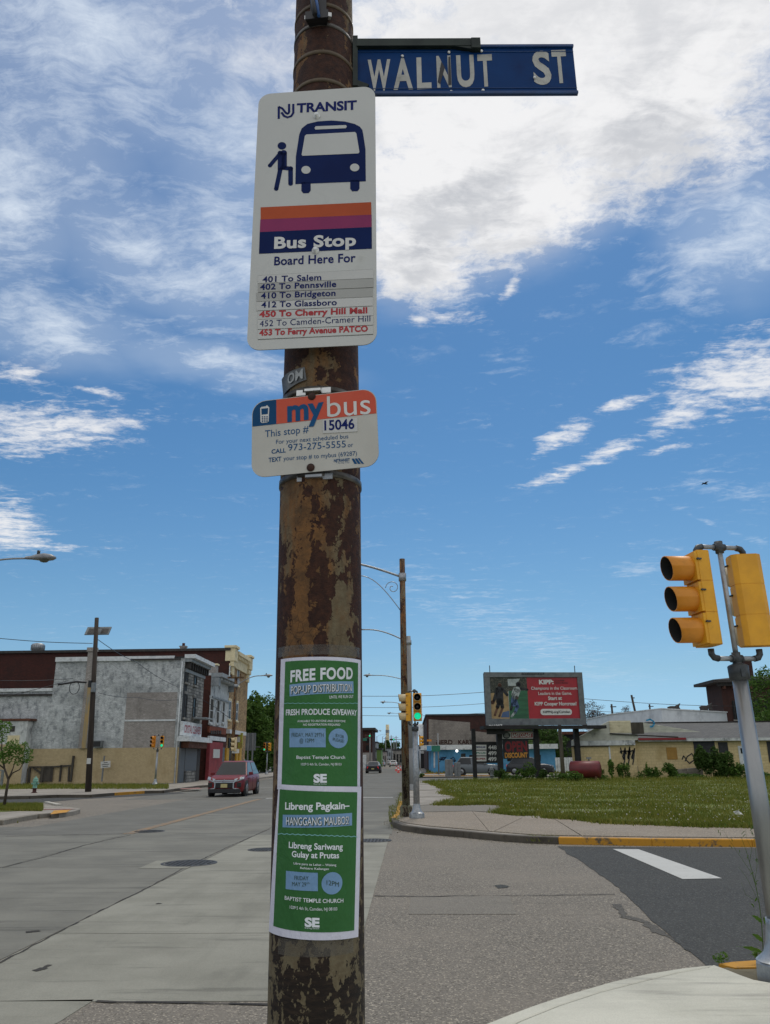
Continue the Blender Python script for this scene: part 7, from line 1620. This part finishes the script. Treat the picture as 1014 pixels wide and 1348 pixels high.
D_.bx(gx0-.0, q(790, 981.5)[1], gx1-.05, gz0-.01, .3, .52, 'white_wood', 'fascia'); D_.bx(gx0, q(790, 983)[1], q(801, 990)[0], q(790, 981.6)[1], .3, .5, 'dark_wood', 'lintel')
mb = MB(); mb.ext([(q(801, 968)[0], -.62, q(801, 967)[1]), (q(890, 972)[0], -.62, q(890, 971.5)[1]), (q(890, 972)[0], -.62, q(890, 970)[1]), (q(801, 968)[0], -.62, q(801, 965.6)[1])], (0, .3, 0)); mb.build('drip_edge', 'dark_wood', D_.t)
D_.bx(q(838, 973)[0], q(860, 974.5)[1], q(900, 973)[0], q(860, 971.8)[1], .3, .6, 'led_red', 'red_fascia')
mb = MB(); mb.ext([(gx0, -.299, -.1), (gx1, -.299, -.1), (gx1, .0, -.1), (gx0+.2, .0, -.1)], (0, 0, gz0+.1)); mb.build('gable_wall', 'yellow_front', D_.t)
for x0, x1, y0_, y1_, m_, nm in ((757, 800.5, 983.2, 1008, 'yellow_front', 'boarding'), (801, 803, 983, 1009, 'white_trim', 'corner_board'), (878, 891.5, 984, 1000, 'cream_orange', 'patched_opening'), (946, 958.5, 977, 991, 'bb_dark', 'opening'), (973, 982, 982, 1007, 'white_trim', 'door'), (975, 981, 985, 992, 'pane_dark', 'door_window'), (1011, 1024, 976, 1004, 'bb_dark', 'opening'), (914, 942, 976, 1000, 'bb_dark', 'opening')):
    if m_ == 'cream_orange' and m_ not in MATS: pm('cream_orange', '#a5803f', '#9a763a', 3, .85)
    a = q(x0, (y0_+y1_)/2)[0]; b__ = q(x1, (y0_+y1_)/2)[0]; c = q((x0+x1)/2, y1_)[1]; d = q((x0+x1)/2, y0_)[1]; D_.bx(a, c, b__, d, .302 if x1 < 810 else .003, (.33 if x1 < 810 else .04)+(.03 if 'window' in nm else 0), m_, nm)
mb = MB()
gr_ = random.Random(12)
for cx_, w_ in ((819, 3.2), (825, 3), (830.5, 3)):
    pts = [(cx_-w_, 984), (cx_-w_*.6, 993), (cx_-w_, 990), (cx_+w_*.5, 988), (cx_+w_*.3, 1000), (cx_-w_*.2, 996), (cx_+w_, 985), (cx_+w_*.8, 1001), (cx_+w_*.3, 1006)]
    mb2 = [q(x+gr_.uniform(-.7, .7), y+gr_.uniform(-1, 1)) for x, y in pts]; D_.pl.stroke(mb, mb2, .085, .34 if cx_ < 836 else .01)
mb.build('graffiti', 'bb_dark', D_.t)
mb = MB(); D_.pl.stroke(mb, [q(902, 1002), q(905, 996), q(911, 992), q(915, 1000), q(908, 1005), q(903, 1000)], .08, .02); D_.pl.stroke(mb, [q(898, 1000), q(900, 995), q(904, 1000)], .08, .02); mb.build('graffiti', 'bb_dark', D_.t)
mb = MB(); pm('graffiti_blue', '#2f86b0', None, 3, .7); D_.pl.stroke(mb, [q(848, 949), q(853, 947.5), q(857, 950), q(858.5, 953), q(856, 957), q(853, 957)], .12, .62); mb.build('graffiti', 'graffiti_blue', D_.t)
g = AY(907, 1019, YY-.8); t = thing('concrete_lump', 'broken concrete steps in the weeds before the yellow building', 'rubble', (g.x, YY-.9, .12))
rk = random.Random(3)
for k in range(5): mb = MB(); mb.box((-.8+k*.38, rk.uniform(-.1, .1), .28), (.42, .7, .75+rk.uniform(-.2, .2)), Matrix.Rotation(R(rk.uniform(-6, 6)), 3, 'Y')); mb.build('block', 'kerb_grey', t, bevel=.03)
# white roofed building behind
O = AY(808, 1000, 92); O2 = AY(878, 1000, 82)
t = thing('white_building', 'pale flat roofed building rising behind the yellow building', 'building', (O.x, O.y, 0)); ww = O2-O; ww.z = 0
z1, z2_ = zat(O.x, O.y, 939), zat(O2.x, O2.y, 935.5); E_ = AY(965, 1000, 90)-O; z3_ = zat(O.x+E_.x, 90, 938.5); pm('white_wall', '#cdd3d6', '#c0c6ca', 1, .7, dirt='#7f868b', dsc=.4)
mb = MB(); zz = (z1+z2_+z3_)/3; mb.ext([(0, 0, 0), (ww.x, ww.y, 0), (E_.x, E_.y, 0), (E_.x, E_.y+12, 0), (0, 12, 0)], (0, 0, zz)); mb.build('wall', 'white_wall', t); mb = MB(); mb.ext([(-.1, -.1, zz), (ww.x, ww.y-.12, zz), (E_.x+.1, E_.y-.1, zz), (E_.x+.1, E_.y+12, zz), (-.1, 12, zz)], (0, 0, .1)); mb.build('roof_edge', 'white_trim', t)
pw = Plane(O, ww); pm('txt_graf_red', '#8d3340', None, 3, .8); mb = MB(); pw.ptext(mb, 'SERVE', (811.5, 948), (825, 947.5), 5, .03, .03); mb.build('graffiti', 'txt_graf_red', t)
for px, lb in ((885, 'dark roof vent on the left of the pale flat roof'), (927, 'dark roof vent on the right of the pale flat roof')):
    g = AY(px, 932, 89); t = thing('roof_ventilator', lb, 'roof vent', (g.x, 89, zz+.1)); mb = MB(); mb.lathe([(.5, 0), (.42, .2), (.5, .5), (.2, .6)], 10); mb.build('hood', 'dark_wood', t); mb = MB(); mb.ext([(.2, -.3, .3), (.9, -.1, .2), (.75, -.1, .5), (.95, 0, .9), (.3, -.1, .6)], (0, .2, 0)); mb.build('flap', 'dark_wood', t)
for px, pyt, Yp, ln, lb in ((840, 915, 100, -.5, 'leaning dark pole behind the pale flat roof'), (812, 927, 110, 0, 'short dark pole at the left of the pale flat roof'), (863, 927, 130, 0, 'small distant pole with lamp above the pale roof')):
    g = AY(px, 1000, Yp); h_ = zat(g.x, Yp, pyt); t = thing('wooden_utility_pole', lb, 'utility pole', (g.x, Yp, 0)); mb = MB(); mb.cyl((-ln*2.2, 0, 0), (0, 0, h_), .17, .13, 8); mb.build('pole', 'wood_pole', t); mb = MB(); mb.box((.2, 0, h_-.35), (.8 if ln == 0 else .3, .1, .12)); mb.build('crossarm', 'wood_pole', t)
# mansion
Ym = 104.0; O = AY(962, 1000, Ym); O.z = 0; E2 = Fac('brick_mansion', 'tall dark brick house with wide eaves and arched windows at the right edge', 0, O=O, xdir=(1, 0))
q2 = lambda x, y: E2.pl.uv(x, y); h_ = q2(970, 899)[1]; wM = q2(1090, 950)[0]
E2.bx(0, -.1, wM, h_, -5.2, 0, 'brown_brick_x', 'wall'); E2.bx(-1.25, h_, wM+1.2, h_+.35, -6.2, 1.2, 'dark_wood', 'eave'); E2.bx(-.5, h_-.4, wM, h_-.01, .003, .6, 'dark_wood', 'frieze')
mb = MB(); rz_ = h_+.35; mb.add([(-1.3, -1.2, rz_), (wM+1.2, -1.2, rz_), (wM+1.2, 6.2, rz_), (-1.3, 6.2, rz_), (4, 2.6, rz_+.7), (wM-4, 2.6, rz_+.7)], [(0, 1, 5, 4), (1, 2, 5), (2, 3, 4, 5), (3, 0, 4)]); mb.build('roof', 'roof_dark', E2.t)
for i in range(12): E2.bx(.2+i*1.1, h_-.75, .45+i*1.1, h_-.41, .003, .5, 'rust_metal', 'eave_bracket')
for x0, x1, y0_, y1_ in ((965, 969, 922, 950), (971, 975, 922, 950), (994, 1001, 920, 950), (1008, 1014, 920, 950), (984, 989, 922, 950)):
    a, b__ = q2(x0, 935)[0], q2(x1, 935)[0]; zt_, zb_ = q2(x0, y0_)[1], q2(x0, y1_)[1]-2.5; r = (b__-a)/2; mb = MB(); mb.ext([(a, -.02, zb_), (b__, -.02, zb_)]+[((a+b__)/2+r*math.cos(t_*math.pi/10), -.02, zt_-r+r*math.sin(t_*math.pi/10)) for t_ in range(11)], (0, -.06, 0)); wn = mb.build('arched_window', 'pane_dark', E2.t)
    mb = MB(); mb.box(((a+b__)/2, -.1, (zb_+zt_)/2), (.06, .05, zt_-zb_)); mb.build('glazing_bar', 'dark_wood', wn)
    for z in (zb_+2.6, ): E2.bx(a-.1, z, b__+.1, z+.15, .05, .2, 'stone_grey', 'string_course')
a, b__ = q2(984, 880)[0], q2(993.5, 880)[0]; zc1 = q2(990, 867)[1]
E2.bx(a, h_, b__, zc1, -1.5, -.5, 'brown_brick_x', 'chimney'); E2.bx(a-.12, zc1, b__+.12, zc1+.3, -1.62, -.38, 'brown_brick_x', 'chimney_cap')
g = AY(1034, 1000, 88); tree('leafy_tree', 'green tree at the right edge in front of the dark brick house', (g.x, 88, 0), zat(g.x, 88, 872), 3.4, 1.8, 6500, .17, 'leaf_mid', seed=77, nclump=30)
g = AY(1016, 1000, 84); tree('leafy_tree', 'low green tree at the right edge above the grey shingle roof', (g.x, 84, 0), zat(g.x, 84, 935), 2.0, 1.0, 2600, .15, 'leaf_mid', seed=78, nclump=18)
# tank
g = AY(771, 1010, 57.5); t = thing('fuel_tank', 'rounded dark red fuel tank lying in the weeds by the yellow building', 'tank', (g.x, 57.6, .12)); pm('tank_red', '#6d1f24', '#5b1b1f', 2, .5, dirt='#4a1c1b', dsc=2)
mb = MB(); mb.lathe([(.05, -1.05), (.45, -1.02), (.56, -.95), (.56, .95), (.45, 1.02), (.05, 1.05)], 24, (0, 0, .75), (.93, -.36, 0)); mb.build('shell', 'tank_red', t)
for s_ in (-.6, .6): mb = MB(); mb.box((s_*.93, -s_*.36, .12), (.12, .8, .4)); mb.build('cradle', 'rust_metal', t)
mb = MB(); mb.cyl((.3, 0, 1.25), (.3, 0, 1.5), .05, n=8); mb.box((.3, 0, 1.5), (.3, .2, .12)); mb.build('pump_fitting', 'metal_dull', t)
hydrant(AY(647.5, 1018, 63)*1.0-Vector((0, 0, 0)) if False else Vector((AY(647.5, 1018, 66).x, 66, .06)), 'pale grey fire hydrant beside the shrub under the fuel price sign', 'metal_dull', 'metal_dull', 1.2)
# shrubs and weeds along the signs and the yellow building
S_ = [(660, 1022, 1009, 19, 58, 900, .07, 'leaf_dark', 'round clipped dark shrub under the fuel price sign'), (694, 1021, 1001, 32, 58, 1000, .08, 'leaf_mid', 'loose green shrub under the open discount sign'), (715, 1022, 1010, 16, 58, 600, .07, 'leaf_dark', 'small dark shrub by the middle billboard leg'),
      (672, 1024, 1017, 30, 57, 700, .07, 'leaf_mid', 'low weeds between the two clipped shrubs'), (757, 1023, 1013, 26, 56, 600, .08, 'leaf_mid', 'tall grass and weeds in front of the red tank'), (735, 1022, 1016, 34, 57, 700, .07, 'leaf_mid', 'low weeds at the foot of the pale wooden pole'),
      (793, 1020, 1008, 8, 60.5, 300, .07, 'leaf_mid', 'small bush against the footing right of the red tank'), (806, 1022, 996, 10, 60, 420, .09, 'leaf_bright', 'tall weed before the white corner board'), (822, 1023, 1001, 22, 60, 900, .08, 'leaf_mid', 'leafy weeds under the black graffiti'),
      (855, 1024, 1008, 34, 60, 900, .08, 'leaf_mid', 'weeds left of the round bush by the yellow wall'), (853, 1022, 1003, 6, 60, 200, .07, 'leaf_bright', 'thin upright weed by the yellow wall'), (865, 1022, 1006, 5, 60, 200, .07, 'leaf_bright', 'short upright weed beside the round bush'), (883, 1022, 998, 23, 60, 1300, .08, 'leaf_mid', 'round bush below the orange patch'),
      (935, 1023, 972, 34, 59.5, 3600, .1, 'leaf_dark', 'largest dark bush covering the opening of the yellow building'), (958, 1024, 987, 34, 59, 2600, .1, 'leaf_dark', 'broad dark bush just right of the largest one'), (972, 1024, 1001, 36, 58.5, 1300, .09, 'leaf_mid', 'low bush left of the galvanised post'),
      (905, 1026, 1016, 50, 58.5, 1100, .08, 'leaf_mid', 'weeds in front of the concrete lump'), (1006, 1026, 1013, 30, 59, 900, .08, 'leaf_mid', 'weeds right of the galvanised post at the right edge'), (785, 1024, 1018, 40, 58, 800, .07, 'leaf_mid', 'low weeds between the red tank and the corner board'), (555.5, 1022, 1017, 7, 75, 160, .08, 'leaf_mid', 'small tuft at the foot of the far yellow light')]
for i, (px, pb2, pt2, w_, Y_, n_, sz, m_, lb) in enumerate(S_): shrub(lb, px, pb2, pt2, w_, Y_, n_, sz, m_, seed=100+i, group='weeds and shrubs along the lawn edge')

# ================================================================ GRASS, FLOWERS, WEEDS
rnd = random.Random(11)
def inpoly(x, y, P):
    c = False; j = len(P)-1
    for i in range(len(P)):
        if (P[i].y > y) != (P[j].y > y) and x < (P[j].x-P[i].x)*(y-P[i].y)/(P[j].y-P[i].y)+P[i].x: c = not c
        j = i
    return c
def blades(n, sampler, h0, h1, w0, name, label, mat='blade'):
    vs = []; fs = []
    for _ in range(n):
        x, y, z, k = sampler(); h = rnd.uniform(h0, h1)*k; a = rnd.uniform(0, 6.283); wd = w0*rnd.uniform(.6, 1.3)*(1+y*.012); lx_, ly_ = rnd.gauss(0, .35)*h, rnd.gauss(0, .35)*h
        o = len(vs); vs += [(x-wd*math.cos(a), y-wd*math.sin(a), z-.01), (x+wd*math.cos(a), y+wd*math.sin(a), z-.01), (x+lx_, y+ly_, z+h)]; fs.append((o, o+1, o+2))
    me = bpy.data.meshes.new(name); me.from_pydata(vs, [], fs); me.materials.append(MATS[mat]); o = bpy.data.objects.new(name, me); COL.objects.link(o); tag(o, label, 'grass', kind='stuff'); return o
import mathutils.noise as mn
def s_lawn():
    while True:
        y = 18.5+41*rnd.random()**1.5; x = rnd.uniform(-.2, 1.02)*(y*.56)
        if x > 0 and inpoly(x, y, lawn_poly):
            d = mn.noise(Vector((x*.5, y*.5, 0)))
            if rnd.random() < .6+1.0*d: return x, y, KZ+.01, 1+.9*max(0, d)+(1.2 if y > 55 else 0)
blades(90000, s_lawn, .05, .13, .011, 'lawn_grass', 'rough green lawn grass across the empty lot on the right')
eL = LP[:]
def s_edge():
    i = rnd.randrange(len(eL)-1); p = eL[i].lerp(eL[i+1], rnd.random()); return p.x+rnd.gauss(0, .14), p.y+rnd.gauss(.08, .16), KZ, 1.0
blades(16000, s_edge, .05, .14, .010, 'lawn_edge_grass', 'ragged grass and clover spilling over the pavement edge')
def s_gut():
    r_ = rnd.random()
    if r_ < .55: y = rnd.uniform(22, 40); return -.46+rnd.gauss(.06, .08), y, .02 if rnd.random() < .3 else KZ, .8
    if r_ < .8: p = G(rnd.uniform(694, 736), 1104+rnd.gauss(0, 1.3), .06); return p.x, p.y, p.z, 1.1
    p = G(rnd.uniform(515, 552), 1088+rnd.gauss(0, 1.8), .0); p2_ = G(rnd.uniform(512, 519), rnd.uniform(1060, 1082), .1); p = p if rnd.random() < .5 else p2_; return p.x, p.y, p.z, .9
blades(3000, s_gut, .03, .085, .006, 'kerb_weeds', 'weeds growing along the kerb and in the gutter of the far corner')
def s_left():
    r_ = rnd.random()
    if r_ < .5: p = G(rnd.uniform(-20, 56), rnd.uniform(1059.5, 1068), iz); return p.x, p.y, iz, 1.0
    if r_ < .93: p = G(rnd.uniform(-20, 222), rnd.uniform(1033, 1039), fz); return p.x, p.y, fz, 1.5
    p = G(rnd.uniform(5, 24), rnd.gauss(1080.5, 1.0), .0); return p.x, p.y, .0, .7
blades(16000, s_left, .06, .14, .012, 'verge_grass', 'grass on the left corner island and along the foot of the wall')
def s_far():
    p = G(rnd.uniform(562, 770), rnd.uniform(1013.5, 1018), .08); return p.x, p.y, .08, 1.6
blades(6000, s_far, .08, .2, .02, 'strip_grass', 'grass strip before the filling station')
pm('clover_white', '#a3a392', '#858576', 9, .8); pm('clover_violet', '#6a6480', None, 9, .8)
mb = MB()
for i in range(1500):
    x, y, z, k = s_lawn()
    if y > 45 and rnd.random() < .5: continue
    s = rnd.uniform(.010, .022); mb.mi = 1 if (rnd.random() < .05) else 0; z += rnd.uniform(.07, .12); mb.add([(x-s, y, z), (x, y-s, z-s*.6), (x+s, y, z), (x, y+s*.5, z+s)], [(0, 1, 2, 3)])
tag(mb.build('clover_flowers', ['clover_white', 'clover_violet']), 'small white clover heads scattered across the lawn', 'flowers', kind='stuff')
# litter
for px, py, z, s, lb in ((956, 1112, .02, .10, 'crumpled white and blue litter in the gutter under the yellow kerb'), (971, 1073, .17, .12, 'white scrap of litter on the lawn near the galvanised post'), (961, 1077, .17, .07, 'smaller white scrap on the lawn left of the galvanised post'), (568, 1093, .02, .05, 'tiny white scrap in the gutter under the dark kerb')):
    g = G(px, py, z); t = MB(); rk = random.Random(px)
    P = [Vector((rk.uniform(-s, s), rk.uniform(-s, s)*.7, rk.uniform(0, s))) for _ in range(8)]; t.add(P, [(0, 1, 2), (2, 3, 4), (4, 5, 6), (6, 7, 0), (0, 2, 4), (4, 6, 0), (1, 3, 5), (5, 7, 1)]); o = t.build('litter', 'white_litter'); o.location = g; tag(o, lb, 'litter')
# tall weed beside the near post
g = G(1006, 1268, .13); t = thing('tall_weed', 'tall thin weed with jagged leaves leaning left of the near galvanised post', 'weed', g)
Wp = lambda px, py, dy=0: AY(px, py, g.y+dy)-g
stems = [[(1006, 1268), (1003, 1215), (1000, 1190), (994, 1160), (987, 1135), (982, 1118), (976, 1102)], [(997, 1172), (990, 1150), (982, 1138), (973, 1125), (963, 1110), (953, 1094), (947, 1092)], [(994, 1160), (997, 1140), (995, 1120), (991, 1098), (989, 1091)], [(1000, 1190), (991, 1170), (981, 1152), (972, 1141)], [(987, 1135), (990, 1118), (983, 1104), (982, 1090)], [(994, 1185), (982, 1178), (976, 1162)]]
for k, L in enumerate(stems):
    mb = MB(); mb.tube([Wp(x, y, (k-2)*.03) for x, y in L], .0035 if k == 0 else .0016, 5, .4); mb.build('stem', 'leaf_mid', t)
rk = random.Random(6)
def leaf(base, tip, wd, name='leaf', droop=.02):
    b_, e = Wp(*base), Wp(*tip); d = e-b_; s = Vector((0, -1, 0)).cross(d).normalized(); n = 9; P = []
    for k in range(n+1):
        f = k/n; c_ = b_.lerp(e, f)+Vector((0, -.02*math.sin(f*3), .012*math.sin(f*3.1))); ww_ = wd*math.sin(min(1, f*1.25+.06)*math.pi)**.7*(1-.25*(k % 2)); P.append((c_-s*ww_, c_+Vector((0, .01, 0)), c_+s*ww_))
    mb = MB(); v = [p for tr in P for p in tr]; mb.add(v, [(3*k+j, 3*k+j+1, 3*k+j+4, 3*k+j+3) for k in range(n) for j in (0, 1)], True); mb.build(name, 'leaf_bright', t)
leaf((1004, 1215), (985, 1204), .016); leaf((1005, 1240), (985, 1228), .018); leaf((1004, 1254), (969, 1246), .017); leaf((1008, 1218), (1003, 1206), .012); leaf((1003, 1262), (986, 1257), .012); leaf((1001, 1266), (988, 1250), .008); leaf((994, 1187), (997, 1182), .008); leaf((993, 1195), (986, 1190), .006)
for k in range(26):
    L = stems[rk.randrange(3)]; i = rk.randrange(1, len(L)); x, y = L[i]; x += rk.uniform(-3, 3); y += rk.uniform(-9, 9); a, b__ = (x, y), (x+rk.uniform(-5, 5), y-rk.uniform(2, 5)); leaf(a, b__, .0022, 'bud')
for i, (px, py) in enumerate(((953, 1265), (999, 1262), (946, 1268))):
    g2 = G(px, py, .13); rk = random.Random(i); mb = MB(); leaves(mb, [((0, 0, .03), (.045, .04, .035))], 60, .012, rk); o = mb.build('weed_tuft', 'leaf_bright'); o.location = g2; tag(o, ['small weed tuft at the left tip of the near yellow kerb', 'weed tuft against the base of the near galvanised post', 'tiny weed where the near concrete meets the asphalt'][i], 'weed')
# bird
g = AY(928, 636.5, 42); t = thing('bird', 'small dark bird flying above the near traffic light', 'bird', g, R(20)); pm('bird_dark', '#15140f', None, 9, .8)
mb = MB(); mb.lathe([(.002, -.2), (.03, -.16), (.045, 0), (.03, .1), (.025, .13), (.002, .18)], 10, (0, 0, 0), (-1, 0, .1)); mb.build('body', 'bird_dark', t)
for s_ in (-1, 1): mb = MB(); mb.add([(.05, 0, .01), (-.06, 0, .01), (-.02, s_*.14, .06), (.02, s_*.3, .02), (.09, s_*.16, .05)], [(0, 1, 2, 4), (4, 2, 3)]); mb.add([(.05, 0, .0), (-.06, 0, .0), (-.02, s_*.14, .05), (.02, s_*.3, .01), (.09, s_*.16, .04)], [(0, 4, 2, 1), (4, 3, 2)]); mb.build('wing', 'bird_dark', t)
